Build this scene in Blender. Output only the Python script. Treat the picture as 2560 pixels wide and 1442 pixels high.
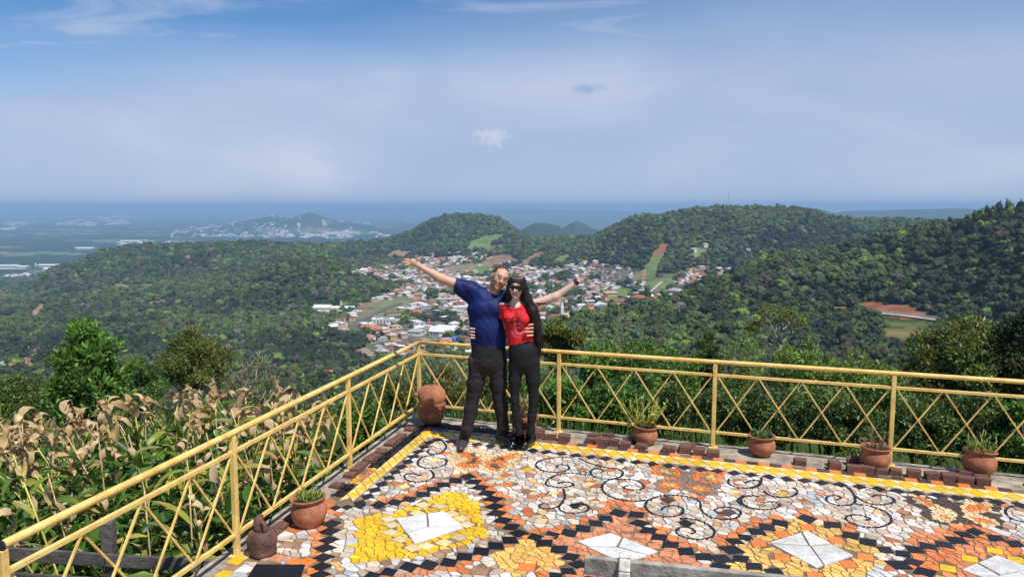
SKIP = set(''.split(','))
import bpy, bmesh, math, random, time
import numpy as np
from mathutils import Vector, Matrix, noise as mnoise
from mathutils.bvhtree import BVHTree
random.seed(7); RNG = np.random.default_rng(7)
T0 = time.time()
SC = bpy.context.scene
COL = SC.collection
for o in list(bpy.data.objects): bpy.data.objects.remove(o)

# ------------------------------------------------------------------ camera
F, CH, HY = 1900.0, 2.41, 515.0                # focal length in photo pixels, eye height, horizon row
PITCH = math.atan((721 - HY) / F)
cam = bpy.data.cameras.new('camera'); cam.sensor_width = 36; cam.lens = 36 * F / 2560
cam.clip_start = 0.05; cam.clip_end = 400000
co = bpy.data.objects.new('camera', cam); COL.objects.link(co)
co.location = (0, 0, CH); co.rotation_euler = (math.pi / 2 - PITCH, 0, 0)
SC.camera = co
SC.render.resolution_x = 1024; SC.render.resolution_y = 576
SC.view_settings.view_transform = 'Standard'; SC.view_settings.look = 'None'
SC.view_settings.exposure = 0.12; SC.view_settings.gamma = 1.0
SC.view_settings.use_curve_mapping = False

# ------------------------------------------------------------------ sky and sun
SUN_EL, SUN_AZ = math.radians(60), math.radians(140)   # azimuth clockwise from +Y (view direction)
sun_dir = Vector((math.sin(SUN_AZ) * math.cos(SUN_EL), math.cos(SUN_AZ) * math.cos(SUN_EL), math.sin(SUN_EL)))
sl = bpy.data.lights.new('sun', 'SUN'); sl.energy = 4.9; sl.angle = math.radians(0.55); sl.color = (1.0, 0.955, 0.88)
so = bpy.data.objects.new('sun', sl); COL.objects.link(so)
so.rotation_euler = sun_dir.to_track_quat('Z', 'Y').to_euler()

def N(nt, typ, loc=None, **kw):
    n = nt.nodes.new(typ)
    for k, v in kw.items(): setattr(n, k, v)
    return n
def mathn(nt, op, a, b=None, c=None, clamp=False):
    n = nt.nodes.new('ShaderNodeMath'); n.operation = op; n.use_clamp = clamp
    for i, v in enumerate((a, b, c)):
        if v is None: continue
        if isinstance(v, (int, float)): n.inputs[i].default_value = v
        else: nt.links.new(v, n.inputs[i])
    return n.outputs[0]
def ramp(nt, fac, stops, interp='LINEAR'):
    n = nt.nodes.new('ShaderNodeValToRGB'); n.color_ramp.interpolation = interp
    e = n.color_ramp.elements
    while len(e) < len(stops): e.new(0.5)
    for k, (p, c) in enumerate(stops):
        e[k].position = p; e[k].color = (c[0], c[1], c[2], 1) if isinstance(c, (tuple, list)) else (c, c, c, 1)
    nt.links.new(fac, n.inputs[0]); return n.outputs[0]

W = bpy.data.worlds.new('World'); SC.world = W; W.use_nodes = True
nt = W.node_tree; nt.nodes.clear()
out = N(nt, 'ShaderNodeOutputWorld')
sky = N(nt, 'ShaderNodeTexSky', sky_type='NISHITA'); sky.sun_disc = False
sky.sun_elevation = SUN_EL; sky.sun_rotation = SUN_AZ; sky.altitude = 1500; sky.air_density = 1.0; sky.dust_density = 0.15; sky.ozone_density = 3.5
bg = N(nt, 'ShaderNodeBackground'); bg.inputs[1].default_value = 0.11
hs = N(nt, 'ShaderNodeHueSaturation'); hs.inputs['Saturation'].default_value = 1.2
nt.links.new(sky.outputs[0], hs.inputs['Color']); nt.links.new(hs.outputs[0], bg.inputs[0])
tc = N(nt, 'ShaderNodeTexCoord'); sp = N(nt, 'ShaderNodeSeparateXYZ'); nt.links.new(tc.outputs['Generated'], sp.inputs[0])
z = mathn(nt, 'MAXIMUM', sp.outputs[2], 0.012)
cx = mathn(nt, 'DIVIDE', sp.outputs[0], z); cy = mathn(nt, 'DIVIDE', sp.outputs[1], z)   # position on a flat cloud sheet
cb = N(nt, 'ShaderNodeCombineXYZ'); nt.links.new(cx, cb.inputs[0]); nt.links.new(cy, cb.inputs[1])
def cloud_noise(scale, rot, stretch, detail, rough, off, dist=0.0):
    mp = N(nt, 'ShaderNodeMapping'); mp.inputs['Rotation'].default_value = (0, 0, rot)
    mp.inputs['Scale'].default_value = (stretch, 1, 1); mp.inputs['Location'].default_value = (off, off * .37, 0)
    nt.links.new(cb.outputs[0], mp.inputs[0])
    no = N(nt, 'ShaderNodeTexNoise'); no.inputs['Scale'].default_value = scale; no.inputs['Detail'].default_value = detail
    no.inputs['Roughness'].default_value = rough; no.inputs['Distortion'].default_value = dist
    nt.links.new(mp.outputs[0], no.inputs['Vector']); return no.outputs[0]
n1 = cloud_noise(1.15, 0.95, 0.42, 8, 0.6, 8.4, 0.9)
n2 = cloud_noise(0.42, 0.3, 0.7, 4, 0.5, 11.7, 0.3)
n3 = cloud_noise(0.16, 0.0, 0.8, 5, 0.55, 5.2, 0.2)
# thin cirrostratus sheet with a ragged near edge, and loose wisps in front of it
edge = mathn(nt, 'ADD', mathn(nt, 'ADD', cy, mathn(nt, 'MULTIPLY', cx, 0.34)), mathn(nt, 'MULTIPLY', n2, 2.6))
sheet = mathn(nt, 'DIVIDE', mathn(nt, 'SUBTRACT', edge, 4.9), 2.8, clamp=True)
sheet = mathn(nt, 'MULTIPLY', mathn(nt, 'POWER', sheet, 0.8), 0.93)
wisps = mathn(nt, 'MULTIPLY', ramp(nt, n1, [(0.50, 0), (0.70, 1.0)], 'EASE'), 0.7)
fac = mathn(nt, 'MAXIMUM', sheet, wisps)
mpd = N(nt, 'ShaderNodeMapping'); mpd.inputs['Scale'].default_value = (2.2, 2.2, 7.0); nt.links.new(tc.outputs['Generated'], mpd.inputs[0])
nd = N(nt, 'ShaderNodeTexNoise'); nd.inputs['Scale'].default_value = 1.3; nd.inputs['Detail'].default_value = 5; nd.inputs['Roughness'].default_value = 0.5; nd.inputs['Distortion'].default_value = 0.5; nt.links.new(mpd.outputs[0], nd.inputs['Vector'])
ccol = ramp(nt, nd.outputs[0], [(0.30, (0.37, 0.455, 0.665)), (0.55, (0.44, 0.515, 0.70)), (0.75, (0.56, 0.61, 0.745))])
# one small bright cumulus and a small grey shred low over the plain
def puff(px, py, rx, ry, sc, thr, nm=2.0):
    d = ray_dir(px, py); 
    ax = mathn(nt, 'DIVIDE', mathn(nt, 'SUBTRACT', sp.outputs[0], d[0]), rx); az_ = mathn(nt, 'DIVIDE', mathn(nt, 'SUBTRACT', sp.outputs[2], d[2]), ry)
    rr = mathn(nt, 'ADD', mathn(nt, 'MULTIPLY', ax, ax), mathn(nt, 'MULTIPLY', az_, az_))
    fr = mathn(nt, 'MAXIMUM', sp.outputs[1], 0.0)
    no = N(nt, 'ShaderNodeTexNoise'); no.inputs['Scale'].default_value = sc; no.inputs['Detail'].default_value = 5; nt.links.new(tc.outputs['Generated'], no.inputs['Vector'])
    q = mathn(nt, 'SUBTRACT', mathn(nt, 'MULTIPLY', no.outputs[0], nm), mathn(nt, 'ADD', rr, thr))
    return mathn(nt, 'MULTIPLY', mathn(nt, 'MULTIPLY', q, 1.5, clamp=True), mathn(nt, 'GREATER_THAN', fr, 0.5))
def ray_dir(px, py):
    x = (px - 1280) / F; y = -(py - 721) / F; v = Vector((x, math.cos(PITCH) + y * math.sin(PITCH), -math.sin(PITCH) + y * math.cos(PITCH))); return v.normalized()
pf = puff(1222, 348, 0.034, 0.020, 85, 0.95, 2.9)
gf = mathn(nt, 'MULTIPLY', puff(1470, 222, 0.030, 0.009, 45, 0.32), 0.6)
m1 = N(nt, 'ShaderNodeMix', data_type='RGBA'); nt.links.new(mathn(nt, 'MULTIPLY', pf, 0.42), m1.inputs[0]); nt.links.new(ccol, m1.inputs[6]); m1.inputs[7].default_value = (0.80, 0.77, 0.82, 1)
m2 = N(nt, 'ShaderNodeMix', data_type='RGBA'); nt.links.new(gf, m2.inputs[0]); nt.links.new(m1.outputs[2], m2.inputs[6]); m2.inputs[7].default_value = (0.24, 0.34, 0.58, 1)
cbg = N(nt, 'ShaderNodeBackground'); nt.links.new(m2.outputs[2], cbg.inputs[0]); cbg.inputs[1].default_value = 1.0
ms = N(nt, 'ShaderNodeMixShader'); nt.links.new(fac, ms.inputs[0]); nt.links.new(bg.outputs[0], ms.inputs[1]); nt.links.new(cbg.outputs[0], ms.inputs[2])
nt.links.new(ms.outputs[0], out.inputs[0])

# ------------------------------------------------------------------ geometry of the view
CP, SP = math.cos(PITCH), math.sin(PITCH)
def ray(px, py):
    x = (px - 1280) / F; y = -(py - 721) / F
    return np.array([x, CP + y * SP, -SP + y * CP])
def ground(px, py, z=0.0):                       # point of the horizontal plane z that stands behind a photo pixel
    d = ray(px, py); return d * ((z - CH) / d[2]) + np.array([0, 0, CH])
def atY(px, py, Y):
    d = ray(px, py); return d * (Y / d[1]) + np.array([0, 0, CH])
def proj(p):
    p = np.asarray(p, float); X, Y, Z = p[..., 0], p[..., 1], p[..., 2] - CH
    zc = Y * CP - Z * SP; yc = Y * SP + Z * CP
    zc = np.where(zc > 1e-3, zc, 1e-3)
    return 1280 + F * X / zc, 721 - F * yc / zc

# ------------------------------------------------------------------ helpers
def tag(o, label=None, cat=None, group=None, kind=None):
    if label: o['label'] = label
    if cat: o['category'] = cat
    if group: o['group'] = group
    if kind: o['kind'] = kind
    return o
def empty(name, loc=(0, 0, 0), rz=0.0):
    o = bpy.data.objects.new(name, None); COL.objects.link(o); o.location = loc; o.rotation_euler = (0, 0, rz)
    o.empty_display_size = 0.1; return o
def link(name, me, parent=None, mat=None, loc=None):
    o = bpy.data.objects.new(name, me); COL.objects.link(o)
    if mat is not None and not me.materials: me.materials.append(mat)
    if parent is not None: o.parent = parent
    if loc is not None: o.location = loc
    return o
def np_mesh(name, co_, faces, smooth=False):
    """faces: (M,k) int array (all faces the same size)"""
    co_ = np.asarray(co_, np.float32); faces = np.asarray(faces, np.int32)
    me = bpy.data.meshes.new(name); nv = len(co_); nf, k = faces.shape
    me.vertices.add(nv); me.vertices.foreach_set('co', co_.ravel())
    me.loops.add(nf * k); me.loops.foreach_set('vertex_index', faces.ravel())
    me.polygons.add(nf); me.polygons.foreach_set('loop_start', np.arange(0, nf * k, k, dtype=np.int32))
    if smooth: me.polygons.foreach_set('use_smooth', np.ones(nf, bool))
    me.update(calc_edges=True); return me
def py_mesh(name, verts, faces, smooth=False):
    me = bpy.data.meshes.new(name); me.from_pydata([tuple(map(float, v)) for v in verts], [], faces); me.update()
    if smooth: me.polygons.foreach_set('use_smooth', [True] * len(me.polygons))
    return me
def vcol(me, name, cols):
    a = me.attributes.new(name, 'FLOAT_COLOR', 'POINT')
    c = np.ones((len(me.vertices), 4), np.float32); c[:, :3] = cols
    a.data.foreach_set('color', c.ravel())
class MB:
    """collects pieces into one mesh"""
    def __init__(s): s.v = []; s.f = []; s.m = []
    def add(s, v, f, mi=0):
        n = len(s.v); s.v += [tuple(map(float, p)) for p in v]; s.f += [tuple(i + n for i in q) for q in f]; s.m += [mi] * len(f); return s
    def box(s, c, size, R=None, mi=0):
        c = np.asarray(c, float); h = np.asarray(size, float) / 2
        P = np.array([[x, y, z] for x in (-1, 1) for y in (-1, 1) for z in (-1, 1)]) * h
        if R is not None: P = P @ np.asarray(R).T
        return s.add(P + c, [(0, 1, 3, 2), (4, 6, 7, 5), (0, 4, 5, 1), (2, 3, 7, 6), (0, 2, 6, 4), (1, 5, 7, 3)], mi)
    def bar(s, a, b, w, h, up=(0, 0, 1), mi=0):
        a = np.asarray(a, float); b = np.asarray(b, float); d = b - a; L = np.linalg.norm(d); d /= L
        u = np.asarray(up, float); x = np.cross(d, u)
        if np.linalg.norm(x) < 1e-6: x = np.cross(d, (1, 0, 0))
        x /= np.linalg.norm(x); u = np.cross(x, d)
        return s.box((a + b) / 2, (w, L, h), np.stack([x, d, u], 1), mi)
    def tube(s, pts, rad, seg=8, caps=True, mi=0, closed=False):
        pts = np.asarray(pts, float); n = len(pts); rad = np.broadcast_to(np.asarray(rad, float), (n,))
        T = np.gradient(pts, axis=0); T /= np.linalg.norm(T, axis=1)[:, None] + 1e-12
        ref = np.array([0, 0, 1.0]) if abs(T[0][2]) < .9 else np.array([1.0, 0, 0])
        u = np.cross(T[0], ref); u /= np.linalg.norm(u); V = []; Fc = []
        for i in range(n):
            u = u - T[i] * np.dot(u, T[i]); u /= np.linalg.norm(u) + 1e-12; w = np.cross(T[i], u)
            for k in range(seg):
                a = 2 * math.pi * k / seg; V.append(pts[i] + rad[i] * (math.cos(a) * u + math.sin(a) * w))
        for i in range(n - 1):
            for k in range(seg):
                k2 = (k + 1) % seg; Fc.append((i * seg + k, i * seg + k2, (i + 1) * seg + k2, (i + 1) * seg + k))
        if caps: Fc.append(tuple(range(seg))[::-1]); Fc.append(tuple((n - 1) * seg + k for k in range(seg)))
        return s.add(V, Fc, mi)
    def lathe(s, prof, c=(0, 0, 0), seg=28, mi=0, wob=None):
        V = []; Fc = []; c = np.asarray(c, float)
        for (r, z) in prof:
            for k in range(seg):
                a = 2 * math.pi * k / seg; rr = r * (1 + (wob(a, z) if wob else 0)); V.append(c + (rr * math.cos(a), rr * math.sin(a), z))
        for i in range(len(prof) - 1):
            for k in range(seg):
                k2 = (k + 1) % seg; Fc.append((i * seg + k, i * seg + k2, (i + 1) * seg + k2, (i + 1) * seg + k))
        Fc.append(tuple(range(seg))[::-1])
        return s.add(V, Fc, mi)
    def mesh(s, name, smooth=False): 
        me = py_mesh(name, s.v, s.f, smooth)
        if any(s.m): me.polygons.foreach_set('material_index', s.m)
        return me
    def build(s, name, mat, parent=None, smooth=False, bevel=0.0, loc=None):
        me = s.mesh(name, smooth)
        for m_ in (mat if isinstance(mat, (list, tuple)) else [mat]): me.materials.append(m_)
        o = link(name, me, parent, loc=loc)
        if bevel:
            b = o.modifiers.new('bevel', 'BEVEL'); b.width = bevel; b.segments = 2; b.limit_method = 'ANGLE'
        return o
def copy_tree(o, parent=None, loc=None, rz=None):
    c = o.copy(); COL.objects.link(c); c.parent = parent
    if loc is not None: c.location = loc
    if rz is not None: c.rotation_euler = (0, 0, rz)
    for ch in list(o.children):
        copy_tree(ch, c)
    return c

# ------------------------------------------------------------------ materials
def mat(name, col, rough=0.7, var=0.15, scale=6.0, bump=0.0, bscale=40.0, metallic=0.0, spec=0.5, col2=None, detail=5, coat=0.0, trans=0.0):
    """principled material: colour broken up by noise, optional bump"""
    m = bpy.data.materials.new(name); m.use_nodes = True; t = m.node_tree; b = t.nodes['Principled BSDF']
    b.inputs['Roughness'].default_value = rough; b.inputs['Metallic'].default_value = metallic
    b.inputs['Specular IOR Level'].default_value = spec
    if coat: b.inputs['Coat Weight'].default_value = coat
    tcn = N(t, 'ShaderNodeTexCoord')
    no = N(t, 'ShaderNodeTexNoise'); no.inputs['Scale'].default_value = scale; no.inputs['Detail'].default_value = detail; no.inputs['Roughness'].default_value = 0.6
    t.links.new(tcn.outputs['Object'], no.inputs['Vector'])
    c2 = col2 or tuple(c * (1 - var * 2.2) for c in col)
    c1 = tuple(min(1, c * (1 + var)) for c in col)
    o_ = ramp(t, no.outputs[0], [(0.32, c2), (0.66, c1)])
    t.links.new(o_, b.inputs['Base Color'])
    if bump:
        n2_ = N(t, 'ShaderNodeTexNoise'); n2_.inputs['Scale'].default_value = bscale; n2_.inputs['Detail'].default_value = 4
        t.links.new(tcn.outputs['Object'], n2_.inputs['Vector'])
        bp = N(t, 'ShaderNodeBump'); bp.inputs['Strength'].default_value = bump; bp.inputs['Distance'].default_value = 0.02
        t.links.new(n2_.outputs[0], bp.inputs['Height']); t.links.new(bp.outputs[0], b.inputs['Normal'])
    m['b'] = 1
    return m
def attr_mat(name, attr='col', rough=0.7, var=0.2, scale=20.0, spec=0.4, atype='GEOMETRY', bump=0.0, bscale=60, coat=0.0, sheen=0.0, randhue=0.0):
    """colour from a colour attribute, broken up by noise"""
    m = bpy.data.materials.new(name); m.use_nodes = True; t = m.node_tree; b = t.nodes['Principled BSDF']
    b.inputs['Roughness'].default_value = rough; b.inputs['Specular IOR Level'].default_value = spec
    if coat: b.inputs['Coat Weight'].default_value = coat
    at = N(t, 'ShaderNodeAttribute'); at.attribute_name = attr; at.attribute_type = atype
    tcn = N(t, 'ShaderNodeTexCoord'); no = N(t, 'ShaderNodeTexNoise'); no.inputs['Scale'].default_value = scale; no.inputs['Detail'].default_value = 4
    t.links.new(tcn.outputs['Object'], no.inputs['Vector'])
    f = ramp(t, no.outputs[0], [(0.3, 1 - var), (0.7, 1 + var)])
    mx = N(t, 'ShaderNodeMix', data_type='RGBA', blend_type='MULTIPLY'); mx.inputs[0].default_value = 1.0
    t.links.new(at.outputs['Color'], mx.inputs[6]); t.links.new(f, mx.inputs[7]); t.links.new(mx.outputs[2], b.inputs['Base Color'])
    if bump:
        n2_ = N(t, 'ShaderNodeTexNoise'); n2_.inputs['Scale'].default_value = bscale; n2_.inputs['Detail'].default_value = 4
        t.links.new(tcn.outputs['Object'], n2_.inputs['Vector'])
        bp = N(t, 'ShaderNodeBump'); bp.inputs['Strength'].default_value = bump; bp.inputs['Distance'].default_value = 0.02
        t.links.new(n2_.outputs[0], bp.inputs['Height']); t.links.new(bp.outputs[0], b.inputs['Normal'])
    return m
def leaf_mat(name, attr='col', rough=0.45, spec=0.4, trans=0.35, atype='GEOMETRY'):
    """leaf: diffuse + gloss with some light coming through"""
    m = bpy.data.materials.new(name); m.use_nodes = True; t = m.node_tree; b = t.nodes['Principled BSDF']; out_ = t.nodes['Material Output']
    b.inputs['Roughness'].default_value = rough; b.inputs['Specular IOR Level'].default_value = spec
    at = N(t, 'ShaderNodeAttribute'); at.attribute_name = attr; at.attribute_type = atype
    t.links.new(at.outputs['Color'], b.inputs['Base Color'])
    tr = N(t, 'ShaderNodeBsdfTranslucent'); hs_ = N(t, 'ShaderNodeHueSaturation'); hs_.inputs['Value'].default_value = 1.35; hs_.inputs['Hue'].default_value = 0.485
    t.links.new(at.outputs['Color'], hs_.inputs['Color']); t.links.new(hs_.outputs[0], tr.inputs[0])
    mx = N(t, 'ShaderNodeMixShader'); mx.inputs[0].default_value = trans
    t.links.new(b.outputs[0], mx.inputs[1]); t.links.new(tr.outputs[0], mx.inputs[2]); t.links.new(mx.outputs[0], out_.inputs[0])
    return m
# value noise on numpy arrays
def _hash(ix, iy, seed):
    h = (ix.astype(np.int64) * 374761393 + iy.astype(np.int64) * 668265263 + seed * 1442695041) & 0x7fffffff
    h = ((h ^ (h >> 13)) * 1274126177) & 0x7fffffff
    return ((h ^ (h >> 16)) & 0xffff) / 65535.0
def vnoise(x, y, seed=0):
    x = np.asarray(x, float); y = np.asarray(y, float); ix = np.floor(x); iy = np.floor(y); fx = x - ix; fy = y - iy
    fx = fx * fx * (3 - 2 * fx); fy = fy * fy * (3 - 2 * fy)
    a = _hash(ix, iy, seed); b = _hash(ix + 1, iy, seed); c = _hash(ix, iy + 1, seed); d = _hash(ix + 1, iy + 1, seed)
    return (a * (1 - fx) + b * fx) * (1 - fy) + (c * (1 - fx) + d * fx) * fy
def fbm(x, y, seed=0, oct=4):
    s = 0; a = 0.5
    for k in range(oct): s = s + a * vnoise(x * 2 ** k, y * 2 ** k, seed + k * 17); a *= 0.5
    return s - 0.5 + a
def in_poly(px, py, poly):
    px = np.asarray(px); py = np.asarray(py); r = np.zeros(px.shape, bool); n = len(poly)
    for i in range(n):
        x1, y1 = poly[i]; x2, y2 = poly[(i + 1) % n]
        if y1 == y2: continue
        c = ((y1 > py) != (y2 > py)) & (px < (x2 - x1) * (py - y1) / (y2 - y1) + x1)
        r ^= c
    return r
def smooth01(t): t = np.clip(t, 0, 1); return t * t * (3 - 2 * t)
# ================================================================== terrain
def az_of(px, py=560.0):
    d = ray(px, py); return math.atan2(d[0], d[1])
def z_of(px, py, r):
    d = ray(px, py); return CH + r * d[2] / math.hypot(d[0], d[1])
PLAIN = -430.0
_bpx = [-400, 0, 300, 600, 900, 1200, 1400, 1600, 2000, 2300, 2600, 3000]
_br = [0, 14, 30, 100, 300, 600, 800, 1000, 1500, 2000, 2800, 3600, 5000, 8000, 90000]
_bz = np.array([  # rows r, columns px
 [-1.1, -1.1, -1.1, -1.0, -.8, -.5, -.45, -.45, -.45, -.45, -.45, -.45],
 [-1.5, -1.6, -1.6, -1.5, -1.3, -1.2, -1.3, -1.4, -1.5, -1.5, -1.5, -1.5],
 [-4, -5, -6, -6.5, -7, -7.5, -7, -6.5, -6, -5, -5, -5],
 [-24, -28, -29, -30, -31, -31, -31, -31, -28, -27, -27, -26],
 [-80, -86, -90, -93, -95, -95, -92, -88, -76, -70, -66, -60],
 [-140, -152, -160, -164, -165, -160, -132, -116, -110, -108, -100, -90],
 [-165, -176, -180, -181, -182, -182, -158, -140, -118, -112, -100, -80],
 [-185, -191, -193, -192, -190, -192, -184, -168, -140, -118, -100, -80],
 [-212, -215, -214, -204, -199, -198, -198, -196, -188, -160, -140, -120],
 [-240, -240, -232, -212, -200, -196, -196, -196, -196, -190, -180, -170],
 [-300, -292, -262, -226, -205, -190, -190, -195, -200, -210, -220, -220],
 [-360, -350, -310, -270, -240, -220, -215, -215, -230, -250, -260, -260],
 [-425, -420, -410, -380, -350, -330, -330, -330, -340, -360, -360, -360],
 [-430]*12, [-430]*12], float)
_baz = np.array([az_of(p) for p in _bpx]); _blr = np.log(np.array(_br) + 8.0)
def base_z(az, r):
    u = np.interp(az, _baz, np.arange(len(_baz))); v = np.interp(np.log(r + 8.0), _blr, np.arange(len(_blr)))
    iu = np.clip(u.astype(int), 0, len(_baz) - 2); iv = np.clip(v.astype(int), 0, len(_blr) - 2); fu = smooth01(u - iu); fv = v - iv
    return (_bz[iv, iu] * (1 - fu) + _bz[iv, iu + 1] * fu) * (1 - fv) + (_bz[iv + 1, iu] * (1 - fu) + _bz[iv + 1, iu + 1] * fu) * fv
# crest lines: (px, py, distance), width in front, width behind
LAYERS = [
 ([(1300,838,690),(1400,832,720),(1500,792,800),(1600,768,850),(1700,745,900),(1800,712,950),(1880,672,1030),(1960,650,1100),(2050,645,1130),(2180,618,1150),(2280,590,1150),(2400,574,1130),(2480,560,1090),(2560,548,1060),(2700,530,1020),(3000,500,1000)], 420, 420),
 ([(1300,612,3000),(1380,602,2950),(1440,603,2900),(1490,596,2800),(1530,572,2700),(1570,556,2650),(1620,545,2600),(1650,546,2600),(1690,538,2600),(1740,529,2600),(1800,527,2600),(1900,528,2600),(1990,530,2600),(2040,540,2600),(2080,550,2600),(2130,560,2650),(2200,560,2700),(2260,559,2700),(2350,566,2700),(2500,572,2700)], 900, 900),
 ([(870,625,4000),(950,603,4000),(1030,584,3950),(1060,564,3900),(1100,549,3850),(1160,540,3800),(1190,543,3800),(1240,550,3750),(1270,566,3700),(1290,584,3650),(1340,612,3500)], 950, 1200),
 ([(1290,590,6500),(1310,570,6500),(1340,557,6500),(1365,558,6500),(1390,563,6500),(1420,577,6500),(1450,586,6500)], 900, 900),
 ([(1390,585,8200),(1415,566,8200),(1440,552,8200),(1462,560,8200),(1480,572,8200),(1520,585,8200)], 900, 1000),
 ([(140,680,3300),(200,662,3300),(260,637,3300),(320,621,3300),(400,617,3300),(500,619,3250),(600,618,3200),(700,617,3200),(800,616,3300),(900,614,3500),(1000,622,3600)], 1300, 900),
 ([(520,760,1800),(580,725,1850),(640,694,1900),(700,666,1950),(800,655,2000),(870,668,2000),(950,702,1900),(1010,728,1800),(1070,775,1700)], 520, 600),
 ([(1950,530,14000),(2010,517,14000),(2060,526,14000),(2090,533,14000),(2110,528,14000),(2200,526,14000),(2300,523,14000),(2400,521,14000),(2480,525,14000),(2700,523,14000)], 2500, 3000),
 ([(690,556,14000),(740,543,14000),(775,531,14000),(800,540,14000),(835,552,14000),(900,560,14000)], 1200, 2000),
 ([(600,556,14800),(650,546,14800),(690,539,14800),(725,547,14800),(760,558,14800)], 1200, 2000),
 ([(780,527,38000),(850,519,38000),(930,519,38000),(1000,521,38000),(1150,519,38000),(1350,523,38000)], 6000, 6000),
 ([(1200,530,27000),(1300,525,27000),(1500,527,27000),(1700,530,27000)], 4000, 6000),
]
LAY = []
for pts, wf, wb in LAYERS:
    a = np.array([az_of(p, q) for p, q, r in pts]); r = np.array([r for p, q, r in pts], float); zc = np.array([z_of(*t) for t in pts])
    LAY.append((a, r, zc, wf, wb))
def terr(az, r):
    az = np.asarray(az, float); r = np.asarray(r, float)
    b = base_z(az, r); z = b.copy()
    for a, rc, zc, wf, wb in LAY:
        R = np.interp(az, a, rc); Z = np.interp(az, a, zc)
        ext = 0.035                                             # falls away beyond the ends of the crest
        e = np.clip((a[0] - az) / ext, 0, 1) + np.clip((az - a[-1]) / ext, 0, 1)
        t = np.where(r < R, (R - r) / wf, (r - R) / wb)
        s = (1 - smooth01(t)) * (1 - smooth01(e))
        h = b + (Z - b) * s
        k = 0.006 * np.minimum(r, 4000) + 0.1
        d = np.clip(0.5 + 0.5 * (h - z) / k, 0, 1)
        z = np.where(s > 0, z + (h - z) * d + k * d * (1 - d), z)
    x = r * np.sin(az); y = r * np.cos(az)
    amp = np.clip((r - 60) / 600, 0, 1) * np.clip(1.3 - r / 9000, 0.25, 1)
    z = z + amp * (fbm(x / 330, y / 330, 5) * 34 + fbm(x / 90, y / 90, 9, 3) * 9) * np.clip(1 - town_mask(az, r), 0.12, 1)
    z = z + np.clip((r - 9000) / 15000, 0, 1) * fbm(x / 5200, y / 5200, 31) * 90
    return z
def town_mask(az, r):
    a = np.asarray(az)
    m = smooth01((r - 850) / 200) * smooth01((2750 - r) / 400) * smooth01((a - az_of(820)) / .06) * smooth01((az_of(1850) - a) / .06)
    return m
def terr_xy(x, y): return terr(np.arctan2(x, y), np.hypot(x, y))
def terr_hit(px, py, rmin=80.0, rmax=30000.0):
    """first terrain point behind a pixel"""
    d = ray(px, py); h = math.hypot(d[0], d[1]); az = math.atan2(d[0], d[1]); sl_ = d[2] / h
    r = np.exp(np.linspace(math.log(rmin), math.log(rmax), 1400))
    f = terr(np.full(r.shape, az), r) - (CH + sl_ * r); i = np.argmax(f > 0)
    if f[i] <= 0: return None
    if i > 0:
        t = f[i - 1] / (f[i - 1] - f[i]); R = r[i - 1] + (r[i] - r[i - 1]) * t
    else: R = r[0]
    return np.array([R * math.sin(az), R * math.cos(az), float(terr(np.array([az]), np.array([R]))[0])])

# land cover by photo pixel (only where the photo shows open ground), all inside a distance band
FIELDS = [ # polygon, colour, rmin, rmax
 ([(1165,622),(1175,602),(1215,586),(1262,582),(1250,600),(1225,612),(1232,628)], (0.13,0.19,0.055), 2300, 4200),
 ([(1225,618),(1240,610),(1262,612),(1250,625)], (0.26,0.15,0.09), 2300, 4200),
 ([(960,640),(985,624),(1050,628),(1000,645)], (0.24,0.18,0.11), 2200, 4500),
 ([(1595,690),(1622,650),(1648,610),(1674,607),(1668,632),(1640,690),(1612,712)], (0.125,0.17,0.055), 1500, 3300),
 ([(1632,636),(1648,609),(1674,607),(1667,634)], (0.22,0.105,0.06), 1500, 3300),
 ([(1603,685),(1614,668),(1612,700),(1606,706)], (0.30,0.20,0.12), 1500, 3300),
 ([(1290,665),(1318,642),(1340,628),(1374,626),(1360,640),(1338,644),(1320,662)], (0.24,0.16,0.10), 1500, 3500),
 ([(1380,655),(1398,636),(1424,636),(1412,652)], (0.15,0.19,0.06), 1500, 3500),
 ([(1272,632),(1300,652),(1225,668),(1200,655),(1230,640)], (0.25,0.16,0.10), 1500, 3500),
 ([(1110,668),(1180,655),(1200,672),(1120,690)], (0.22,0.19,0.11), 1500, 3500),
 ([(1180,672),(1210,660),(1235,672),(1205,688)], (0.12,0.20,0.05), 1500, 3500),
 ([(2148,757),(2175,752),(2260,760),(2320,785),(2358,800),(2250,795),(2170,775)], (0.25,0.105,0.055), 500, 1100),
 ([(2200,838),(2210,822),(2290,818),(2330,835),(2260,850)], (0.17,0.145,0.06), 400, 1100),
 ([(2200,800),(2330,806),(2340,822),(2230,815)], (0.11,0.135,0.045), 400, 1100),
 ([(245,716),(300,708),(330,713),(395,705),(380,716),(300,722)], (0.25,0.20,0.10), 1500, 4000),
 ([(440,642),(480,634),(478,646)], (0.33,0.20,0.12), 2000, 4500),
 ([(170,672),(190,676),(215,700),(205,705),(185,690)], (0.20,0.20,0.10), 1500, 4000),
 ([(75,775),(115,748),(118,762),(85,800)], (0.27,0.18,0.11), 800, 3000),
 ([(350,760),(420,745),(420,760),(370,770)], (0.17,0.16,0.08), 1000, 3500),
 ([(55,900),(70,885),(95,915),(90,925)], (0.34,0.20,0.12), 500, 1500),
 ([(1010,668),(1050,648),(1062,662),(1030,676)], (0.14,0.18,0.06), 1500, 3500),
 ([(1720,640),(1735,622),(1765,614),(1770,630),(1745,645)], (0.15,0.19,0.07), 1500, 3000),
 ([(880,770),(1010,740),(1040,752),(960,790),(905,800)], (0.17,0.18,0.09), 800, 2500),
 ([(1600,712),(1660,690),(1700,700),(1650,730)], (0.13,0.18,0.06), 1200, 3000),
 ([(1500,735),(1560,715),(1580,730),(1530,760)], (0.14,0.20,0.06), 1000, 2600),
]
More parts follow.
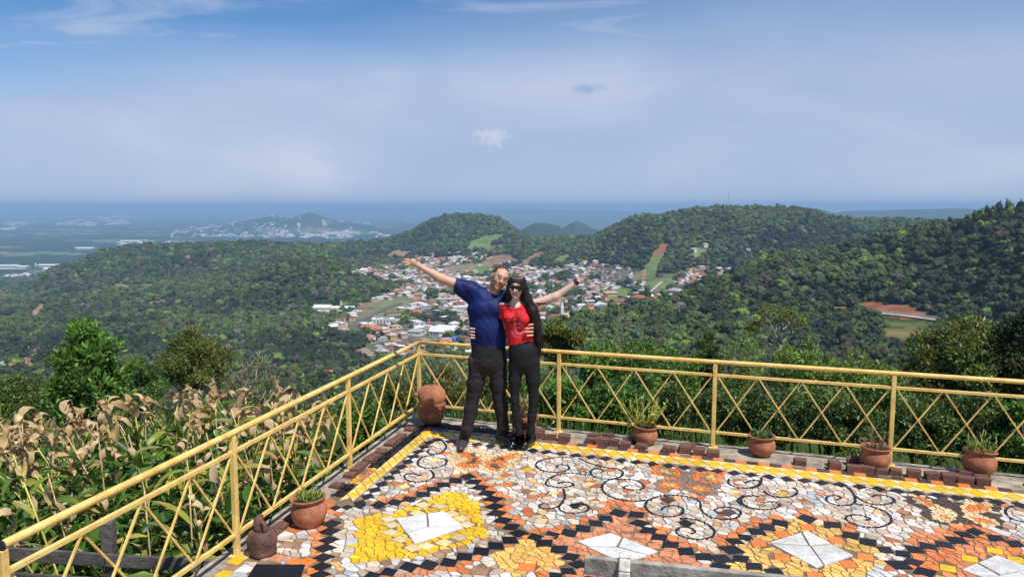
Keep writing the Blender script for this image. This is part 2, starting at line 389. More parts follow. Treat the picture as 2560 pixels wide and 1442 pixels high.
TOWN = [(770,835),(860,800),(900,760),(960,735),(1010,720),(870,690),(900,672),(980,668),(1040,640),(1120,632),(1160,625),(1250,650),(1330,668),(1420,665),(1480,655),(1560,665),(1620,690),(1700,680),(1760,665),(1850,680),(1830,700),(1760,715),(1700,735),(1690,750),(1600,765),(1500,785),(1440,815),(1400,860),(1330,895),(1120,900),(960,905),(900,890),(885,840),(800,840)]

NAZ = 560
_az = np.unique(np.concatenate([np.linspace(-0.72, 0.72, NAZ), np.linspace(0.72, 2 * math.pi - 0.72, 46)]))
_az = np.sort(np.concatenate([np.linspace(-0.72, 0.72, NAZ), np.linspace(0.72, 2 * math.pi - 0.72, 46)[1:-1]]))
_r = np.concatenate([[0.01, 3, 6, 9], np.exp(np.linspace(math.log(12), math.log(300), 40)), np.exp(np.linspace(math.log(315), math.log(5200), 290)), np.exp(np.linspace(math.log(5350), math.log(85000), 110))])
A2, R2 = np.meshgrid(_az, _r, indexing='ij')
Aw = (A2 + math.pi) % (2 * math.pi) - math.pi
Z2 = terr(Aw, R2)
co_t = np.stack([R2 * np.sin(A2), R2 * np.cos(A2), Z2], -1)
na, nr = A2.shape
ii = np.arange(na)[:, None]; jj = np.arange(nr - 1)[None]
q = np.stack([ii * nr + jj, ii * nr + jj + 1, ((ii + 1) % na) * nr + jj + 1, ((ii + 1) % na) * nr + jj], -1).reshape(-1, 4)
me = np_mesh('terrain', co_t.reshape(-1, 3), q, True)
PX, PYY = proj(co_t)
def cover(x, y, px, py, r):
    """open-ground colour of the land, and a mask of open ground (no forest)"""
    n = fbm(x / 60, y / 60, 3); n2_ = fbm(x / 700, y / 700, 8)
    c = np.stack([0.035 + 0.02 * n, 0.055 + 0.02 * n, 0.018 + 0.008 * n], -1)
    m = np.zeros(r.shape)
    t = in_poly(px, py, TOWN) & (r > 800) & (r < 3300)
    tcx = np.stack([0.17 + .12 * n, 0.15 + .06 * n, 0.085 + .05 * n], -1); gcx = np.stack([0.07 + .03 * n, 0.11 + .04 * n, 0.035 + .02 * n], -1)
    w = smooth01((fbm(x / 45, y / 45, 77) + .18) / .3)[..., None]
    c = np.where(t[..., None], tcx * w + gcx * (1 - w), c); m = np.where(t, 0.5, m)
    for poly, col, r0, r1 in FIELDS:
        s = in_poly(px, py, poly) & (r > r0) & (r < r1)
        c = np.where(s[..., None], np.array(col) * (1 + 0.5 * n[..., None]), c); m = np.where(s, 1.0, m)
    # plain: fields and woods
    p = smooth01((r - 4300) / 900) * (np.clip((-150 - Z2) / 120, 0, 1) if x.shape == Z2.shape else 1)
    f1 = fbm(x / 900, y / 500, 41); f2 = fbm(x / 260, y / 260, 47)
    pc = np.where((f1 + .5 * f2 > .14)[..., None], np.array([0.14, 0.17, 0.08]), np.array([0.03, 0.05, 0.022]))
    pc = np.where((f1 - .6 * f2 > .30)[..., None], np.array([0.28, 0.22, 0.14]), pc)
    far = smooth01((r - 9000) / 12000)[..., None]
    pc = pc * (1 - .6 * far) + np.array([0.045, 0.065, 0.035]) * .6 * far
    c = c * (1 - p[..., None]) + pc * p[..., None]
    return np.clip(c, 0.004, 1), m
CC, MM = cover(co_t[..., 0], co_t[..., 1], PX, PYY, R2)
near = (R2 < 40)[..., None]
CC = np.where(near, np.array([0.05, 0.075, 0.02]), CC)
vcol(me, 'col', CC.reshape(-1, 3))
me.materials.append(attr_mat('terrain', rough=0.95, var=0.3, scale=0.05, spec=0.1))
terrain = tag(link('terrain', me), kind='structure')

# ------------------------------------------------------------------ forest
def crown_mesh(name, seed, flat=0.75, lobes=11, flakes=260):
    rg = np.random.default_rng(seed); V = []; Fc = []; C = []
    bm = bmesh.new(); bmesh.ops.create_icosphere(bm, subdivisions=2, radius=1.0)
    sv = np.array([v.co[:] for v in bm.verts]); sf = np.array([[v.index for v in f.verts] for f in bm.faces]); bm.free()
    n = 0
    for k in range(lobes):
        if k == 0: c = np.array([0, 0, 0.25]); rr = .72
        else:
            a = k * 2.4 + rg.uniform(-.4, .4); e = rg.uniform(-.1, 1.25); d = rg.uniform(.5, .72)
            c = np.array([math.cos(a) * math.cos(e) * d, math.sin(a) * math.cos(e) * d, math.sin(e) * d * flat + .2]); rr = rg.uniform(.26, .42)
        P = sv * (rr * (1 + .28 * (rg.random((len(sv), 1)) - .5))) * np.array([1, 1, .85]) + c
        V.append(P); Fc.append(sf + n); n += len(P)
    V = np.concatenate(V); Fc = np.concatenate(Fc)
    # ragged leaf tufts on the lobes
    idx = rg.integers(0, len(V), flakes); p = V[idx] * rg.uniform(.97, 1.12, (flakes, 1)); s = rg.uniform(.06, .15, (flakes, 1))
    u = rg.normal(size=(flakes, 3)); u /= np.linalg.norm(u, axis=1)[:, None]; w = rg.normal(size=(flakes, 3)); w = np.cross(u, w); w /= np.linalg.norm(w, axis=1)[:, None]
    tv = np.stack([p + u * s, p - u * s * .5 + w * s, p - u * s * .5 - w * s], 1).reshape(-1, 3)
    tf = np.arange(flakes * 3).reshape(-1, 3) + n
    V = np.concatenate([V, tv]); Fc = np.concatenate([Fc, tf])
    return np_mesh(name, V, Fc, False)
fm = bpy.data.materials.new('forest_leaves'); fm.use_nodes = True; t = fm.node_tree; b = t.nodes['Principled BSDF']
b.inputs['Roughness'].default_value = 0.75; b.inputs['Specular IOR Level'].default_value = 0.25
at = N(t, 'ShaderNodeAttribute'); at.attribute_name = 'tint'; at.attribute_type = 'INSTANCER'
tcn = N(t, 'ShaderNodeTexCoord'); no = N(t, 'ShaderNodeTexNoise'); no.inputs['Scale'].default_value = 3.5; no.inputs['Detail'].default_value = 3
t.links.new(tcn.outputs['Object'], no.inputs['Vector']); f_ = ramp(t, no.outputs[0], [(0.3, 0.6), (0.7, 1.35)])
mx = N(t, 'ShaderNodeMix', data_type='RGBA', blend_type='MULTIPLY'); mx.inputs[0].default_value = 1.0
t.links.new(at.outputs['Color'], mx.inputs[6]); t.links.new(f_, mx.inputs[7]); t.links.new(mx.outputs[2], b.inputs['Base Color'])
PROTO = bpy.data.collections.new('crown_shapes')
for k in range(5):
    mm = crown_mesh('crown_shape', 100 + k, flat=(.75, .6, .95, .7, 1.25)[k], lobes=(11, 13, 10, 14, 9)[k]); mm.materials.append(fm)
    po = bpy.data.objects.new('crown_shape', mm); PROTO.objects.link(po)

def forest_object(name, P, S, Rz, tint, label):
    me = bpy.data.meshes.new(name); n = len(P); me.vertices.add(n); me.vertices.foreach_set('co', np.asarray(P, np.float32).ravel())
    a = me.attributes.new('s', 'FLOAT_VECTOR', 'POINT'); a.data.foreach_set('vector', np.asarray(S, np.float32).ravel())
    a = me.attributes.new('rz', 'FLOAT', 'POINT'); a.data.foreach_set('value', np.asarray(Rz, np.float32))
    a = me.attributes.new('tint', 'FLOAT_COLOR', 'POINT'); c = np.ones((n, 4), np.float32); c[:, :3] = tint; a.data.foreach_set('color', c.ravel())
    a = me.attributes.new('pick', 'INT', 'POINT'); a.data.foreach_set('value', RNG.integers(0, 5, n).astype(np.int32))
    me.update()
    o = link(name, me); tag(o, label, 'forest', kind='stuff')
    g = bpy.data.node_groups.new(name, 'GeometryNodeTree'); g.interface.new_socket('Geometry', in_out='INPUT', socket_type='NodeSocketGeometry'); g.interface.new_socket('Geometry', in_out='OUTPUT', socket_type='NodeSocketGeometry')
    gi = g.nodes.new('NodeGroupInput'); go = g.nodes.new('NodeGroupOutput')
    mp = g.nodes.new('GeometryNodeMeshToPoints'); ip = g.nodes.new('GeometryNodeInstanceOnPoints'); ci = g.nodes.new('GeometryNodeCollectionInfo')
    ci.inputs['Collection'].default_value = PROTO; ci.inputs['Separate Children'].default_value = True; ci.inputs['Reset Children'].default_value = True
    def na_(nm, ty): 
        q_ = g.nodes.new('GeometryNodeInputNamedAttribute'); q_.data_type = ty; q_.inputs[0].default_value = nm; return q_.outputs[0]
    ip.inputs['Pick Instance'].default_value = True
    cx_ = g.nodes.new('ShaderNodeCombineXYZ'); g.links.new(na_('rz', 'FLOAT'), cx_.inputs[2])
    g.links.new(gi.outputs[0], mp.inputs[0]); g.links.new(mp.outputs[0], ip.inputs['Points']); g.links.new(ci.outputs[0], ip.inputs['Instance'])
    g.links.new(na_('pick', 'INT'), ip.inputs['Instance Index']); g.links.new(na_('s', 'FLOAT_VECTOR'), ip.inputs['Scale'])
    e2r = g.nodes.new('FunctionNodeEulerToRotation'); g.links.new(cx_.outputs[0], e2r.inputs[0]); g.links.new(e2r.outputs[0], ip.inputs['Rotation'])
    g.links.new(ip.outputs[0], go.inputs[0])
    md = o.modifiers.new('trees', 'NODES'); md.node_group = g
    return o
# running maximum of the terrain's elevation angle: what the photo can see
elev = np.arctan2(Z2 - CH, R2 + 1e-3)
rmx = np.maximum.accumulate(np.where(R2 < 60, -1, elev), axis=1)
_azd = np.linspace(-0.72, 0.72, NAZ)
i0 = int(np.argmin(abs(_az - _azd[0])))
def visible(az, r, z, margin=0.004):
    u = np.clip(np.round((az + 0.72) / 1.44 * (NAZ - 1)).astype(int), 0, NAZ - 1) + i0
    v = np.clip(np.searchsorted(_r, r) - 2, 0, nr - 1)
    return np.arctan2(z + 12 - CH, r) > rmx[u, v] - margin
def scatter(r0, r1, sp_, amax=0.70):
    n = int(0.5 * 2 * amax * (r1 * r1 - r0 * r0) / (sp_ * sp_))
    r = np.sqrt(RNG.uniform(r0 * r0, r1 * r1, n)); az = RNG.uniform(-amax, amax, n); z = terr(az, r)
    k = visible(az, r, z); r, az, z = r[k], az[k], z[k]
    x = r * np.sin(az); y = r * np.cos(az); px, py = proj(np.stack([x, y, z], -1))
    return x, y, z, r, az, px, py
def blocked(x, y, px, py, r):
    m = np.zeros(r.shape, bool)
    for poly, col, r0, r1 in FIELDS:
        for sh_ in ((2, 9, 17) if r0 < 900 else (2, 5)): m |= in_poly(px, py - sh_, poly) & (r > r0 * .85) & (r < r1)
    t = in_poly(px, py, TOWN) & (r > 800) & (r < 3300)
    cl = fbm(x / 45, y / 45, 77) + .3 * fbm(x / 15, y / 15, 78)
    m |= t & (cl > -0.15)
    return m
def tints(x, y, n, r):
    a = fbm(x / 260, y / 260, 21); b_ = fbm(x / 70, y / 70, 23); rnd = RNG.normal(size=n)
    g = np.array([0.088, 0.130, 0.032]); d = np.array([0.024, 0.039, 0.016]); br = np.array([0.070, 0.064, 0.034])
    w = np.clip(.42 + 2.6 * a + 1.3 * b_ + .26 * rnd, 0, 1)[:, None]
    c = d * (1 - w) + g * w
    k = RNG.random(n); c = np.where((k < .10)[:, None], br, c); c = np.where((k > .93)[:, None], np.array([0.095, 0.135, 0.034]), c)
    c = np.where(((k > .10) & (k < .122))[:, None], np.array([.15, .13, .105]), c); c = np.where(((k > .122) & (k < .145))[:, None], np.array([.13, .21, .035]), c)
    return c * (1 + .18 * RNG.normal(size=(n, 1))).clip(.5, 1.6)
if 'forest' not in SKIP:
    FP = []
    for r0, r1, sp_, rad in ((140, 420, 6.0, 3.6), (420, 900, 6.6, 4.6), (900, 1600, 8.0, 5.6), (1600, 2800, 10.0, 7.0), (2800, 5400, 13.5, 9.0)):
        x, y, z, r, az, px, py = scatter(r0, r1, sp_)
        k = ~blocked(x, y, px, py, r)
        if r1 > 5000: k &= ~((z < -330) & (RNG.random(len(r)) < .55))
        if r0 < 200: k &= (fbm(x / 30, y / 30, 4) > -.25)
        x, y, z, r, px = x[k], y[k], z[k], r[k], px[k]; n = len(x)
        s = rad * .95 * np.clip(np.exp(RNG.normal(0, .38, n)), .5, 1.75); 
        plant = (fbm(x / 180, y / 180, 61) > .24)                # plantation-like stands: tall narrow crowns
        S = np.stack([s, s, s * RNG.uniform(.8, 1.25, n)], -1); S[plant] *= np.array([.75, .75, 1.35])
        P = np.stack([x, y, z + S[:, 2] * .35 - .5], -1)
        FP.append((P, S, RNG.uniform(0, 6.28, n), tints(x, y, n, r)))
    names = ['slope_woods', 'valley_woods', 'middle_woods', 'hillside_forest', 'ridge_forest']
    labs = ['dense green woods on the slope just below the terrace', 'dark green forest covering the valley side right of the town', 'mixed green forest around the edges of the town', 'blue green forest on the hills behind the town', 'hazy forest on the farthest wooded ridges']
    for (P, S, Rz, tn), nm, lb in zip(FP, names, labs): forest_object(nm, P, S, Rz, tn, lb)
    print('trees', [len(p[0]) for p in FP])
# ================================================================== terrace, railing and what stands on it
M = {}
M['yellow_paint'] = mat('yellow_paint', (0.84, 0.60, 0.20), rough=0.55, var=0.05, scale=11, bump=0.15, bscale=70, col2=(0.64, 0.40, 0.10))
_t = M['yellow_paint'].node_tree; _b = _t.nodes['Principled BSDF']; _src = _b.inputs['Base Color'].links[0].from_socket
_tc = N(_t, 'ShaderNodeTexCoord'); _n = N(_t, 'ShaderNodeTexNoise'); _n.inputs['Scale'].default_value = 26; _n.inputs['Detail'].default_value = 6; _n.inputs['Roughness'].default_value = .7; _t.links.new(_tc.outputs['Object'], _n.inputs['Vector'])
_f = ramp(_t, _n.outputs[0], [(.63, 0.0), (.70, .8)]); _mx = N(_t, 'ShaderNodeMix', data_type='RGBA'); _t.links.new(_f, _mx.inputs[0]); _t.links.new(_src, _mx.inputs[6]); _mx.inputs[7].default_value = (.28, .13, .045, 1); _t.links.new(_mx.outputs[2], _b.inputs['Base Color'])
M['black_cap'] = mat('black_cap', (0.02, 0.02, 0.02), rough=0.6)
M['concrete'] = mat('concrete', (0.36, 0.305, 0.225), rough=0.95, var=0.3, scale=6, bump=0.6, bscale=60, col2=(0.14, 0.11, 0.08))
M['grout'] = mat('grout', (0.21, 0.14, 0.085), rough=0.95, var=0.25, scale=5, bump=0.5, bscale=90, col2=(0.11, 0.072, 0.046))
M['brick'] = mat('brick', (0.27, 0.125, 0.085), rough=0.95, var=0.3, scale=9, bump=0.7, bscale=55, col2=(0.055, 0.03, 0.025))
M['terracotta'] = mat('terracotta', (0.44, 0.165, 0.075), rough=0.8, var=0.18, scale=7, bump=0.25, bscale=45, col2=(0.20, 0.072, 0.04))
M['terracotta_dark'] = mat('terracotta_dark', (0.16, 0.075, 0.05), rough=0.8, var=0.25, scale=9, bump=0.6, bscale=30, col2=(0.045, 0.028, 0.022))
M['soil'] = mat('soil', (0.05, 0.035, 0.022), rough=1, bump=0.8, bscale=50)
M['grey_wood'] = mat('grey_wood', (0.40, 0.36, 0.31), rough=0.9, var=0.2, scale=7, bump=0.5, bscale=30, col2=(0.17, 0.15, 0.125))
M['old_wood'] = mat('old_wood', (0.10, 0.088, 0.078), rough=0.95, var=0.3, scale=6, bump=0.6, bscale=25, col2=(0.035, 0.03, 0.027))
M['white_paint'] = mat('white_paint', (0.78, 0.75, 0.68), rough=0.6, var=0.08, scale=25, bump=0.3, bscale=40, col2=(0.42, 0.37, 0.29), detail=8)

CORNER = np.array([-1.06, 8.51]); DR = np.array([1.515, -0.53]); DR = DR / np.linalg.norm(DR); DL = np.array([-0.425, -1.735]); DL = DL / np.linalg.norm(DL)
def RP(s, off=0.0, z=0.0):                      # along the right-hand railing, off = towards the terrace
    p = CORNER + DR * s + np.array([DR[1], -DR[0]]) * off; return np.array([p[0], p[1], z])
def LP(s, off=0.0, z=0.0):
    p = CORNER + DL * s + np.array([-DL[1], DL[0]]) * off; return np.array([p[0], p[1], z])
# ground slab of the terrace
outer = [LP(9, -.13), LP(-.16, -.13), RP(-.16, -.13), RP(9, -.13), np.array([9.0, -3, 0]), np.array([-3.2, -3, 0])]
o_ = [np.array([p[0], p[1]]) for p in outer]
vs = [(p[0], p[1], -0.006) for p in o_] + [(p[0] + .02 * p[0], p[1] + .0, -2.6) for p in o_]; n = len(o_)
slab = link('terrace_slab', py_mesh('terrace_slab', vs, [tuple(range(n))[::-1], tuple(range(n, 2 * n))] + [(i, (i + 1) % n, (i + 1) % n + n, i + n) for i in range(n)]), None, M['concrete'])
bm = bmesh.new(); bm.from_mesh(slab.data); bmesh.ops.recalc_face_normals(bm, faces=bm.faces); bm.to_mesh(slab.data); bm.free()
tag(slab, kind='structure')

# ------------------------------------------------------------------ railing
def railing(label, P, posts, s_end, first_bay, dirn, lab_posts=True, cap=False):
    root = empty('railing', P(0)); tag(root, label, 'railing'); b0 = np.array(P(0))
    y = M['yellow_paint']
    def L(s, z, off=0.0): return np.array(P(s, off, z)) - b0
    trl = MB().tube([L(s, .872) for s in np.linspace(first_bay, s_end, 12)], .0215, 12).build('top_rail', y, root, True)
    allp = [0.0] + posts if first_bay <= 0.001 and first_bay > -1 else posts
    for s in allp:
        pst = MB().bar(L(s, -.01), L(s, .85), .038, .038, up=(dirn[0], dirn[1], 0)).build('post', y, root, bevel=.004)
        MB().bar(L(s, -.004), L(s, .006), .09, .09, up=(dirn[0], dirn[1], 0)).build('base_plate', y, pst)
    ends = sorted(set([0.0] + posts + [s_end]))
    for a, b in zip(ends[:-1], ends[1:]):
        if b - a < .4: continue
        a_, b_ = a + .021, b - .021
        MB().bar(L(a_, .738), L(b_, .738), .027, .027).build('middle_rail', y, root, bevel=.003)
        MB().bar(L(a_, .155), L(b_, .155), .027, .027).build('bottom_rail', y, root, bevel=.003)
        nx = 4; w = (b_ - a_) / nx
        for k in range(nx):
            x0, x1 = a_ + k * w, a_ + (k + 1) * w; g_ = .012
            MB().bar(L(x0 + g_, .723, .006), L(x1 - g_, .170, .006), .012, .012).build('lattice_bar', y, root)
            MB().bar(L(x0 + g_, .170, -.006), L(x1 - g_, .723, -.006), .012, .012).build('lattice_bar', y, root)
    if cap:
        MB().tube([L(s_end - .001, .872), L(s_end + .012, .872)], .025, 12).build('end_cap', M['black_cap'], trl)
    return root
railing('yellow metal railing on the right, from behind the couple to the edge', RP, [1.655, 3.265, 4.87, 6.48, 8.1], 8.1, 0.0, DR)
railing('yellow metal railing on the left, running up to the corner post', LP, [1.80, 3.565, 5.34], 5.34, 0.012, DL, cap=True)

# ------------------------------------------------------------------ mosaic floor
def px2f(px, py): p = ground(px, py); return np.array([p[0], p[1]])
def clip(poly, a, b_, c):                        # keep a*x+b*y<=c
    outp = []; n = len(poly)
    for i in range(n):
        p = poly[i]; q_ = poly[(i + 1) % n]; dp = a * p[0] + b_ * p[1] - c; dq = a * q_[0] + b_ * q_[1] - c
        if dp <= 0: outp.append(p)
        if (dp < 0 < dq) or (dq < 0 < dp):
            t_ = dp / (dp - dq); outp.append((p[0] + (q_[0] - p[0]) * t_, p[1] + (q_[1] - p[1]) * t_))
    return outp
def area(p): return 0.5 * sum(p[i][0] * p[(i + 1) % len(p)][1] - p[(i + 1) % len(p)][0] * p[i][1] for i in range(len(p)))
WHITE, CREAM, PINK, TAN, ORANGE, SALMON, YELLOW, PALEY, OCHRE, BLACK, BROWN, BLUEG, PURPLE = [
 (.70,.67,.61),(.66,.55,.41),(.55,.41,.33),(.38,.23,.14),(.82,.23,.055),(.66,.25,.11),(.80,.50,.02),(.80,.63,.28),(.74,.44,.11),(.012,.013,.018),(.16,.10,.075),(.45,.48,.52),(.085,.045,.045)]
specials = []      # dict(poly, col, name, h)
def special(poly, col, name, h=.006):
    if area(poly) < 0: poly = poly[::-1]
    specials.append(dict(p=[tuple(q_) for q_ in poly], c=col, n=name, h=h))
def rhomb(cx_, cy_, r, ang, col, name, asp=1.0):
    special([(cx_ + r * math.cos(ang + k * math.pi / 2) * (asp if k % 2 else 1), cy_ + r * math.sin(ang + k * math.pi / 2) * (asp if k % 2 else 1)) for k in range(4)], col, name)
# border band of yellow rhombs and pale triangles, right side and left side
B_OUT, B_W = 0.50, 0.165
def band(P, s0, s1, off, w, pitch, name):
    n = int(round((s1 - s0) / pitch)); pt = (s1 - s0) / n; g_ = .0035
    for k in range(n):
        s = s0 + k * pt
        A = lambda ds, do: tuple(P(s + ds, off + do)[:2])
        special([A(g_, w / 2), A(pt / 2, g_), A(pt - g_, w / 2), A(pt / 2, w - g_)], YELLOW, 'yellow_tile')
        for side in (0, 1):
            o0 = 0 if side == 0 else w; o1 = g_ * 1.6 if side == 0 else w - g_ * 1.6
            special([A(pt / 2 + g_ * 2, o1 if side == 0 else o1), A(pt, (w / 2 - g_ * 2) if side == 0 else (w / 2 + g_ * 2)), A(pt * 1.5 - g_ * 2, o1)], PALEY, 'pale_tile')
band(RP, .27, 7.7, .43, .21, .135, 'right')
band(LP, .60, 2.42, .235, .125, .135, 'left')
# corner rhombs joining the two bands
# row of black rhombs inside the band
for k in range(49):
    s = .55 + k * .148; p = RP(s, .712); rhomb(p[0], p[1], .060, math.atan2(DR[1], DR[0]), BLACK if k % 3 else (.03, .012, .012), 'black_tile', 1.08)
for k in range(12):
    s = .86 + k * .15; p = LP(s, .428); rhomb(p[0], p[1], .070, math.atan2(DL[1], DL[0]), BLACK, 'black_tile', .80)
# outer row of orange and dark squares on the right
for k in range(52):
    s = 1.75 + k * .103
    if k % 17 in (5, 12): continue
    A = lambda ds, do: tuple(RP(s + ds, .334 + do)[:2])
    special([A(.003, .003), A(.100, .003), A(.100, .090), A(.003, .090)], ORANGE if k % 2 else PURPLE, 'border_tile')
# chains of black rhombs around the big rosettes (photo pixels -> floor)
CH1 = [(839,1270),(868,1268),(900,1265),(947,1262),(987,1256),(1023,1248),(1058,1236),(1083,1223),(1109,1212),(1139,1201),(1170,1192),(1184,1205),(1200,1219),(1217,1233),(1233,1248),(1237,1266),(1242,1283),(1256,1301),(1278,1317),(1297,1333),(1275,1350),(1240,1364),(1203,1378),(1161,1392),(1122,1406),(1072,1412),(1022,1417),(972,1430),(930,1440)]
CH1b = [(828,1309),(825,1328),(822,1350),(812,1370),(808,1394),(803,1416),(800,1437)]
CH2 = [(1339,1343),(1379,1338),(1423,1332),(1458,1321),(1490,1308),(1514,1296),(1546,1282),(1591,1287),(1598,1308),(1621,1326),(1648,1343),(1676,1362),(1715,1378),(1759,1392),(1799,1419)]
CH2b = [(1361,1358),(1398,1373),(1427,1392),(1446,1411),(1420,1428),(1390,1440)]
CH3 = [(1804,1397),(1829,1374),(1836,1353),(1864,1344),(1892,1329),(1917,1317),(1950,1308),(2017,1297),(2081,1312),(2127,1338),(2170,1355),(2213,1374),(2258,1384),(2282,1405),(2312,1430)]
CH3b = [(1851,1397),(1885,1416),(1935,1431)]
CH4 = [(2246,1412),(2288,1374),(2321,1366),(2360,1362),(2392,1351),(2411,1336),(2438,1329),(2489,1345),(2538,1360),(2590,1372),(2640,1384)]
chain_pts = []
for ch in (CH1, CH1b, CH2, CH2b, CH3, CH3b, CH4):
    P_ = np.array([px2f(*p) for p in ch])
    for i in range(len(P_)):
        chain_pts.append(P_[i]); d = P_[min(i + 1, len(P_) - 1)] - P_[max(i - 1, 0)]; a_ = math.atan2(d[1], d[0])
        sp2 = min(np.linalg.norm(P_[min(i + 1, len(P_) - 1)] - P_[i]) or 9, np.linalg.norm(P_[i] - P_[max(i - 1, 0)]) or 9)
        rhomb(P_[i][0], P_[i][1], min(.078, sp2 * .53), a_ + random.uniform(-.10, .10), BLACK if random.random() > .15 else (.02, .018, .02), 'black_tile', 1.15)
chain_pts = np.array(chain_pts)
# big marble slabs, each broken into three pieces
def slab3(quad, c, mids, name='marble_slab'):
    Q = [px2f(*p) for p in quad]; cc = px2f(*c); n = len(Q)
    mp_ = []
    for (i, t_) in mids: mp_.append((i + t_, Q[i] * (1 - t_) + Q[(i + 1) % n] * t_))
    mp_.sort(key=lambda q_: q_[0])
    for k in range(len(mp_)):
        a_, pa = mp_[k]; b_, pb = mp_[(k + 1) % len(mp_)]
        if b_ <= a_: b_ += n
        pts = [pa] + [Q[i % n] for i in range(int(math.floor(a_)) + 1, int(math.floor(b_)) + 1)] + [pb, cc]
        ctr = sum(pts) / len(pts); pts = [p + (ctr - p) / max(np.linalg.norm(ctr - p), 1e-6) * .011 for p in pts]
        special([tuple(p) for p in pts], (.70, .69, .675), name, .008)
slab3([(987,1297),(1110,1277),(1163,1320),(1035,1362)], (1071,1317), [(0, .65), (1, .92), (3, .4)])
slab3([(1440,1355),(1528,1332),(1648,1380),(1560,1412)], (1543,1368), [(1, .25), (2, .3), (3, .75)])
slab3([(1922,1357),(2018,1327),(2137,1390),(2042,1422)], (2025,1366), [(0, .85), (1, .55), (2, .8), (3, .97)])
slab3([(2400,1425),(2490,1387),(2612,1432),(2520,1470)], (2500,1440), [(3, .6), (0, .45), (1, .8)])
# single whole tiles set among the shards
for (x, y, c, s_) in [(1634-60,1170,TAN,.05),(1319,1173,YELLOW,.06),(1317,1228,(.30,.17,.09),.055),(1384,1232,PALEY,.055),(1473,1210,PALEY,.06),(1353,1302,PALEY,.06),(1670,1250,PURPLE,.065),(1820,1282,PURPLE,.065),(1714,1308,BLACK,.07),(1955,1233,YELLOW,.062),(1836,1229,PALEY,.06),(1453,1176,TAN,.05),(1437,1265,BLACK,.06),(1322,1284,(.42,.14,.05),.06),(1086,1150,PALEY,.06),(1010,1216,PALEY,.06),(1117,1133,ORANGE,.06),(1267,1212,ORANGE,.06),(720,1362,TAN,.07),(2257,1280,(.42,.2,.12),.06),(1200,1428,TAN,.08)]:
    p = px2f(x, y); rhomb(p[0], p[1], s_, random.uniform(0, 1.5), c, 'whole_tile', random.uniform(.75, 1))
# cream rhombs round slab 1, orange squares round slab 3, yellow round slab 4
for (x, y) in [(1098,1265),(1043,1283),(1057,1262),(980,1312),(977,1331),(1001,1348),(1032,1370),(1066,1365),(1110,1357),(1148,1343),(1166,1311),(1154,1296),(970,1297),(1128,1284)]:
    p = px2f(x, y); rhomb(p[0], p[1], .066, random.uniform(-.1, .25), (.74, .58, .33), 'cream_tile', .95)
for (x, y) in [(1957,1336),(1896,1358),(1955,1393),(2120,1410),(2038,1440),(2017,1318),(2090,1351),(2163,1392)]:
    p = px2f(x, y); rhomb(p[0], p[1], .072, random.uniform(.3, .8), ORANGE, 'orange_tile', .95)
for (x, y) in [(2370,1421),(2424,1397),(2487,1377),(2540,1400),(2360,1450)]:
    p = px2f(x, y); rhomb(p[0], p[1], .07, random.uniform(.2, .6), YELLOW, 'yellow_tile', .95)
for (x, y) in [(1423,1350),(1370,1350-4),(1468,1338),(1500,1325),(1570,1322),(1600,1340),(1635,1365),(1665,1385),(1640,1402)]:
    p = px2f(x, y); rhomb(p[0], p[1], .062, random.uniform(.2, .9), (.62, .26, .12), 'clay_tile', .9)
p = px2f(1318, 1418); rhomb(p[0], p[1], .075, .6, ORANGE, 'orange_tile')
# black glazed slab and border squares at the lower left
special([tuple(px2f(*p)) for p in [(640,1412),(762,1412),(745,1470),(600,1470)]], (.012, .013, .02), 'black_slab')
for k, (x, y, c) in enumerate([(660,1392,(.62,.42,.32)),(695,1396,(.60,.27,.14)),(737,1404,ORANGE),(612,1388,OCHRE),(590,1402,YELLOW),(578,1420,TAN),(560,1436,YELLOW),(770,1404,ORANGE)]):
    p = px2f(x, y); rhomb(p[0], p[1], .066, .45, c, 'border_tile', 1)
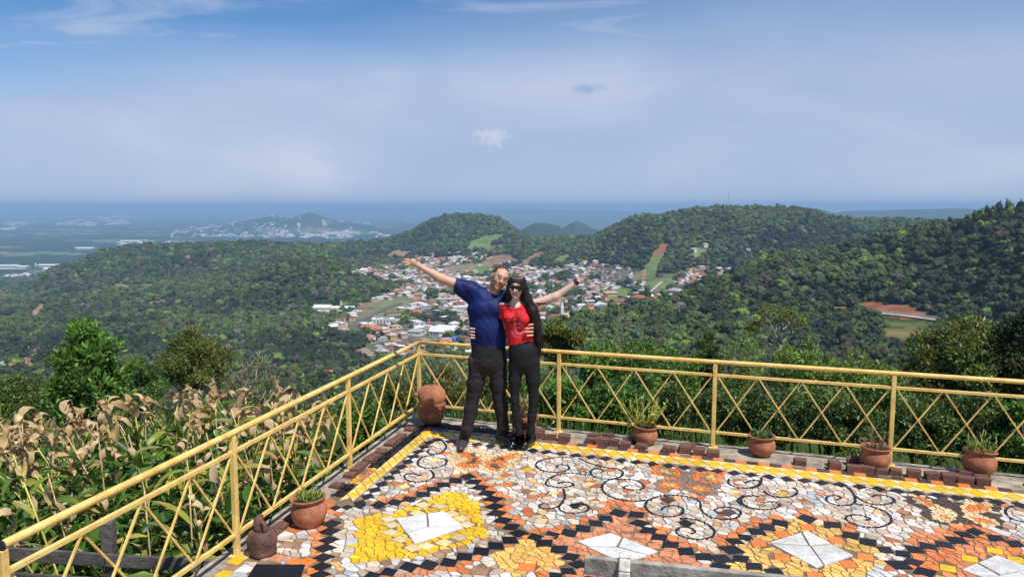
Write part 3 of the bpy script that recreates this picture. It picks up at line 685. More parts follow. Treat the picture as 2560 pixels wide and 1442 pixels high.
# black scrolls
def c1(*pts): return [(500 + x / 3.2, 1050 + y / 3.2) for x, y in pts]
def c2(*pts): return [(1200 + x / 3.657, 1050 + y / 3.657) for x, y in pts]
def c3(*pts): return [(1860 + x / 3.657, 1050 + y / 3.657) for x, y in pts]
SCROLLS = [
 c2((900,350),(1010,400),(1130,435),(1230,445),(1300,470),(1300,510),(1250,535),(1150,545),(1050,525),(1010,490),(1030,455),(1090,445),(1130,470),(1100,490)),
 c2((840,350),(700,345),(560,370),(510,410),(540,450),(640,480),(750,475),(815,450),(800,420),(740,410),(695,425),(720,440)),
 c2((1010,510),(850,490),(720,500),(630,540),(600,590),(640,610),(740,620),(830,610),(855,585),(810,570),(740,570),(710,590)),
 c2((760,630),(775,700),(750,760),(700,800),(620,815),(550,805),(535,785),(580,765),(630,780)),
 c2((750,760),(720,800),(750,840),(850,855),(950,845),(995,815),(970,775),(900,765),(830,775)),
 c2((1250,535),(1160,560),(1115,610),(1140,670),(1240,720),(1380,745),(1520,735)), c2((1230,545),(1350,545),(1450,565),(1500,610),(1460,640),(1370,640),(1310,620),(1360,600)),
 c2((1530,740),(1510,790),(1560,850),(1680,885),(1800,880),(1860,840),(1840,800),(1760,785),(1680,800),(1660,830)),
 c2((1530,740),(1640,700),(1780,690),(1920,710),(2010,750),(2020,820),(2100,890),(2220,910),(2340,900),(2385,850),(2330,810),(2220,800),(2140,830),(2200,860)),
 c2((1820,900),(1950,910),(2070,950),(2140,1010),(2120,1070),(2000,1095),(1860,1075),(1790,1025),(1830,985),(1930,990),(1970,1030),(1920,1045)),
 c2((2280,540),(2270,580),(2330,615),(2450,625),(2540,600),(2560,560),(2480,555),(2420,580)), c2((2560,700),(2450,695),(2390,720),(2400,770),(2480,810),(2560,820)),
 c3((160,530),(150,590),(90,620),(0,625)), c3((0,690),(-60,740),(0,790),(120,820),(270,815),(330,780),(270,750),(170,760)), c3((180,650),(230,690),(330,710),(440,700),(490,655),(440,620)),
 c3((905,590),(970,640),(1010,700),(1010,760),(940,785),(840,780),(760,750),(760,705),(830,690),(890,715),(840,735)), c3((1010,690),(1080,740),(1180,775),(1290,775),(1370,750),(1350,710),(1270,690),(1190,690),(1180,710)),
 c3((1010,770),(1150,790),(1270,830),(1340,890),(1330,950),(1220,985),(1060,975),(950,930),(930,890),(1000,870),(1100,880),(1160,910),(1100,920)), c3((2560,800),(2450,790),(2390,830),(2420,890),(2520,930),(2600,930)),
 c1((1930,160),(1970,210),(1940,260),(1870,280),(1820,260),(1840,235)), c1((1870,280),(1780,300),(1740,350),(1790,385),(1880,385),(1960,360),(1970,320),(1930,310)), c1((1840,400),(1870,440),(1840,480),(1740,500),(1650,480),(1640,440),(1700,430),(1770,450))]
def catmull(P, m=6):
    P = np.array(P, float); Q = np.concatenate([[2 * P[0] - P[1]], P, [2 * P[-1] - P[-2]]]); out_ = []
    for i in range(1, len(Q) - 2):
        for t_ in np.arange(m) / m: out_.append(.5 * (2 * Q[i] + (Q[i + 1] - Q[i - 1]) * t_ + (2 * Q[i - 1] - 5 * Q[i] + 4 * Q[i + 1] - Q[i + 2]) * t_ ** 2 + (3 * Q[i] - Q[i - 1] - 3 * Q[i + 1] + Q[i + 2]) * t_ ** 3))
    return np.array(out_ + [P[-1]])
scroll_pts = []
for sp_ in SCROLLS:
    P_ = catmull([px2f(*q_) for q_ in sp_]); seg = np.linalg.norm(np.diff(P_, axis=0), axis=1); L_ = np.concatenate([[0], np.cumsum(seg)]); n = max(4, int(L_[-1] / .036))
    u = np.linspace(0, L_[-1], n + 1); Q = np.stack([np.interp(u, L_, P_[:, 0]), np.interp(u, L_, P_[:, 1])], 1)
    for i in range(n):
        d = Q[i + 1] - Q[i]; l = np.linalg.norm(d); d /= l; nn_ = np.array([-d[1], d[0]]); w = random.uniform(.0095, .013); a_ = Q[i] + d * .0025; b_ = Q[i + 1] - d * .0025
        special([tuple(a_ - nn_ * w), tuple(b_ - nn_ * w * random.uniform(.85, 1.1)), tuple(b_ + nn_ * w), tuple(a_ + nn_ * w * random.uniform(.85, 1.1))], BLACK, 'scroll_tile', .0085)
        scroll_pts.append((Q[i] + Q[i + 1]) / 2)
# regions in photo pixels
def c1(*pts): return [(500 + x / 3.2, 1050 + y / 3.2) for x, y in pts]
def c2(*pts): return [(1200 + x / 3.657, 1050 + y / 3.657) for x, y in pts]
def c3(*pts): return [(1860 + x / 3.657, 1050 + y / 3.657) for x, y in pts]
REG = [
 (c1((1215,780),(1560,740),(1920,600),(2030,570),(2120,590),(2210,690),(2230,770),(2320,920),(2040,1010),(1850,1085),(1500,1110),(1210,1150),(1190,1100),(1250,950)), [YELLOW, YELLOW, (.84,.5,.03)]),
 (c2((90,1240),(250,1190),(430,1080),(550,1140),(690,1200),(820,1280),(640,1370),(300,1434),(200,1350)), [OCHRE, (.78,.50,.14)]),
 (c3((-150,1230),(390,905),(560,900),(740,950),(930,1020),(1080,1110),(1220,1190),(1250,1300),(1100,1450),(-100,1450)), [OCHRE, (.78,.50,.14)]),
 (c3((1540,1050),(1960,950),(2560,1120),(2600,1450),(1560,1450),(1400,1350)), [ORANGE, SALMON, (.78,.27,.10)]),
 (c2((660,1100),(900,1000),(1180,920),(1330,880),(1440,960),(1600,1080),(1850,1230),(2200,1420),(930,1430),(700,1180)), [SALMON, (.70,.29,.14), (.60,.24,.12)]),
 (c2((1110,770),(1160,730),(1400,750),(1500,850),(1430,850),(1260,830),(1110,850)), [ORANGE, SALMON]),
]
def ell(px, py, cx_, cy_, rx, ry, rot=0.0):
    c, s = math.cos(rot), math.sin(rot); x = px - cx_; y = (py - cy_) * 1.9; u = x * c + y * s; v = -x * s + y * c
    return (u / rx) ** 2 + (v / (ry * 1.9)) ** 2
GB = (.30,.215,.16); DKB = (.085,.055,.045); CRM = (.76,.58,.32)
BUT = [ # polygon (photo pixels), colour; the first that holds a shard wins
 (c2((1650,452),(1690,440),(1740,470),(1755,500),(1700,498),(1650,475)), (.78,.50,.12)), (c2((1620,440),(1680,425),(1760,460),(1790,505),(1760,520),(1690,510),(1630,475)), GB),
 (c2((1570,400),(1640,400),(1740,430),(1820,470),(1850,510),(1800,545),(1720,540),(1640,510),(1580,470),(1555,430)), ORANGE),
 (c2((2050,525),(2110,505),(2150,510),(2130,545),(2060,550)), (.78,.50,.12)), (c2((2010,525),(2090,490),(2190,495),(2170,550),(2060,565)), GB), (c2((1930,510),(1990,480),(2100,470),(2240,465),(2220,520),(2200,570),(2100,580),(1990,560),(1940,540)), ORANGE),
 (c2((1680,585),(1740,575),(1790,590),(1740,608),(1690,605)), (.78,.50,.12)), (c2((1625,570),(1700,560),(1840,570),(1840,610),(1760,630),(1650,620)), ORANGE), (c2((1950,605),(2010,605),(2060,630),(2000,645),(1960,630)), (.78,.50,.12)), (c2((1895,590),(1990,585),(2120,630),(2100,665),(2000,660),(1920,630)), ORANGE),
 (c2((1590,540),(1860,525),(1790,420),(1830,415),(1890,500),(1940,425),(1990,420),(1950,510),(2200,590),(2160,680),(2000,690),(1880,640),(1750,650),(1610,625)), GB),
 (c3((1565,700),(1640,715),(1750,760),(1740,795),(1650,770),(1590,735)), ORANGE), (c3((1510,670),(1600,680),(1740,750),(1850,800),(1960,870),(1900,890),(1780,850),(1640,790),(1560,740)), CRM),
 (c3((1780,850),(1850,845),(1910,880),(1880,905),(1800,890)), ORANGE), (c3((1690,830),(1800,820),(1900,870),(1930,910),(1850,935),(1760,920),(1700,880)), CRM),
 (c3((2015,805),(2060,775),(2130,765),(2210,785),(2220,825),(2150,840),(2050,835)), ORANGE), (c3((1970,800),(2050,740),(2150,725),(2250,745),(2300,800),(2260,840),(2150,850),(2000,850)), CRM),
 (c3((2060,880),(2170,890),(2290,940),(2220,950),(2110,920)), ORANGE), (c3((1990,860),(2130,860),(2260,890),(2340,940),(2320,970),(2200,970),(2080,930),(2000,890)), CRM),
 (c3((1480,650),(1740,720),(1740,650),(1790,660),(1870,760),(1960,780),(1980,690),(2010,690),(1990,790),(2060,715),(2290,715),(2340,760),(2290,850),(2390,960),(2340,990),(2050,950),(1930,940),(1800,955),(1690,910),(1640,820),(1500,740)), DKB),
 (c1((2150,268),(2190,270),(2215,310),(2205,350),(2130,355),(2130,340),(2180,335),(2185,300)), BROWN), (c1((2080,250),(2170,260),(2230,290),(2250,340),(2200,385),(2100,385),(2040,360),(2070,335),(2150,340),(2130,300),(2080,280)), ORANGE),
 (c1((2340,320),(2480,285),(2420,318),(2350,335)), BROWN), (c1((2320,360),(2390,345),(2395,380),(2340,388)), BROWN), (c1((2270,370),(2300,320),(2380,290),(2540,265),(2510,310),(2430,340),(2440,380),(2380,405),(2300,400)), ORANGE),
 (c1((2020,245),(2260,235),(2300,295),(2400,265),(2570,245),(2540,325),(2470,395),(2380,422),(2280,412),(2240,385),(2180,402),(2030,398),(2005,360)), CRM)]
def shard_colour(p, py, bi, ri, rg):
    if bi >= 0: return BUT[bi][1], 2
    if ri >= 0: return REG[ri][1][rg.integers(len(REG[ri][1]))], (1 if ri < 2 else 0)
    if p[0] < 2.0 or py < 1330:
        d = np.min(np.hypot(chain_pts[:, 0] - p[0], chain_pts[:, 1] - p[1]))
        if d < .125 and rg.random() < .96:
            # orange runs along the outside of a chain
            ctr = [px2f(1075,1318), px2f(1545,1375), px2f(2030,1375), px2f(2500,1430)]
            k = int(np.argmin([np.hypot(*(c - np.array(p))) for c in ctr])); i = int(np.argmin(np.hypot(chain_pts[:, 0] - p[0], chain_pts[:, 1] - p[1])))
            if np.hypot(*(ctr[k] - np.array(p))) > np.hypot(*(ctr[k] - chain_pts[i])): return [ORANGE, (.74,.24,.08), SALMON][rg.integers(3)], 0
    u = rg.random()
    for lim, c in ((.40, WHITE), (.60, CREAM), (.77, PINK), (.85, TAN), (.885, (.55,.17,.06)), (.94, BLUEG), (.97, (.80,.42,.16)), (1.01, (.50,.44,.36))):
        if u < lim: return c, 0
# seeds
rg = np.random.default_rng(12)
def inside_mosaic(p):
    q_ = np.asarray(p) - CORNER
    a_ = q_[0] * DR[1] - q_[1] * DR[0]        # distance from the right railing, towards the terrace
    b_ = -q_[0] * DL[1] + q_[1] * DL[0]
    return a_, b_
cell = .034; seeds = []
gx = np.arange(-2.6, 5.2, cell); gy = np.arange(4.15, 8.3, cell)
cand = []
for x in gx:
    for y in gy:
        cand.append((x + rg.uniform(-.5, .5) * cell, y + rg.uniform(-.5, .5) * cell))
rg.shuffle(cand); cand = np.array(cand)
A_ = (cand[:, 0] - CORNER[0]) * DR[1] - (cand[:, 1] - CORNER[1]) * DR[0]; Bq = -(cand[:, 0] - CORNER[0]) * DL[1] + (cand[:, 1] - CORNER[1]) * DL[0]
ppx, ppy = proj(np.concatenate([cand, np.zeros((len(cand), 1))], 1))
ok = (A_ > .50) & (Bq > .30) & (ppx > 540) & (ppx < 2700) & (ppy < 1500)
lowleft = (cand[:, 1] < 5.9) & (Bq > .18)
ok = ((A_ > .56) & ((Bq > .30) | lowleft)) & (ppx > 560) & (ppx < 2720) & (ppy < 1510)
cand = cand[ok]; ppx = ppx[ok]; ppy = ppy[ok]
BI = np.full(len(cand), -1); RI = np.full(len(cand), -1)
for k in range(len(BUT))[::-1]: BI[in_poly(ppx, ppy, BUT[k][0])] = k
for k in range(len(REG))[::-1]: RI[in_poly(ppx, ppy, REG[k][0])] = k
# choose by minimum distance that depends on the region (small shards in butterflies and yellow fields)
gridd = {}; CS = .05; kept = []; kinds = []
for p, py_, bi_, ri_ in zip(cand, ppy, BI, RI):
    c, sz = shard_colour(p, py_, bi_, ri_, rg); md_ = (.062, .046, .025)[sz] * (1 if sz else rg.choice([.62, .9, 1.35], p=[.4, .4, .2]))
    i, j = int(p[0] / CS), int(p[1] / CS); good = True
    for a_ in range(-3, 4):
        for b_ in range(-3, 4):
            for q_ in gridd.get((i + a_, j + b_), ()):
                if (q_[0] - p[0]) ** 2 + (q_[1] - p[1]) ** 2 < md_ * md_: good = False; break
            if not good: break
        if not good: break
    if good: kept.append(tuple(p)); kinds.append((c, sz)); gridd.setdefault((i, j), []).append(tuple(p))
seeds = np.array(kept); wts = rg.uniform(-1, 1, len(seeds)) * np.array([(.0013, .0006, .0002)[k[1]] for k in kinds])
sp_c = np.array([np.mean(s['p'], axis=0) for s in specials]); sp_r = np.array([max(np.hypot(q_[0] - c[0], q_[1] - c[1]) for q_ in s['p']) for s, c in zip(specials, sp_c)])
shards = []
GAP = .0040
for i, p in enumerate(seeds):
    d = np.hypot(seeds[:, 0] - p[0], seeds[:, 1] - p[1]); nb = np.argsort(d)[1:22]
    R_ = .16; poly = [(p[0] - R_, p[1] - R_), (p[0] + R_, p[1] - R_), (p[0] + R_, p[1] + R_), (p[0] - R_, p[1] + R_)]
    g_ = GAP * (.75 if kinds[i][1] else 1) * rg.uniform(.7, 1.5)
    for j in nb:
        if d[j] > .34: break
        nx_, ny_ = (seeds[j] - p) / d[j]; h_ = (d[j] ** 2 + wts[i] - wts[j]) / (2 * d[j]); poly = clip(poly, nx_, ny_, nx_ * p[0] + ny_ * p[1] + h_ - g_)
        if len(poly) < 3: break
    if len(poly) < 3: continue
    # margins of the mosaic
    for (P0, nrm, lim) in ((RP(0, .645), (-DR[1], DR[0]), 0),):
        nrm = np.array([-DR[1], DR[0]]) if np.dot(np.array([-DR[1], DR[0]]), CORNER - p) > 0 else np.array([DR[1], -DR[0]])
        poly = clip(poly, nrm[0], nrm[1], float(np.dot(nrm, P0[:2])))
    if p[1] > 5.9 and len(poly) >= 3:
        P0 = LP(0, .366); nrm = np.array([DL[1], -DL[0]]); nrm = nrm if np.dot(nrm, CORNER - p) > 0 else -nrm
        if np.dot(nrm, np.array(p) - P0[:2]) > 0: continue
        poly = clip(poly, nrm[0], nrm[1], float(np.dot(nrm, P0[:2])))
    if len(poly) < 3: continue
    ctr = np.mean(poly, axis=0); near_ = np.where(np.hypot(sp_c[:, 0] - ctr[0], sp_c[:, 1] - ctr[1]) < sp_r + .17)[0]
    for k in near_:
        if specials[k]['n'] == 'scroll_tile': continue
        S = specials[k]['p']; best = None
        # separated already?
        n_ = len(S); bd = -9
        for e in range(n_):
            a_, b_ = np.array(S[e]), np.array(S[(e + 1) % n_]); t_ = b_ - a_; l = np.hypot(*t_)
            if l < 1e-6: continue
            nx_, ny_ = t_[1] / l, -t_[0] / l; c_ = nx_ * a_[0] + ny_ * a_[1] + GAP
            mn = min(nx_ * q_[0] + ny_ * q_[1] - c_ for q_ in poly)
            if mn >= 0: best = 'sep'; break
            dc = nx_ * ctr[0] + ny_ * ctr[1] - c_
            if dc > bd: bd = dc; best = (nx_, ny_, c_)
        if best == 'sep' or best is None: continue
        if bd < -.004: poly = []; break
        poly = clip(poly, -best[0], -best[1], -best[2])
        if len(poly) < 3: break
        ctr = np.mean(poly, axis=0)
    if len(poly) < 3: continue
    ar = abs(area(poly))
    if ar < .00012: continue
    q_ = [(x, y) for x, y in poly]; 
    col = np.array(kinds[i][0]) * (1 + .10 * rg.normal()) ; shards.append((ar, q_, np.clip(col, .005, .86), ctr))
# build: the ground bed, the tiles
tile_m = attr_mat('glazed_tile', rough=0.38, var=0.13, scale=9, spec=0.35, bump=0.08, bscale=25)
tmn = tile_m.node_tree; _b = tmn.nodes['Principled BSDF']; _src = _b.inputs['Base Color'].links[0].from_socket
_g = N(tmn, 'ShaderNodeNewGeometry')
for _sc, _lo, _hi, _p in ((2.2, .76, 1.05, (.34, .58)), (38, .72, 1.04, (.30, .50))):      # trodden-in dirt and specks
    _n = N(tmn, 'ShaderNodeTexNoise'); _n.inputs['Scale'].default_value = _sc; _n.inputs['Detail'].default_value = 6; _n.inputs['Roughness'].default_value = .65; tmn.links.new(_g.outputs['Position'], _n.inputs['Vector'])
    _f = ramp(tmn, _n.outputs[0], [(_p[0], (_lo, _lo * .97, _lo * .92)), (_p[1], (_hi, _hi, _hi))]); _m = N(tmn, 'ShaderNodeMix', data_type='RGBA', blend_type='MULTIPLY'); _m.inputs[0].default_value = 1.0
    tmn.links.new(_src, _m.inputs[6]); tmn.links.new(_f, _m.inputs[7]); _src = _m.outputs[2]
tmn.links.new(_src, _b.inputs['Base Color'])
bed = [LP(.5, .125), RP(.12, .33), RP(8.4, .33), np.array([7.5, -2.5, 0]), np.array([-2.6, -2.5, 0]), LP(5.0, .10), LP(2.75, .10), LP(2.7, .125)]
bedo = link('mosaic_floor', py_mesh('mosaic_floor', [(p[0], p[1], 0.0) for p in bed], [tuple(range(len(bed)))[::-1]]), None, M['grout']); tag(bedo, kind='structure')
bm = bmesh.new(); bm.from_mesh(bedo.data); bmesh.ops.recalc_face_normals(bm, faces=bm.faces)
if bm.faces[:][0].normal.z < 0: bmesh.ops.reverse_faces(bm, faces=bm.faces[:])
bm.to_mesh(bedo.data); bm.free()
def tile_geo(poly, h, c=(0, 0), tiltx=0., tilty=0.):
    n = len(poly); V = []; ctr = np.mean(poly, axis=0)
    for (x, y) in poly: V.append((x - c[0], y - c[1], -.002))
    for (x, y) in poly:
        d = np.array([x, y]) - ctr; l = np.hypot(*d) + 1e-9; x2, y2 = np.array([x, y]) - d / l * min(.0012, l * .2)
        V.append((x2 - c[0], y2 - c[1], h + tiltx * (x - ctr[0]) + tilty * (y - ctr[1])))
    Fc = [tuple(range(n, 2 * n))] + [(k, (k + 1) % n, (k + 1) % n + n, k + n) for k in range(n)]
    return V, Fc
def tile_obj(name, poly, col, h):
    if area(poly) < 0: poly = poly[::-1]
    c = np.mean(poly, axis=0); V, Fc = tile_geo(poly, h, c, random.gauss(0, .006), random.gauss(0, .006))
    me = py_mesh(name, V, Fc); vcol(me, 'col', np.array(col)[None].repeat(len(V), 0)); me.materials.append(tile_m)
    return link(name, me, bedo, loc=(c[0], c[1], 0))
cnt = {}
late = []
def onview(poly):
    px, py = proj(np.array([*np.mean(poly, axis=0), 0.])); return -40 < px < 2600 and py < 1480
def psize(poly):
    px, py = proj(np.array([[q_[0], q_[1], 0.] for q_ in poly])); return abs(area(list(zip(px, py))))
by = {}
for s in specials: by.setdefault(s['n'], []).append(s)
rest = []
for nm, L_ in by.items():
    L_ = [s for s in L_ if onview(s['p'])] + [s for s in L_ if not onview(s['p'])]
    vis = sorted([s for s in L_ if onview(s['p'])], key=lambda s: -psize(s['p']))
    for k, s in enumerate(vis):
        if k < 300 and nm != 'scroll_tile': tile_obj(nm, s['p'], np.array(s['c']) * random.uniform(.9, 1.08), s['h'])
        elif nm == 'scroll_tile' and k < 300: tile_obj(nm, s['p'], np.array(s['c']) * random.uniform(.7, 2.2), s['h'])
        else: rest.append((s['p'], np.array(s['c']) * random.uniform(.8, 1.3), s['h']))
    rest += [(s['p'], s['c'], s['h']) for s in L_ if not onview(s['p'])]
shards.sort(key=lambda s: -psize(s[1]) if onview(s[1]) else 0)
for s in shards[:300]: tile_obj('tile_shard', s[1], s[2], .006)
rest += [(s[1], s[2], .0055 + rg.normal() * .0007) for s in shards[300:]]
mb = MB(); cols = []
for poly, c, h in rest:
    if area(poly) < 0: poly = poly[::-1]
    V, Fc = tile_geo(poly, h, (0, 0), rg.normal() * .008, rg.normal() * .008); mb.add(V, Fc); cols += [tuple(c)] * len(V)
me = mb.mesh('small_shards'); vcol(me, 'col', np.array(cols)); me.materials.append(tile_m)
so_ = link('small_shards', me, bedo); so_['kind'] = 'stuff'
print('specials', len(specials), 'shards', len(shards))
# dark pebble strip outside the left band, and in the corner
peb = MB(); pm = mat('pebble', (.045, .042, .042), rough=.5, var=.4, scale=30)
def pebbles(P, s0, s1, o0, o1, n):
    for k in range(n):
        p = P(random.uniform(s0, s1), random.uniform(o0, o1)); a_ = random.uniform(0, 3.14); l = random.uniform(.018, .04); w = random.uniform(.006, .011)
        R_ = np.array([[math.cos(a_), -math.sin(a_), 0], [math.sin(a_), math.cos(a_), 0], [0, 0, 1]])
        peb.box((p[0], p[1], .004), (l, w, .014), R_)
pebbles(LP, .35, 1.7, .14, .228, 800); pebbles(LP, 2.15, 2.42, .13, .228, 160); pebbles(RP, .2, 1.3, .17, .31, 560)
po_ = peb.build('pebble_strip', pm, bedo); po_['kind'] = 'stuff'
# orange and yellow scraps between pebbles and band, and tiles in the corner
for k in range(26):
    s = random.uniform(1.7, 2.15); o_2 = random.uniform(.14, .225); p = LP(s, o_2); c = [ORANGE, YELLOW, TAN][k % 3]
    tile_obj('edge_scrap', [(p[0] + .026 * math.cos(a_ + random.uniform(-.3, .3)), p[1] + .026 * math.sin(a_)) for a_ in np.linspace(0, 6.28, 5)[:-1]], c, .006)
for k in range(9):
    p = RP(.30 + k * .1, .43); c = [ORANGE, (.15,.18,.24), (.12,.14,.2), TAN, (.30,.08,.05), (.12,.15,.22), (.28,.09,.06), ORANGE, (.12,.14,.2)][k]
    tile_obj('corner_tile', [tuple(RP(.22 + k * .1 + a_, .335 + b_)[:2]) for a_, b_ in ((0, 0), (.092, 0), (.092, .085), (0, .085))], c, .006)

# loose bricks of the edging, children of the slab
bme = []
for k in range(4):
    m_ = MB(); m_.box((0, 0, 0), (1, 1, 1)); mm = m_.mesh('brick')
    for v in mm.vertices: v.co = Vector(v.co) + Vector((random.gauss(0, .035), random.gauss(0, .035), random.gauss(0, .06)))
    mm.materials.append(M['brick']); bme.append(mm)
def brick(p, rz, size):
    o = link('brick', random.choice(bme), slab, loc=(p[0], p[1], size[2] / 2 - .004)); o.scale = size; o.rotation_euler = (random.gauss(0, .03), random.gauss(0, .03), rz); return o
ar_ = math.atan2(DR[1], DR[0]); al_ = math.atan2(DL[1], DL[0])
k = 0; s = 1.35
while s < 8.0:
    u = random.random()
    if u < .74:
        w = random.uniform(.10, .13); brick(RP(s, .275 + random.gauss(0, .012)), ar_ + random.gauss(0, .08), (w, .085, random.uniform(.045, .07)))
        if random.random() < .45: brick(RP(s, .185 + random.gauss(0, .012)), ar_ + random.gauss(0, .1), (w * .95, .08, random.uniform(.045, .07)))
        if random.random() < .18: brick(RP(s + .02, .09), ar_ + random.gauss(0, .2), (w * .95, .08, random.uniform(.045, .07)))
    s += random.uniform(.115, .16)
s = .35
while s < 3.4:
    if random.random() < .78: brick(LP(s, .065 + random.gauss(0, .006)), al_ + random.gauss(0, .05), (random.uniform(.10, .13), .10, random.uniform(.025, .04)))
    s += random.uniform(.12, .14)

# ------------------------------------------------------------------ clay pots
def pot_profile(R_, h):
    o = [(0, 0), (.55, 0), (.62, .015), (.83, .17), (.97, .36), (1.0, .5), (.97, .63), (.88, .76), (.815, .82), (.80, .85), (.86, .875), (.93, .91), (.97, .955), (.975, .985), (.95, 1.0), (.89, .995), (.83, .95), (.77, .87), (.76, .80)]
    return [(r * R_, z * h) for r, z in o[1:]]
def pot(px, py, R_, h, label, tilt=(0, 0), m='terracotta', rz=0):
    p = ground(px, py); root = empty('clay_pot', (p[0], p[1], 0)); tag(root, label, 'pot', 'round clay pots along the railing')
    body = MB().lathe(pot_profile(R_, h), seg=36).build('pot_body', M[m], root, True); body.rotation_euler = (tilt[0], tilt[1], rz)
    MB().tube([(R_ * .945 * math.cos(a_), R_ * .945 * math.sin(a_), h * .965) for a_ in np.linspace(0, 2 * math.pi, 37)], R_ * .045, 8, caps=False).build('rim', M[m], body, True)
    MB().lathe([(R_ * .80, h * .86), (R_ * .4, h * .885), (.001, h * .89)][::-1], seg=20).build('soil', M['soil'], root, True).rotation_euler = body.rotation_euler
    return p, R_, h
POTS = [pot(1612, 1108, .125, .185, 'terracotta pot holding a yellow flowering shrub, nearest the couple', (0, .05)),
        pot(1903, 1136, .130, .200, 'terracotta pot with low grey green succulents, under the second railing bay', (.03, 0)),
        pot(2185, 1170, .135, .210, 'terracotta pot with bare reddish stems, in front of a railing post', (0, .04)),
        pot(2445, 1185, .142, .222, 'rightmost terracotta pot, with upright light green sprigs', (-.10, .10)),
        pot(775, 1312, .135, .225, 'terracotta pot with moss and grass, beside the left railing', (.0, -.05))]
# two pots stacked mouth to mouth in the corner
p = ground(1080, 1058); root = empty('stacked_clay_pots', (p[0], p[1], 0)); tag(root, 'two terracotta pots stacked mouth to mouth at the railing corner', 'pot')
ZS = .72
def zz_(L): return [(r, z * ZS) for r, z in L]
MB().lathe(zz_([(.06, .0), (.10, .03), (.138, .10), (.150, .16), (.146, .215), (.138, .245), (.146, .26), (.148, .275), (.138, .285), (.05, .285)]), seg=36).build('lower_pot', M['terracotta'], root, True)
MB().lathe(zz_([(.05, .290), (.140, .290), (.149, .30), (.147, .318), (.139, .33), (.150, .37), (.158, .43), (.150, .50), (.125, .555), (.09, .59), (.02, .60)]), seg=36).build('upper_pot', M['terracotta'], root, True)
MB().tube([(.139 * math.cos(a_), .139 * math.sin(a_),   .288 * ZS) for a_ in np.linspace(0, 2 * math.pi, 37)], .015, 8, caps=False).build('rim', M['terracotta'], root, True)
for zr in (.262, .312): MB().tube([(.150 * math.cos(a_), .150 * math.sin(a_), zr * ZS) for a_ in np.linspace(0, 2 * math.pi, 37)], .0085, 8, caps=False).build('rim', M['terracotta'], root, True)
MB().lathe([(.001, 0), (.05, .012), (.062, .03), (.055, .045)][::-1], seg=16).build('broken_lip', M['terracotta'], root, True, loc=(-.145, .01, .30))
# square planter behind the woman's legs
p = ground(1312, 1098); root = empty('square_planter', (p[0] + .0, p[1], 0), ar_); tag(root, 'orange square planter with a dry plant behind the woman\'s legs', 'planter')
m_ = MB(); w0, w1, hh = .085, .115, .24
m_.add([(-w0, -w0, 0), (w0, -w0, 0), (w0, w0, 0), (-w0, w0, 0), (-w1, -w1, hh), (w1, -w1, hh), (w1, w1, hh), (-w1, w1, hh)], [(3, 2, 1, 0), (0, 1, 5, 4), (1, 2, 6, 5), (2, 3, 7, 6), (3, 0, 4, 7), (4, 5, 6, 7)])
m_.build('planter_body', M['terracotta'], root, bevel=.006)
rm = MB()
for (a_, b_) in (((-w1, -w1), (w1, -w1)), ((w1, -w1), (w1, w1)), ((w1, w1), (-w1, w1)), ((-w1, w1), (-w1, -w1))): rm.bar((a_[0], a_[1], hh - .01), (b_[0], b_[1], hh - .01), .022, .035)
rm.build('planter_rim', M['terracotta'], root, bevel=.004)
# broken vase / driftwood-like vessel at the lower left
p = ground(657, 1385); root = empty('broken_vase', (p[0], p[1], 0)); tag(root, 'dark broken clay vessel with a jagged neck by the left railing', 'vase')
MB().lathe([(.085, 0), (.092, .03), (.088, .06), (.098, .085), (.103, .12), (.09, .16), (.07, .175), (.02, .17)], seg=28, wob=lambda a_, z: .05 * math.sin(3 * a_ + z * 30) + .03 * math.sin(7 * a_)).build('vessel_body', M['terracotta_dark'], root, True)
MB().tube([(-.02, 0, .15), (-.03, .005, .20), (-.022, .0, .25), (.0, 0, .285)], [.035, .03, .034, .018], 9).build('neck', M['terracotta_dark'], root, True)
MB().tube([(.0, -.01, .245), (.028, -.02, .225), (.03, -.025, .185), (.015, -.02, .165)], [.014, .016, .015, .012], 8).build('handle', M['terracotta_dark'], root, True)

# ------------------------------------------------------------------ bench seen from behind
b0 = ground(1462, 1388, .80); b1 = ground(2010, 1443, .80); bd = (b1 - b0)[:2]; bl_ = 1.7; ab = math.atan2(bd[1], bd[0])
root = empty('park_bench', (b0[0], b0[1], 0), ab); tag(root, 'weathered grey wooden bench with white frames, seen from behind', 'bench')
def bb(name, c, size, m, ry=0, rx=0, bev=.004):
    o = MB().box((0, 0, 0), size).build(name, M[m], root, bevel=bev, loc=c); o.rotation_euler = (rx, ry, 0); return o
bb('back_slat', (.85, .0, .757), (bl_, .03, .086), 'grey_wood', rx=.06); bb('back_slat', (.85, .012, .650), (bl_, .03, .086), 'grey_wood', rx=.06)
bb('back_slat', (.85, .024, .545), (bl_, .03, .086), 'grey_wood', rx=.06)
for k in range(4): bb('seat_slat', (.85, .10 + k * .105, .43), (bl_, .09, .028), 'grey_wood')
for x in (.185, 1.5):
    fr = MB(); w = .052
    path = [(x, -.05, .0), (x, -.055, .30), (x, -.052, .60), (x, -.038, .76), (x, -.018, .812), (x, .012, .822), (x, .032, .800)]
    for a_, b_ in zip(path[:-1], path[1:]): fr.bar(a_, b_, w, .022, up=(0, 1, .3))
    fr.bar((x, -.05, .405), (x, .47, .405), w, .02); fr.bar((x, .45, .40), (x, .47, 0), w, .022, up=(0, 1, 0))
    fr.build('bench_frame', M['white_paint'], root, bevel=.006)

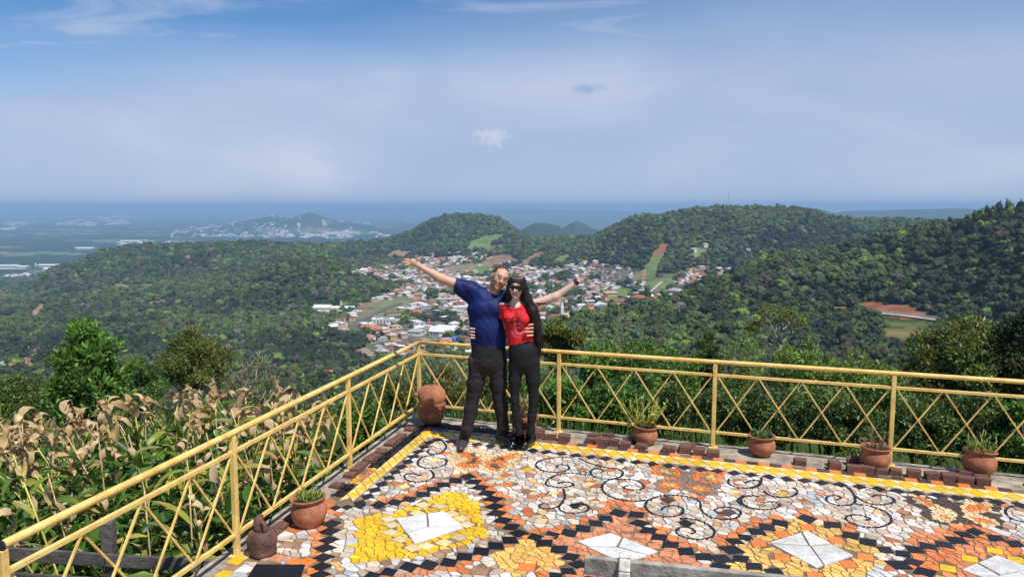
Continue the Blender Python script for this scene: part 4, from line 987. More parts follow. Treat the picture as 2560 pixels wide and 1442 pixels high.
# ------------------------------------------------------------------ old wooden fence on the lower ground at the left
f0 = atY(-60, 1362, 4.75); f1 = atY(565, 1402, 5.05)
root = empty('wooden_fence', (f0[0], f0[1], -1.2)); tag(root, 'old grey plank fence on the lower ground left of the terrace', 'fence')
fb = np.array([f0[0], f0[1], -1.2]); d_ = (f1 - f0) / np.linalg.norm(f1 - f0)
for zt in (0.0, -.175, -.35):
    a_ = f0 - fb + np.array([0, 0, zt - .04]) - d_ * .8; mid = (f0 + f1) / 2 - fb + np.array([0, 0, zt - .045]) ; b_ = f1 - fb + np.array([0, 0, zt - .04])
    MB().bar(a_, mid - d_ * .004, .025, .088).build('fence_board', M['old_wood'], root, bevel=.004)
    MB().bar(mid + d_ * .004, b_, .025, .088).build('fence_board', M['old_wood'], root, bevel=.004)
for t_ in (-.25, .5, .56 + .48):
    q_ = f0 + (f1 - f0) * t_ - fb
    top = .20 if abs(t_ - .5) < .01 else .05
    MB().bar((q_[0] + .0, q_[1] + .055, .0), (q_[0], q_[1] + .055, q_[2] + top), .075, .075).build('fence_post', M['old_wood'], root, bevel=.006)
# ================================================================== plants
LEAF = leaf_mat('leaf', rough=.42, spec=.45, trans=.30); DRY = leaf_mat('dry_leaf', rough=.8, spec=.15, trans=.2)
BARK = mat('bark', (.13, .10, .075), rough=.95, var=.3, scale=12, bump=.5, bscale=40)
PALEBARK = mat('pale_bark', (.36, .31, .25), rough=.9, var=.25, scale=12, bump=.3, bscale=40)
def leaves_np(P, D, Nn, L, Wd, col, fold=.18):
    """one rhombic, slightly folded leaf (two triangles) per point"""
    D = D / (np.linalg.norm(D, axis=1)[:, None] + 1e-9); S = np.cross(D, Nn); S /= np.linalg.norm(S, axis=1)[:, None] + 1e-9; U = np.cross(S, D)
    L = L[:, None]; Wd = Wd[:, None]; mid = P + D * L * .45
    a = P; b = mid + S * Wd * .5 + U * Wd * fold; c = P + D * L - U * L * .08; d = mid - S * Wd * .5 + U * Wd * fold
    V = np.stack([a, b, c, d], 1).reshape(-1, 3); k = np.arange(len(P)) * 4
    Fc = np.concatenate([np.stack([k, k + 1, k + 2], 1), np.stack([k, k + 2, k + 3], 1)])
    return V, Fc, np.repeat(col, 4, axis=0)
def foliage_object(name, parts, parent=None, m=None):
    V = []; Fc = []; C = []; n = 0
    for v, f, c in parts: V.append(v); Fc.append(f + n); C.append(c); n += len(v)
    me = np_mesh(name, np.concatenate(V), np.concatenate(Fc)); vcol(me, 'col', np.clip(np.concatenate(C), .003, 1)); me.materials.append(m or LEAF)
    return link(name, me, parent)
def crown_leaves(rg, centres, radii, n, leaf, pal, up=.35, asp=.45, droop=0.0):
    """leaves in clumps; centres (K,3), radii (K,)"""
    K = len(centres); k = rg.integers(0, K, n); d = rg.normal(size=(n, 3)); d /= np.linalg.norm(d, axis=1)[:, None]
    rr = radii[k] * rg.uniform(.25, 1, n) ** .45
    P = centres[k] + d * rr[:, None] * np.array([1, 1, .8])
    D = d * .8 + rg.normal(size=(n, 3)) * .55; D[:, 2] += up - droop
    Nn = d * .6 + rg.normal(size=(n, 3)) * .5; Nn[:, 2] += .8
    pal = np.array(pal); ci = rg.integers(0, len(pal), K); tone = rg.uniform(.75, 1.25, K)
    col = pal[ci[k]] * tone[k][:, None] * rg.uniform(.7, 1.35, (n, 1))
    sw = rg.random(n) < .25; col[sw] = pal[rg.integers(0, len(pal), sw.sum())] * rg.uniform(.7, 1.3, (sw.sum(), 1))
    L = leaf * rg.uniform(.65, 1.35, n)
    return leaves_np(P, D, Nn, L, L * asp, col)
GREEN = [(0.088,0.184,0.029),(0.120,0.240,0.035),(0.064,0.136,0.026),(0.144,0.272,0.048)]
BRIGHT = [(.115,.235,.035),(.15,.29,.045),(.08,.16,.03),(.12,.22,.045)]
OLIVE = [(0.120,0.160,0.032),(0.160,0.200,0.035),(0.080,0.112,0.026),(0.208,0.208,0.048)]
DARK = [(.08,.13,.030),(.105,.17,.036),(.06,.10,.026),(.15,.21,.045)]
LIGHT = [(0.192,0.320,0.056),(0.256,0.368,0.064),(0.144,0.256,0.048),(0.208,0.272,0.064)]
BROWNISH = [(0.192,0.176,0.048),(0.256,0.208,0.080),(0.128,0.144,0.040),(0.160,0.208,0.048)]
def near_tree(name, label, px, top, bot, wpx, Y, pal, leaf=.06, n=9000, K=60, group=None, cat='tree', shape='round', bark=None, up=.35, asp=.45, depth=None, clump=.24, twigs=0):
    rg = np.random.default_rng(int(px * 7 + top)); bark = bark or BARK
    t = atY(px, top, Y); b = atY(px, bot, Y); x0 = t[0]; zt, zb = t[2], b[2]; R_ = wpx / 2 * Y / F; H_ = zt - zb
    gz = float(terr_xy(np.array([x0]), np.array([Y]))[0])
    root = empty(name, (x0, Y, gz)); tag(root, label, cat, group)
    off = np.array([x0, Y, gz])
    # clump centres
    C = []
    while len(C) < K:
        u = rg.uniform(-1, 1, 3); 
        if np.linalg.norm(u) > 1: continue
        w = 1.0
        if shape == 'cone': w = max(.14, (1 - (u[2] + 1) / 2) ** .55)
        if shape == 'dome': w = math.sqrt(max(.02, 1 - max(0, u[2]) ** 2))
        rr = np.hypot(u[0], u[1])
        if rr < .35 and rg.random() < .5: continue
        C.append((x0 + u[0] * R_ * w * .85, Y + u[1] * (depth or R_) * w * .85, zb + (u[2] + 1) / 2 * H_ * .93))
    C = np.array(C)
    # the outline is uneven: some clumps stick out
    C += rg.normal(0, R_ * .05, C.shape)
    rad = R_ * clump * rg.uniform(.6, 1.3, K)
    V, Fc, col = crown_leaves(rg, C, rad, n, leaf, pal, up, asp)
    cr = foliage_object('crown', [(V - off, Fc, col)], root)
    base = np.array([x0, Y, gz - .3]); fork = np.array([x0, Y, max(gz + .25 * (zt - gz), zb)])
    mb = MB(); mb.tube([base - off, (base + fork) / 2 + np.array([.05, 0, 0]) - off, fork - off], [.05 * R_ + .03, .04 * R_ + .025, .035 * R_ + .02], 7); mb.build('trunk', bark, root, True)
    mb = MB()
    for c in C[rg.choice(K, min(K, 16), False)]:
        m1 = fork * .5 + c * .5 + rg.normal(0, .08 * R_, 3); mb.tube(np.array([fork, m1, c]) - off, [.02 * R_ + .012, .012 * R_ + .008, .004], 5)
    for k in range(twigs):
        c = C[rg.integers(K)]; d = rg.normal(size=3); d[2] = abs(d[2]) + .3; d /= np.linalg.norm(d); q_ = c + d * R_ * rg.uniform(.3, .6)
        mb.tube(np.array([c, (c + q_) / 2 + rg.normal(0, .03, 3), q_]) - off, [.008, .005, .002], 4)
    mb.build('limbs', bark, root, True)
    return root
if 'plants' not in SKIP:
    near_tree('leafy_tree', 'bright green leafy young tree at far left behind the withered plants', 212, 800, 1060, 270, 11.5, BRIGHT, .10, 11000, 90, shape='cone', asp=.36, up=.75, clump=.22)
    near_tree('round_tree', 'round olive green tree with a dense dome behind the withered plants', 480, 812, 990, 205, 17, OLIVE, .06, 15000, 90, shape='dome', clump=.2, twigs=30)
    near_tree('shrub', 'low dark green shrub between the leafy young tree and the round tree', 335, 890, 1040, 150, 13, GREEN, .065, 5000, 40, cat='shrub', twigs=20)
    near_tree('bare_shrub', 'thin half bare shrub right of the round olive tree', 630, 880, 1020, 130, 15, BROWNISH, .045, 1600, 40, cat='shrub', bark=PALEBARK, twigs=120)
    near_tree('bush', 'dark bush at the left edge below the far houses', 30, 935, 1060, 200, 13, DARK, .06, 6000, 45, cat='bush')
    near_tree('glossy_bush', 'round glossy bush just right of the woman above the railing', 1404, 800, 915, 128, 15, OLIVE, .075, 6500, 50, cat='bush', clump=.22, twigs=20)
    R_BEHIND = [ # px, top, bottom, width, distance, palette, leaf, n, words
     (1500, 838, 1000, 140, 13.5, BRIGHT + LIGHT, .075, 4500, 'light green shrub with arching sprays, right of the glossy bush'),
     (1600, 842, 1010, 150, 13, BRIGHT, .06, 4500, 'mid green shrub behind the first full railing bay on the right'),
     (1690, 848, 1020, 140, 14, GREEN, .06, 4500, 'dark shrub left of the tall narrow evergreen bush'),
     (1772, 818, 1000, 82, 14.5, DARK, .055, 5500, 'tall narrow dark evergreen bush above the second railing post'),
     (1860, 826, 1040, 160, 13.5, OLIVE + LIGHT, .05, 4000, 'loose olive shrub below the bare branched tree'),
     (2000, 845, 1040, 160, 13, LIGHT, .065, 4500, 'pale green shrub right of the bare branched tree'),
     (2110, 858, 1050, 170, 12.5, OLIVE + LIGHT, .06, 4500, 'olive shrub with yellowish tips behind the third railing post'),
     (2200, 880, 1060, 160, 12, GREEN + LIGHT, .06, 4500, 'green shrub at the foot of the large dark tree'),
     (1440, 930, 1080, 150, 10.5, BRIGHT, .08, 3600, 'leafy bright weed shrub behind the railing right of the woman'),
     (1560, 945, 1090, 150, 10.3, GREEN, .085, 3200, 'broad leaved green shrub behind the yellow flowering pot'),
     (1680, 935, 1100, 160, 11, DARK, .06, 4200, 'dark low shrub behind the lattice between the first two pots'),
     (1830, 950, 1110, 160, 10.6, DARK, .06, 4200, 'dark twiggy shrub behind the pot of succulents'),
     (1960, 950, 1120, 170, 10.2, DARK, .055, 4800, 'dense dark shrub behind the lattice left of the third post'),
     (2100, 960, 1140, 180, 9.8, DARK, .06, 5000, 'dense shrub behind the pot of bare reddish stems'),
     (2290, 985, 1140, 180, 9.6, DARK, .06, 4500, 'dark shrub behind the lattice right of the third post'),
     (2440, 975, 1150, 190, 9.4, DARK, .065, 5000, 'dark shrub behind the rightmost clay pot'),
     (2570, 985, 1180, 190, 9.0, GREEN, .07, 4500, 'grassy green shrub at the right edge behind the railing'),
     (1110, 905, 1050, 170, 12, BROWNISH, .05, 5200, 'brownish green brush behind the corner of the railing'),
     (1000, 930, 1080, 130, 11, OLIVE, .055, 3800, 'olive brush outside the railing left of the corner pots'),
     (1230, 915, 1070, 150, 11, OLIVE, .055, 3800, 'olive brush seen between the couple and the corner'),
     (1340, 930, 1080, 120, 11, GREEN, .07, 3000, 'green brush behind the woman at railing height'),
     (900, 985, 1130, 130, 9.5, GREEN, .06, 3600, 'green brush outside the left railing near the corner'),
    ]
    for (px, tp, bt, w, Y, pal, lf, n, words) in R_BEHIND:
        near_tree('shrub', words, px, tp, bt, w, Y, pal, lf, n, 42, group='shrubs behind the railing', cat='shrub', clump=.27, twigs=14)
    near_tree('dark_tree', 'large dark green tree rising over the railing at the right', 2420, 778, 1080, 370, 14, DARK + OLIVE, .08, 24000, 130, shape='dome', clump=.17, twigs=30)
    near_tree('dark_tree', 'dark olive tree at the right edge, taller than its neighbour', 2590, 742, 1050, 240, 13, [(.05,.06,.018),(.07,.075,.02),(.03,.05,.014)], .07, 12000, 80, shape='dome', clump=.2, twigs=40)
    # bare-branched pale tree
    rg = np.random.default_rng(5); b = atY(1952, 1000, 14); x0, Y = b[0], 14.0; gz = float(terr_xy(np.array([x0]), np.array([Y]))[0])
    root = empty('bare_tree', (x0, Y, gz)); tag(root, 'pale bare branched tree with sparse yellowish leaves above the railing', 'tree'); off = np.array([x0, Y, gz])
    tips = []; tr = MB(); lm = MB(); crotch = np.array(atY(1950, 862, Y))
    tr.tube(np.array([(x0, Y, gz - .2), (x0 + .05, Y, (gz + crotch[2]) / 2), crotch]) - off, [.05, .04, .032], 7); tr.build('trunk', PALEBARK, root, True)
    def grow(p, d, l, r, lev):
        q_ = p + d * l; m_ = (p + q_) / 2 + rg.normal(0, l * .08, 3); lm.tube(np.array([p, m_, q_]) - off, [r, r * .85, r * .62], 5)
        if lev == 0: tips.append(q_); return
        for k in range(2 + (rg.random() < .45)):
            e = d + rg.normal(0, .55, 3) * np.array([1, .8, .6]); e[2] += .12; e /= np.linalg.norm(e); grow(q_, e, l * rg.uniform(.6, .85), r * .6, lev - 1)
    for dd in ((-.9, 0, .55), (.75, .2, .75), (.1, -.2, 1.0), (-.4, .3, .9)): dv = np.array(dd); grow(crotch, dv / np.linalg.norm(dv), .24, .022, 4)
    lm.build('limbs', PALEBARK, root, True); tips = np.array(tips)
    foliage_object('crown', [(lambda q_: (q_[0] - off, q_[1], q_[2]))(crown_leaves(rg, tips, np.full(len(tips), .06), 2600, .045, OLIVE))], root)

    # ---------------------------------------------------------------- withered ginger-like plants at the left
    def strip_leaf(name, L_, w, droop, curl, cols, seed, seg=5, rough_=.0025):
        rg = np.random.default_rng(seed); V = []; Fc = []; C = []
        a = 0.25; p = np.zeros(3)
        for k in range(seg + 1):
            t_ = k / seg; ww = w * math.sin(math.pi * min(1, (t_ * .93 + .06)) ** .8) * .5 + .002
            tw = curl * t_ * rg.uniform(.7, 1.2); ca, sa = math.cos(tw), math.sin(tw)
            f_ = .35 + .8 * abs(curl) * .35
            for sgn in (-1, 0, 1):
                y_ = sgn * ww * ca; z_ = abs(sgn) * ww * f_ + sgn * ww * sa
                V.append(p + np.array([0, y_, z_ + rg.normal(0, rough_ if sgn else rough_ * .3)]))
                c = np.array(cols[0] if sgn == 0 else cols[1]) * (1 - t_) + np.array(cols[2]) * t_ ** 1.5 + 0 ; C.append(np.clip(c * rg.uniform(.8, 1.2), .004, 1))
            p = p + np.array([math.cos(a), 0, math.sin(a)]) * L_ / seg; a -= droop / seg * (1.0 + .5 * t_)
        for k in range(seg):
            for j in (0, 1): i = k * 3 + j; Fc.append((i, i + 1, i + 4, i + 3))
        me = py_mesh(name, V, Fc, True); vcol(me, 'col', np.array(C)); return me
    gl = []; dl = []
    for k in range(6):
        cg = [((0.149,0.284,0.027),(0.068,0.169,0.019),(0.176,0.230,0.027)), ((0.257,0.365,0.041),(0.095,0.203,0.027),(0.405,0.351,0.054)), ((0.108,0.230,0.027),(0.047,0.115,0.016),(0.095,0.162,0.020)), ((0.486,0.459,0.068),(0.230,0.311,0.041),(0.486,0.324,0.108)), ((0.176,0.284,0.041),(0.095,0.189,0.027),(0.513,0.324,0.121)), ((0.540,0.459,0.068),(0.405,0.378,0.054),(0.513,0.297,0.108))][k]
        m_ = strip_leaf('leaf', random.uniform(.28, .42), random.uniform(.05, .076), random.uniform(.5, 1.5), random.uniform(-.3, .3), cg, 20 + k); m_.materials.append(LEAF); gl.append(m_)
    for k in range(8):
        cd = [((.66,.49,.26),(.72,.54,.31),(.48,.32,.15)), ((.54,.36,.18),(.62,.44,.23),(.36,.22,.10)), ((.76,.60,.37),(.74,.57,.33),(.56,.39,.20)), ((.38,.24,.12),(.48,.32,.16),(.24,.14,.07))][k % 4]
        m_ = strip_leaf('dry_leaf', random.uniform(.15, .27), random.uniform(.042, .070), random.uniform(1.4, 4.2), random.uniform(-1.9, 1.9), cd, 40 + k, 7, .010); m_.materials.append(DRY); dl.append(m_)
    STEM = mat('stem', (.58, .50, .12), rough=.5, var=.2, scale=5, col2=(.26, .29, .05)); STEMD = mat('dry_stem', (.58, .42, .22), rough=.7, var=.25, scale=5, col2=(.32, .20, .10))
    rg = np.random.default_rng(3); G = []
    def left_of_rail(x, y): 
        q_ = np.array([x, y]) - CORNER; return -(-q_[0] * DL[1] + q_[1] * DL[0])
    tries = 0
    while len(G) < 185 and tries < 40000:
        tries += 1; x = rg.uniform(-7.5, -1.2); y = rg.uniform(5.0, 10.2)
        if left_of_rail(x, y) < .35: continue
        px, py = proj(np.array([x, y, 0.])); 
        if px < -120 or px > 760: continue
        if min([9] + [math.hypot(x - a, y - b) for a, b in G]) < .30: continue
        G.append((x, y))
    G.sort(key=lambda p: p[1])
    # the tops of the stand follow the photo's edge of withered leaves
    edge_x = [-100, 0, 120, 250, 400, 480, 560, 640, 740, 900]; edge_y = [1010, 1010, 1015, 1000, 950, 945, 950, 965, 985, 1010]
    fillP = []
    for gi_, (x, y) in enumerate(G):
        gz = float(terr_xy(np.array([x]), np.array([y]))[0]); px, _ = proj(np.array([x, y, 0.]))
        cap = float(np.interp(px, edge_x, edge_y)); zmax = atY(px, cap, y)[2] + rg.uniform(-.25, .06)
        H_ = float(np.clip(zmax - gz, .7, 2.1)) * rg.uniform(.72, 1.0); dry = y > 6.6
        lean = rg.normal(0, .22) - .30 if px < 420 else rg.normal(0, .2) + .08
        if left_of_rail(x, y) < .9: lean = -abs(lean) * .6
        root = empty('ginger_plant', (x, y, gz)); 
        row = 'by the plank fence' if y < 6.0 else ('mid clump' if y < 8 else 'at the back')
        col_ = 'at the left edge' if px < 110 else 'before the leafy young tree' if px < 330 else 'before the round olive tree' if px < 560 else 'beside the left railing'
        ln = 'leaning left' if lean < -.28 else 'leaning right' if lean > .12 else 'upright'
        tag(root, '%s %s reed plant, %s, %s, %s' % ('tall' if H_ > 1.5 else 'short', ln, 'withered' if dry else 'green', row, col_), 'plant', 'reed like plants left of the railing')
        top = np.array([lean * H_, rg.normal(0, .12), H_]); mid = np.array([lean * H_ * .38, 0, H_ * .55]); S = lambda t_: (1 - t_) ** 2 * np.zeros(3) + 2 * t_ * (1 - t_) * mid + t_ * t_ * top
        sm = STEMD if rg.random() < .35 else STEM
        MB().tube([S(t_) for t_ in np.linspace(0, 1, 6)], np.linspace(.011, .005, 6), 5).build('stem', sm, root, True)
        nl = int(rg.integers(9, 14)); a0 = rg.uniform(0, 6.28)
        for k in range(nl):
            t_ = .25 + .72 * k / nl; isdry = (t_ > .66 and rg.random() < (.8 if dry else .35)); me = dl[rg.integers(8)] if isdry else gl[rg.integers(6) if rg.random() < .75 else rg.integers(3)]
            o = link('dry_leaf' if isdry else 'leaf', me, root, loc=S(t_)); s_ = rg.uniform(.65, 1.1); o.scale = (s_, s_, s_)
            o.rotation_euler = (rg.normal(0, .3), (-.5 if not isdry else .2) + rg.normal(0, .3), a0 + k * math.pi + rg.normal(0, .5))
        for k in range(int(rg.integers(4, 8)) if dry else int(rg.integers(0, 2))):
            o = link('dry_leaf', dl[rg.integers(8)], root, loc=S(.95 + .05 * rg.random())); o.rotation_euler = (rg.normal(0, .5), -.7 + rg.normal(0, .6), rg.uniform(0, 6.28)); s_ = rg.uniform(.6, 1.15); o.scale = (s_, s_, s_)
        for k in range(64): fillP.append((x + rg.normal(0, .28), y + rg.normal(0, .28), gz + rg.uniform(.05, .70) * H_))
    fillP = np.array(fillP); fillP = fillP[[left_of_rail(p[0], p[1]) > .12 for p in fillP]]; n = len(fillP)
    D = rg.normal(size=(n, 3)); D[:, 2] = D[:, 2] * .6 + .25; Nn = rg.normal(size=(n, 3)) * .5 + np.array([0, 0, 1.0]); L = rg.uniform(.16, .36, n)
    pal = np.array([(.06,.14,.018),(.08,.18,.022),(.045,.10,.014),(.16,.23,.03),(.32,.32,.05),(.40,.28,.14)]); col = pal[rg.choice(6, n, p=[.27,.25,.23,.13,.06,.06])] * rg.uniform(.7, 1.3, (n, 1))
    tag(foliage_object('undergrowth', [leaves_np(fillP, D, Nn, L, L * .24, col)]), 'dense leafy undergrowth among the tall withered plants', 'undergrowth', kind='stuff')
    # lawn at the lower left and weeds along the outside of the terrace
    def blades(n, xf, hmin, hmax, pal, wr=.03):
        P = np.array([xf() for _ in range(n)]); z = terr_xy(P[:, 0], P[:, 1]); P = np.concatenate([P, z[:, None]], 1)
        D = rg.normal(0, .35, (n, 3)); D[:, 2] = 1; L = rg.uniform(hmin, hmax, n); Nn = rg.normal(size=(n, 3)); pal = np.array(pal); col = pal[rg.integers(0, len(pal), n)] * rg.uniform(.7, 1.3, (n, 1))
        return leaves_np(P, D, Nn, L, np.maximum(.006, L * wr), col)
    tag(foliage_object('lawn_grass', [blades(16000, lambda: (rg.uniform(-4.6, -2.1), rg.uniform(3.0, 5.1)), .04, .11, [(.09,.19,.02),(.12,.22,.03),(.07,.15,.02)], .09)]), 'short green lawn at the lower left corner', 'grass', kind='stuff')
    def wr_(): p = RP(rg.uniform(-.6, 9.5), -.2 - abs(rg.normal(0, .8))); return p[0], p[1]
    def wl_(): p = LP(rg.uniform(-.5, 5.2), -.2 - abs(rg.normal(0, .25))); return p[0], p[1]
    wv = [blades(20000, wr_, .35, .95, [(.06,.13,.02),(.08,.17,.025),(.04,.09,.015),(.13,.17,.04)], .05), blades(3000, wl_, .25, .7, [(.06,.13,.02),(.08,.17,.025),(.04,.09,.015)], .05)]
    P = np.array([wr_() for _ in range(1700)]); c = np.concatenate([P, (terr_xy(P[:, 0], P[:, 1]) + rg.uniform(.05, .72, 1700))[:, None]], 1); wv.append(crown_leaves(rg, c, np.full(1700, .13), 28000, .065, GREEN + BRIGHT + DARK + OLIVE))
    P = np.array([wl_() for _ in range(260)]); c = np.concatenate([P, (terr_xy(P[:, 0], P[:, 1]) + rg.uniform(.05, .7, 260))[:, None]], 1); wv.append(crown_leaves(rg, c, np.full(260, .12), 4500, .06, GREEN + DARK))
    tag(foliage_object('weeds', wv), 'green weeds and grass growing along the outside of the terrace', 'weeds', kind='stuff')
    # scrub on the slope between the shrubs and the woods
    n = 2600; a = rg.uniform(-.66, .70, n); r = np.exp(rg.uniform(math.log(13), math.log(150), n)); z = terr(a, r); Rr = .35 + r * .018
    C = np.stack([r * np.sin(a), r * np.cos(a), z + Rr * .5], 1); pv_ = []
    for q_ in range(1): pv_.append(crown_leaves(rg, C, Rr * rg.uniform(.7, 1.3, n), 60000, 1.0, GREEN + DARK + OLIVE))
    # leaf size grows with distance (coarser clumps far down the slope)
    V, Fc, col = pv_[0]; Vq = V.reshape(-1, 4, 3); rr = np.hypot(Vq[:, 0, 0], Vq[:, 0, 1]); sc = np.clip(.05 + rr * .0042, .05, .6)[:, None, None]; Vq = Vq[:, :1] + (Vq - Vq[:, :1]) * sc
    tag(foliage_object('slope_scrub', [(Vq.reshape(-1, 3), Fc, col)]), 'mixed scrub covering the slope below the terrace', 'scrub', kind='stuff')

    # ---------------------------------------------------------------- plants in the pots
    def sprigs(name, label, i, n, hmin, hmax, pal, leaf, asp=.3, spread=.5, stems=True, stemcol=None, lv=14):
        p, R_, h = POTS[i]; rg = np.random.default_rng(60 + i); root = empty(name, (p[0], p[1], h * .88)); tag(root, label, 'plant'); mb = MB(); Lp = []
        for k in range(n):
            a = rg.uniform(0, 6.28); r = R_ * .7 * math.sqrt(rg.random()); b0 = np.array([r * math.cos(a), r * math.sin(a), -.01]); d = np.array([math.cos(a) * spread * rg.random(), math.sin(a) * spread * rg.random(), 1]); d /= np.linalg.norm(d); H_ = rg.uniform(hmin, hmax)
            q_ = b0 + d * H_; m_ = (b0 + q_) / 2 + rg.normal(0, .01, 3); mb.tube([b0, m_, q_], [.004, .003, .0018], 4)
            for j in range(lv): t_ = rg.uniform(.15, 1); Lp.append(b0 * (1 - t_) + q_ * t_ + rg.normal(0, .004, 3))
        mb.build('stems', stemcol or STEM, root, True); Lp = np.array(Lp); m = len(Lp); D = rg.normal(size=(m, 3)); D[:, 2] = abs(D[:, 2]) * .7 + .2; L = leaf * rg.uniform(.6, 1.4, m); pal = np.array(pal)
        foliage_object('foliage', [leaves_np(Lp, D, rg.normal(size=(m, 3)) + np.array([0, 0, 1]), L, L * asp, pal[rg.integers(0, len(pal), m)] * rg.uniform(.7, 1.3, (m, 1)))], root)
    sprigs('flowering_shrub', 'small shrub with yellow flowers in the clay pot nearest the couple', 0, 26, .12, .40, GREEN + [(.75,.55,.02),(.6,.5,.04)], .03, .5, .9)
    sprigs('succulent', 'low grey green succulents in the second clay pot', 1, 26, .02, .08, [(.16,.24,.09),(.12,.20,.06),(.2,.26,.12)], .04, .6, 1.0)
    RST = mat('red_stem', (.20, .09, .075), rough=.7, var=.3, scale=8)
    sprigs('bare_stem_plant', 'succulent with bare reddish stems in the third clay pot', 2, 16, .08, .22, [(.18,.09,.07),(.10,.16,.04),(.12,.2,.04)], .03, .5, 1.0, stemcol=RST, lv=3)
    sprigs('sprig_plant', 'upright light green sprigs in the rightmost clay pot', 3, 30, .08, .24, LIGHT + BRIGHT, .032, .35, .35)
    sprigs('moss_plant', 'moss and thin grass in the clay pot beside the left railing', 4, 40, .02, .12, BRIGHT + [(.18,.22,.04)], .03, .3, .6)
    p = ground(1312, 1098); rg = np.random.default_rng(77); root = empty('dry_plant', (p[0], p[1], .232)); tag(root, 'dry pale plant in the square planter behind the woman', 'plant'); mb = MB(); Lp = []
    for k in range(22):
        a = rg.uniform(0, 6.28); q_ = np.array([math.cos(a) * rg.uniform(.02, .13), math.sin(a) * rg.uniform(.02, .13), rg.uniform(.08, .26)]); mb.tube([(q_[0] * .2, q_[1] * .2, -.02), q_ * .6 + np.array([0, 0, .03]), q_], [.005, .004, .002], 4); Lp += [q_ * rg.uniform(.5, 1) for _ in range(8)]
    mb.build('stems', STEMD, root, True); Lp = np.array(Lp); m = len(Lp); D = rg.normal(size=(m, 3)); L = rg.uniform(.03, .07, m)
    foliage_object('dry_leaves', [leaves_np(Lp, D, rg.normal(size=(m, 3)), L, L * .3, np.array([(.4,.32,.2),(.15,.2,.05)])[rg.integers(0, 2, m)])], root, DRY)
# ================================================================== the town in the valley
def wallmat(n, c): return mat(n, c, rough=.9, var=.06, scale=.3)
def roofmat(n, c): return mat(n, c, rough=.8, var=.2, scale=.25)
WALLS = {'white': wallmat('white_wall', (.74,.72,.67)), 'cream': wallmat('cream_wall', (.66,.56,.40)), 'grey': wallmat('grey_wall', (.42,.41,.39)), 'pink': wallmat('pink_wall', (.60,.40,.32)), 'ochre': wallmat('ochre_wall', (.60,.40,.14)), 'pale blue': wallmat('pale_blue_wall', (.42,.52,.60)), 'brick red': wallmat('brick_red_wall', (.36,.14,.08))}
ROOFS = {'orange tiled': roofmat('orange_tile_roof', (.47,.17,.075)), 'dark red': roofmat('dark_red_roof', (.26,.085,.055)), 'brown': roofmat('brown_roof', (.19,.115,.085)), 'light grey': roofmat('light_grey_roof', (.46,.45,.43)), 'white metal': roofmat('white_metal_roof', (.72,.73,.73)), 'dark grey': roofmat('dark_grey_roof', (.20,.20,.205)), 'faded pink': roofmat('faded_pink_roof', (.52,.31,.23)), 'blue': roofmat('blue_roof', (.05,.15,.50))}
GLASS = mat('window_glass', (.035,.045,.055), rough=.15, var=.2, scale=1)
ROAD = mat('asphalt', (.13,.115,.10), rough=.95, var=.15, scale=.3); DIRT = mat('dirt_road', (.34,.24,.165), rough=.95, var=.2, scale=.2); PALE = mat('pale_road', (.42,.36,.29), rough=.95, var=.15, scale=.2)
_cache = {}
def unit_wall(mk):
    k = ('w', mk)
    if k not in _cache: m_ = MB(); m_.box((0, 0, .5), (1, 1, 1)); me = m_.mesh('wall'); me.materials.append(WALLS[mk]); _cache[k] = me
    return _cache[k]
def unit_roof(shape, mk):
    k = (shape, mk)
    if k in _cache: return _cache[k]
    m_ = MB(); e = .56
    if shape == 'gable': m_.add([(-e,-e,0),(e,-e,0),(e,e,0),(-e,e,0),(-e,0,1),(e,0,1)], [(0,1,5,4),(2,3,4,5),(0,4,3),(1,2,5),(3,2,1,0)])
    elif shape == 'hipped': m_.add([(-e,-e,0),(e,-e,0),(e,e,0),(-e,e,0),(-.22,0,1),(.22,0,1)], [(0,1,5,4),(2,3,4,5),(0,4,3),(1,2,5),(3,2,1,0)])
    elif shape == 'flat': m_.box((0, 0, .18), (1.06, 1.06, .36)).box((-.2, .1, .45), (.18, .2, .35))
    elif shape == 'lean-to': m_.add([(-e,-e,0),(e,-e,0),(e,e,.55),(-e,e,.55),(-e,-e,.1),(e,-e,.1),(e,e,.65),(-e,e,.65)], [(3,2,1,0),(4,5,6,7),(0,1,5,4),(1,2,6,5),(2,3,7,6),(3,0,4,7)])
    me = m_.mesh('roof'); me.materials.append(ROOFS[mk]); _cache[k] = me; return me
m_ = MB(); m_.box((0, 0, 0), (1, 1, 1)); WIN = m_.mesh('window'); WIN.materials.append(GLASS)
def house(p, rz, w, d, h, rh, wall, roof, shape, label, name='house', cat='house', group=None, nwin=3, top=None):
    root = empty(name, (p[0], p[1], p[2] - .4), rz); tag(root, label, cat, group)
    o = link('wall', unit_wall(wall), root); o.scale = (w, d, h + .4)
    o = link('roof', unit_roof(shape, roof), root, loc=(0, 0, h + .402)); o.scale = (w, d, rh)
    fx = -math.cos(rz) * p[1] * 0 ; dirc = np.array([-p[0], -p[1]]); dirc /= np.linalg.norm(dirc)
    ly = -math.sin(rz) * dirc[0] + math.cos(rz) * dirc[1]; lx = math.cos(rz) * dirc[0] + math.sin(rz) * dirc[1]
    sy = 1 if ly > 0 else -1; sx = 1 if lx > 0 else -1
    for k in range(nwin):
        q_ = link('window', WIN, root, loc=(w * ((k + .5) / nwin - .5), sy * (d / 2 + .02), h * .55 + .4)); q_.scale = (w / nwin * .45, .16, min(1.6, h * .4))
    if nwin: q_ = link('window', WIN, root, loc=(sx * (w / 2 + .02), 0, h * .55 + .4)); q_.scale = (.16, d * .3, min(1.6, h * .4))
    return root
LM = []     # landmarks: (x, y, words)
def at_px(px, py): 
    p = terr_hit(px, py); return p
def landmark(px, py, words): p = at_px(px, py); LM.append((p[0], p[1], words)); return p
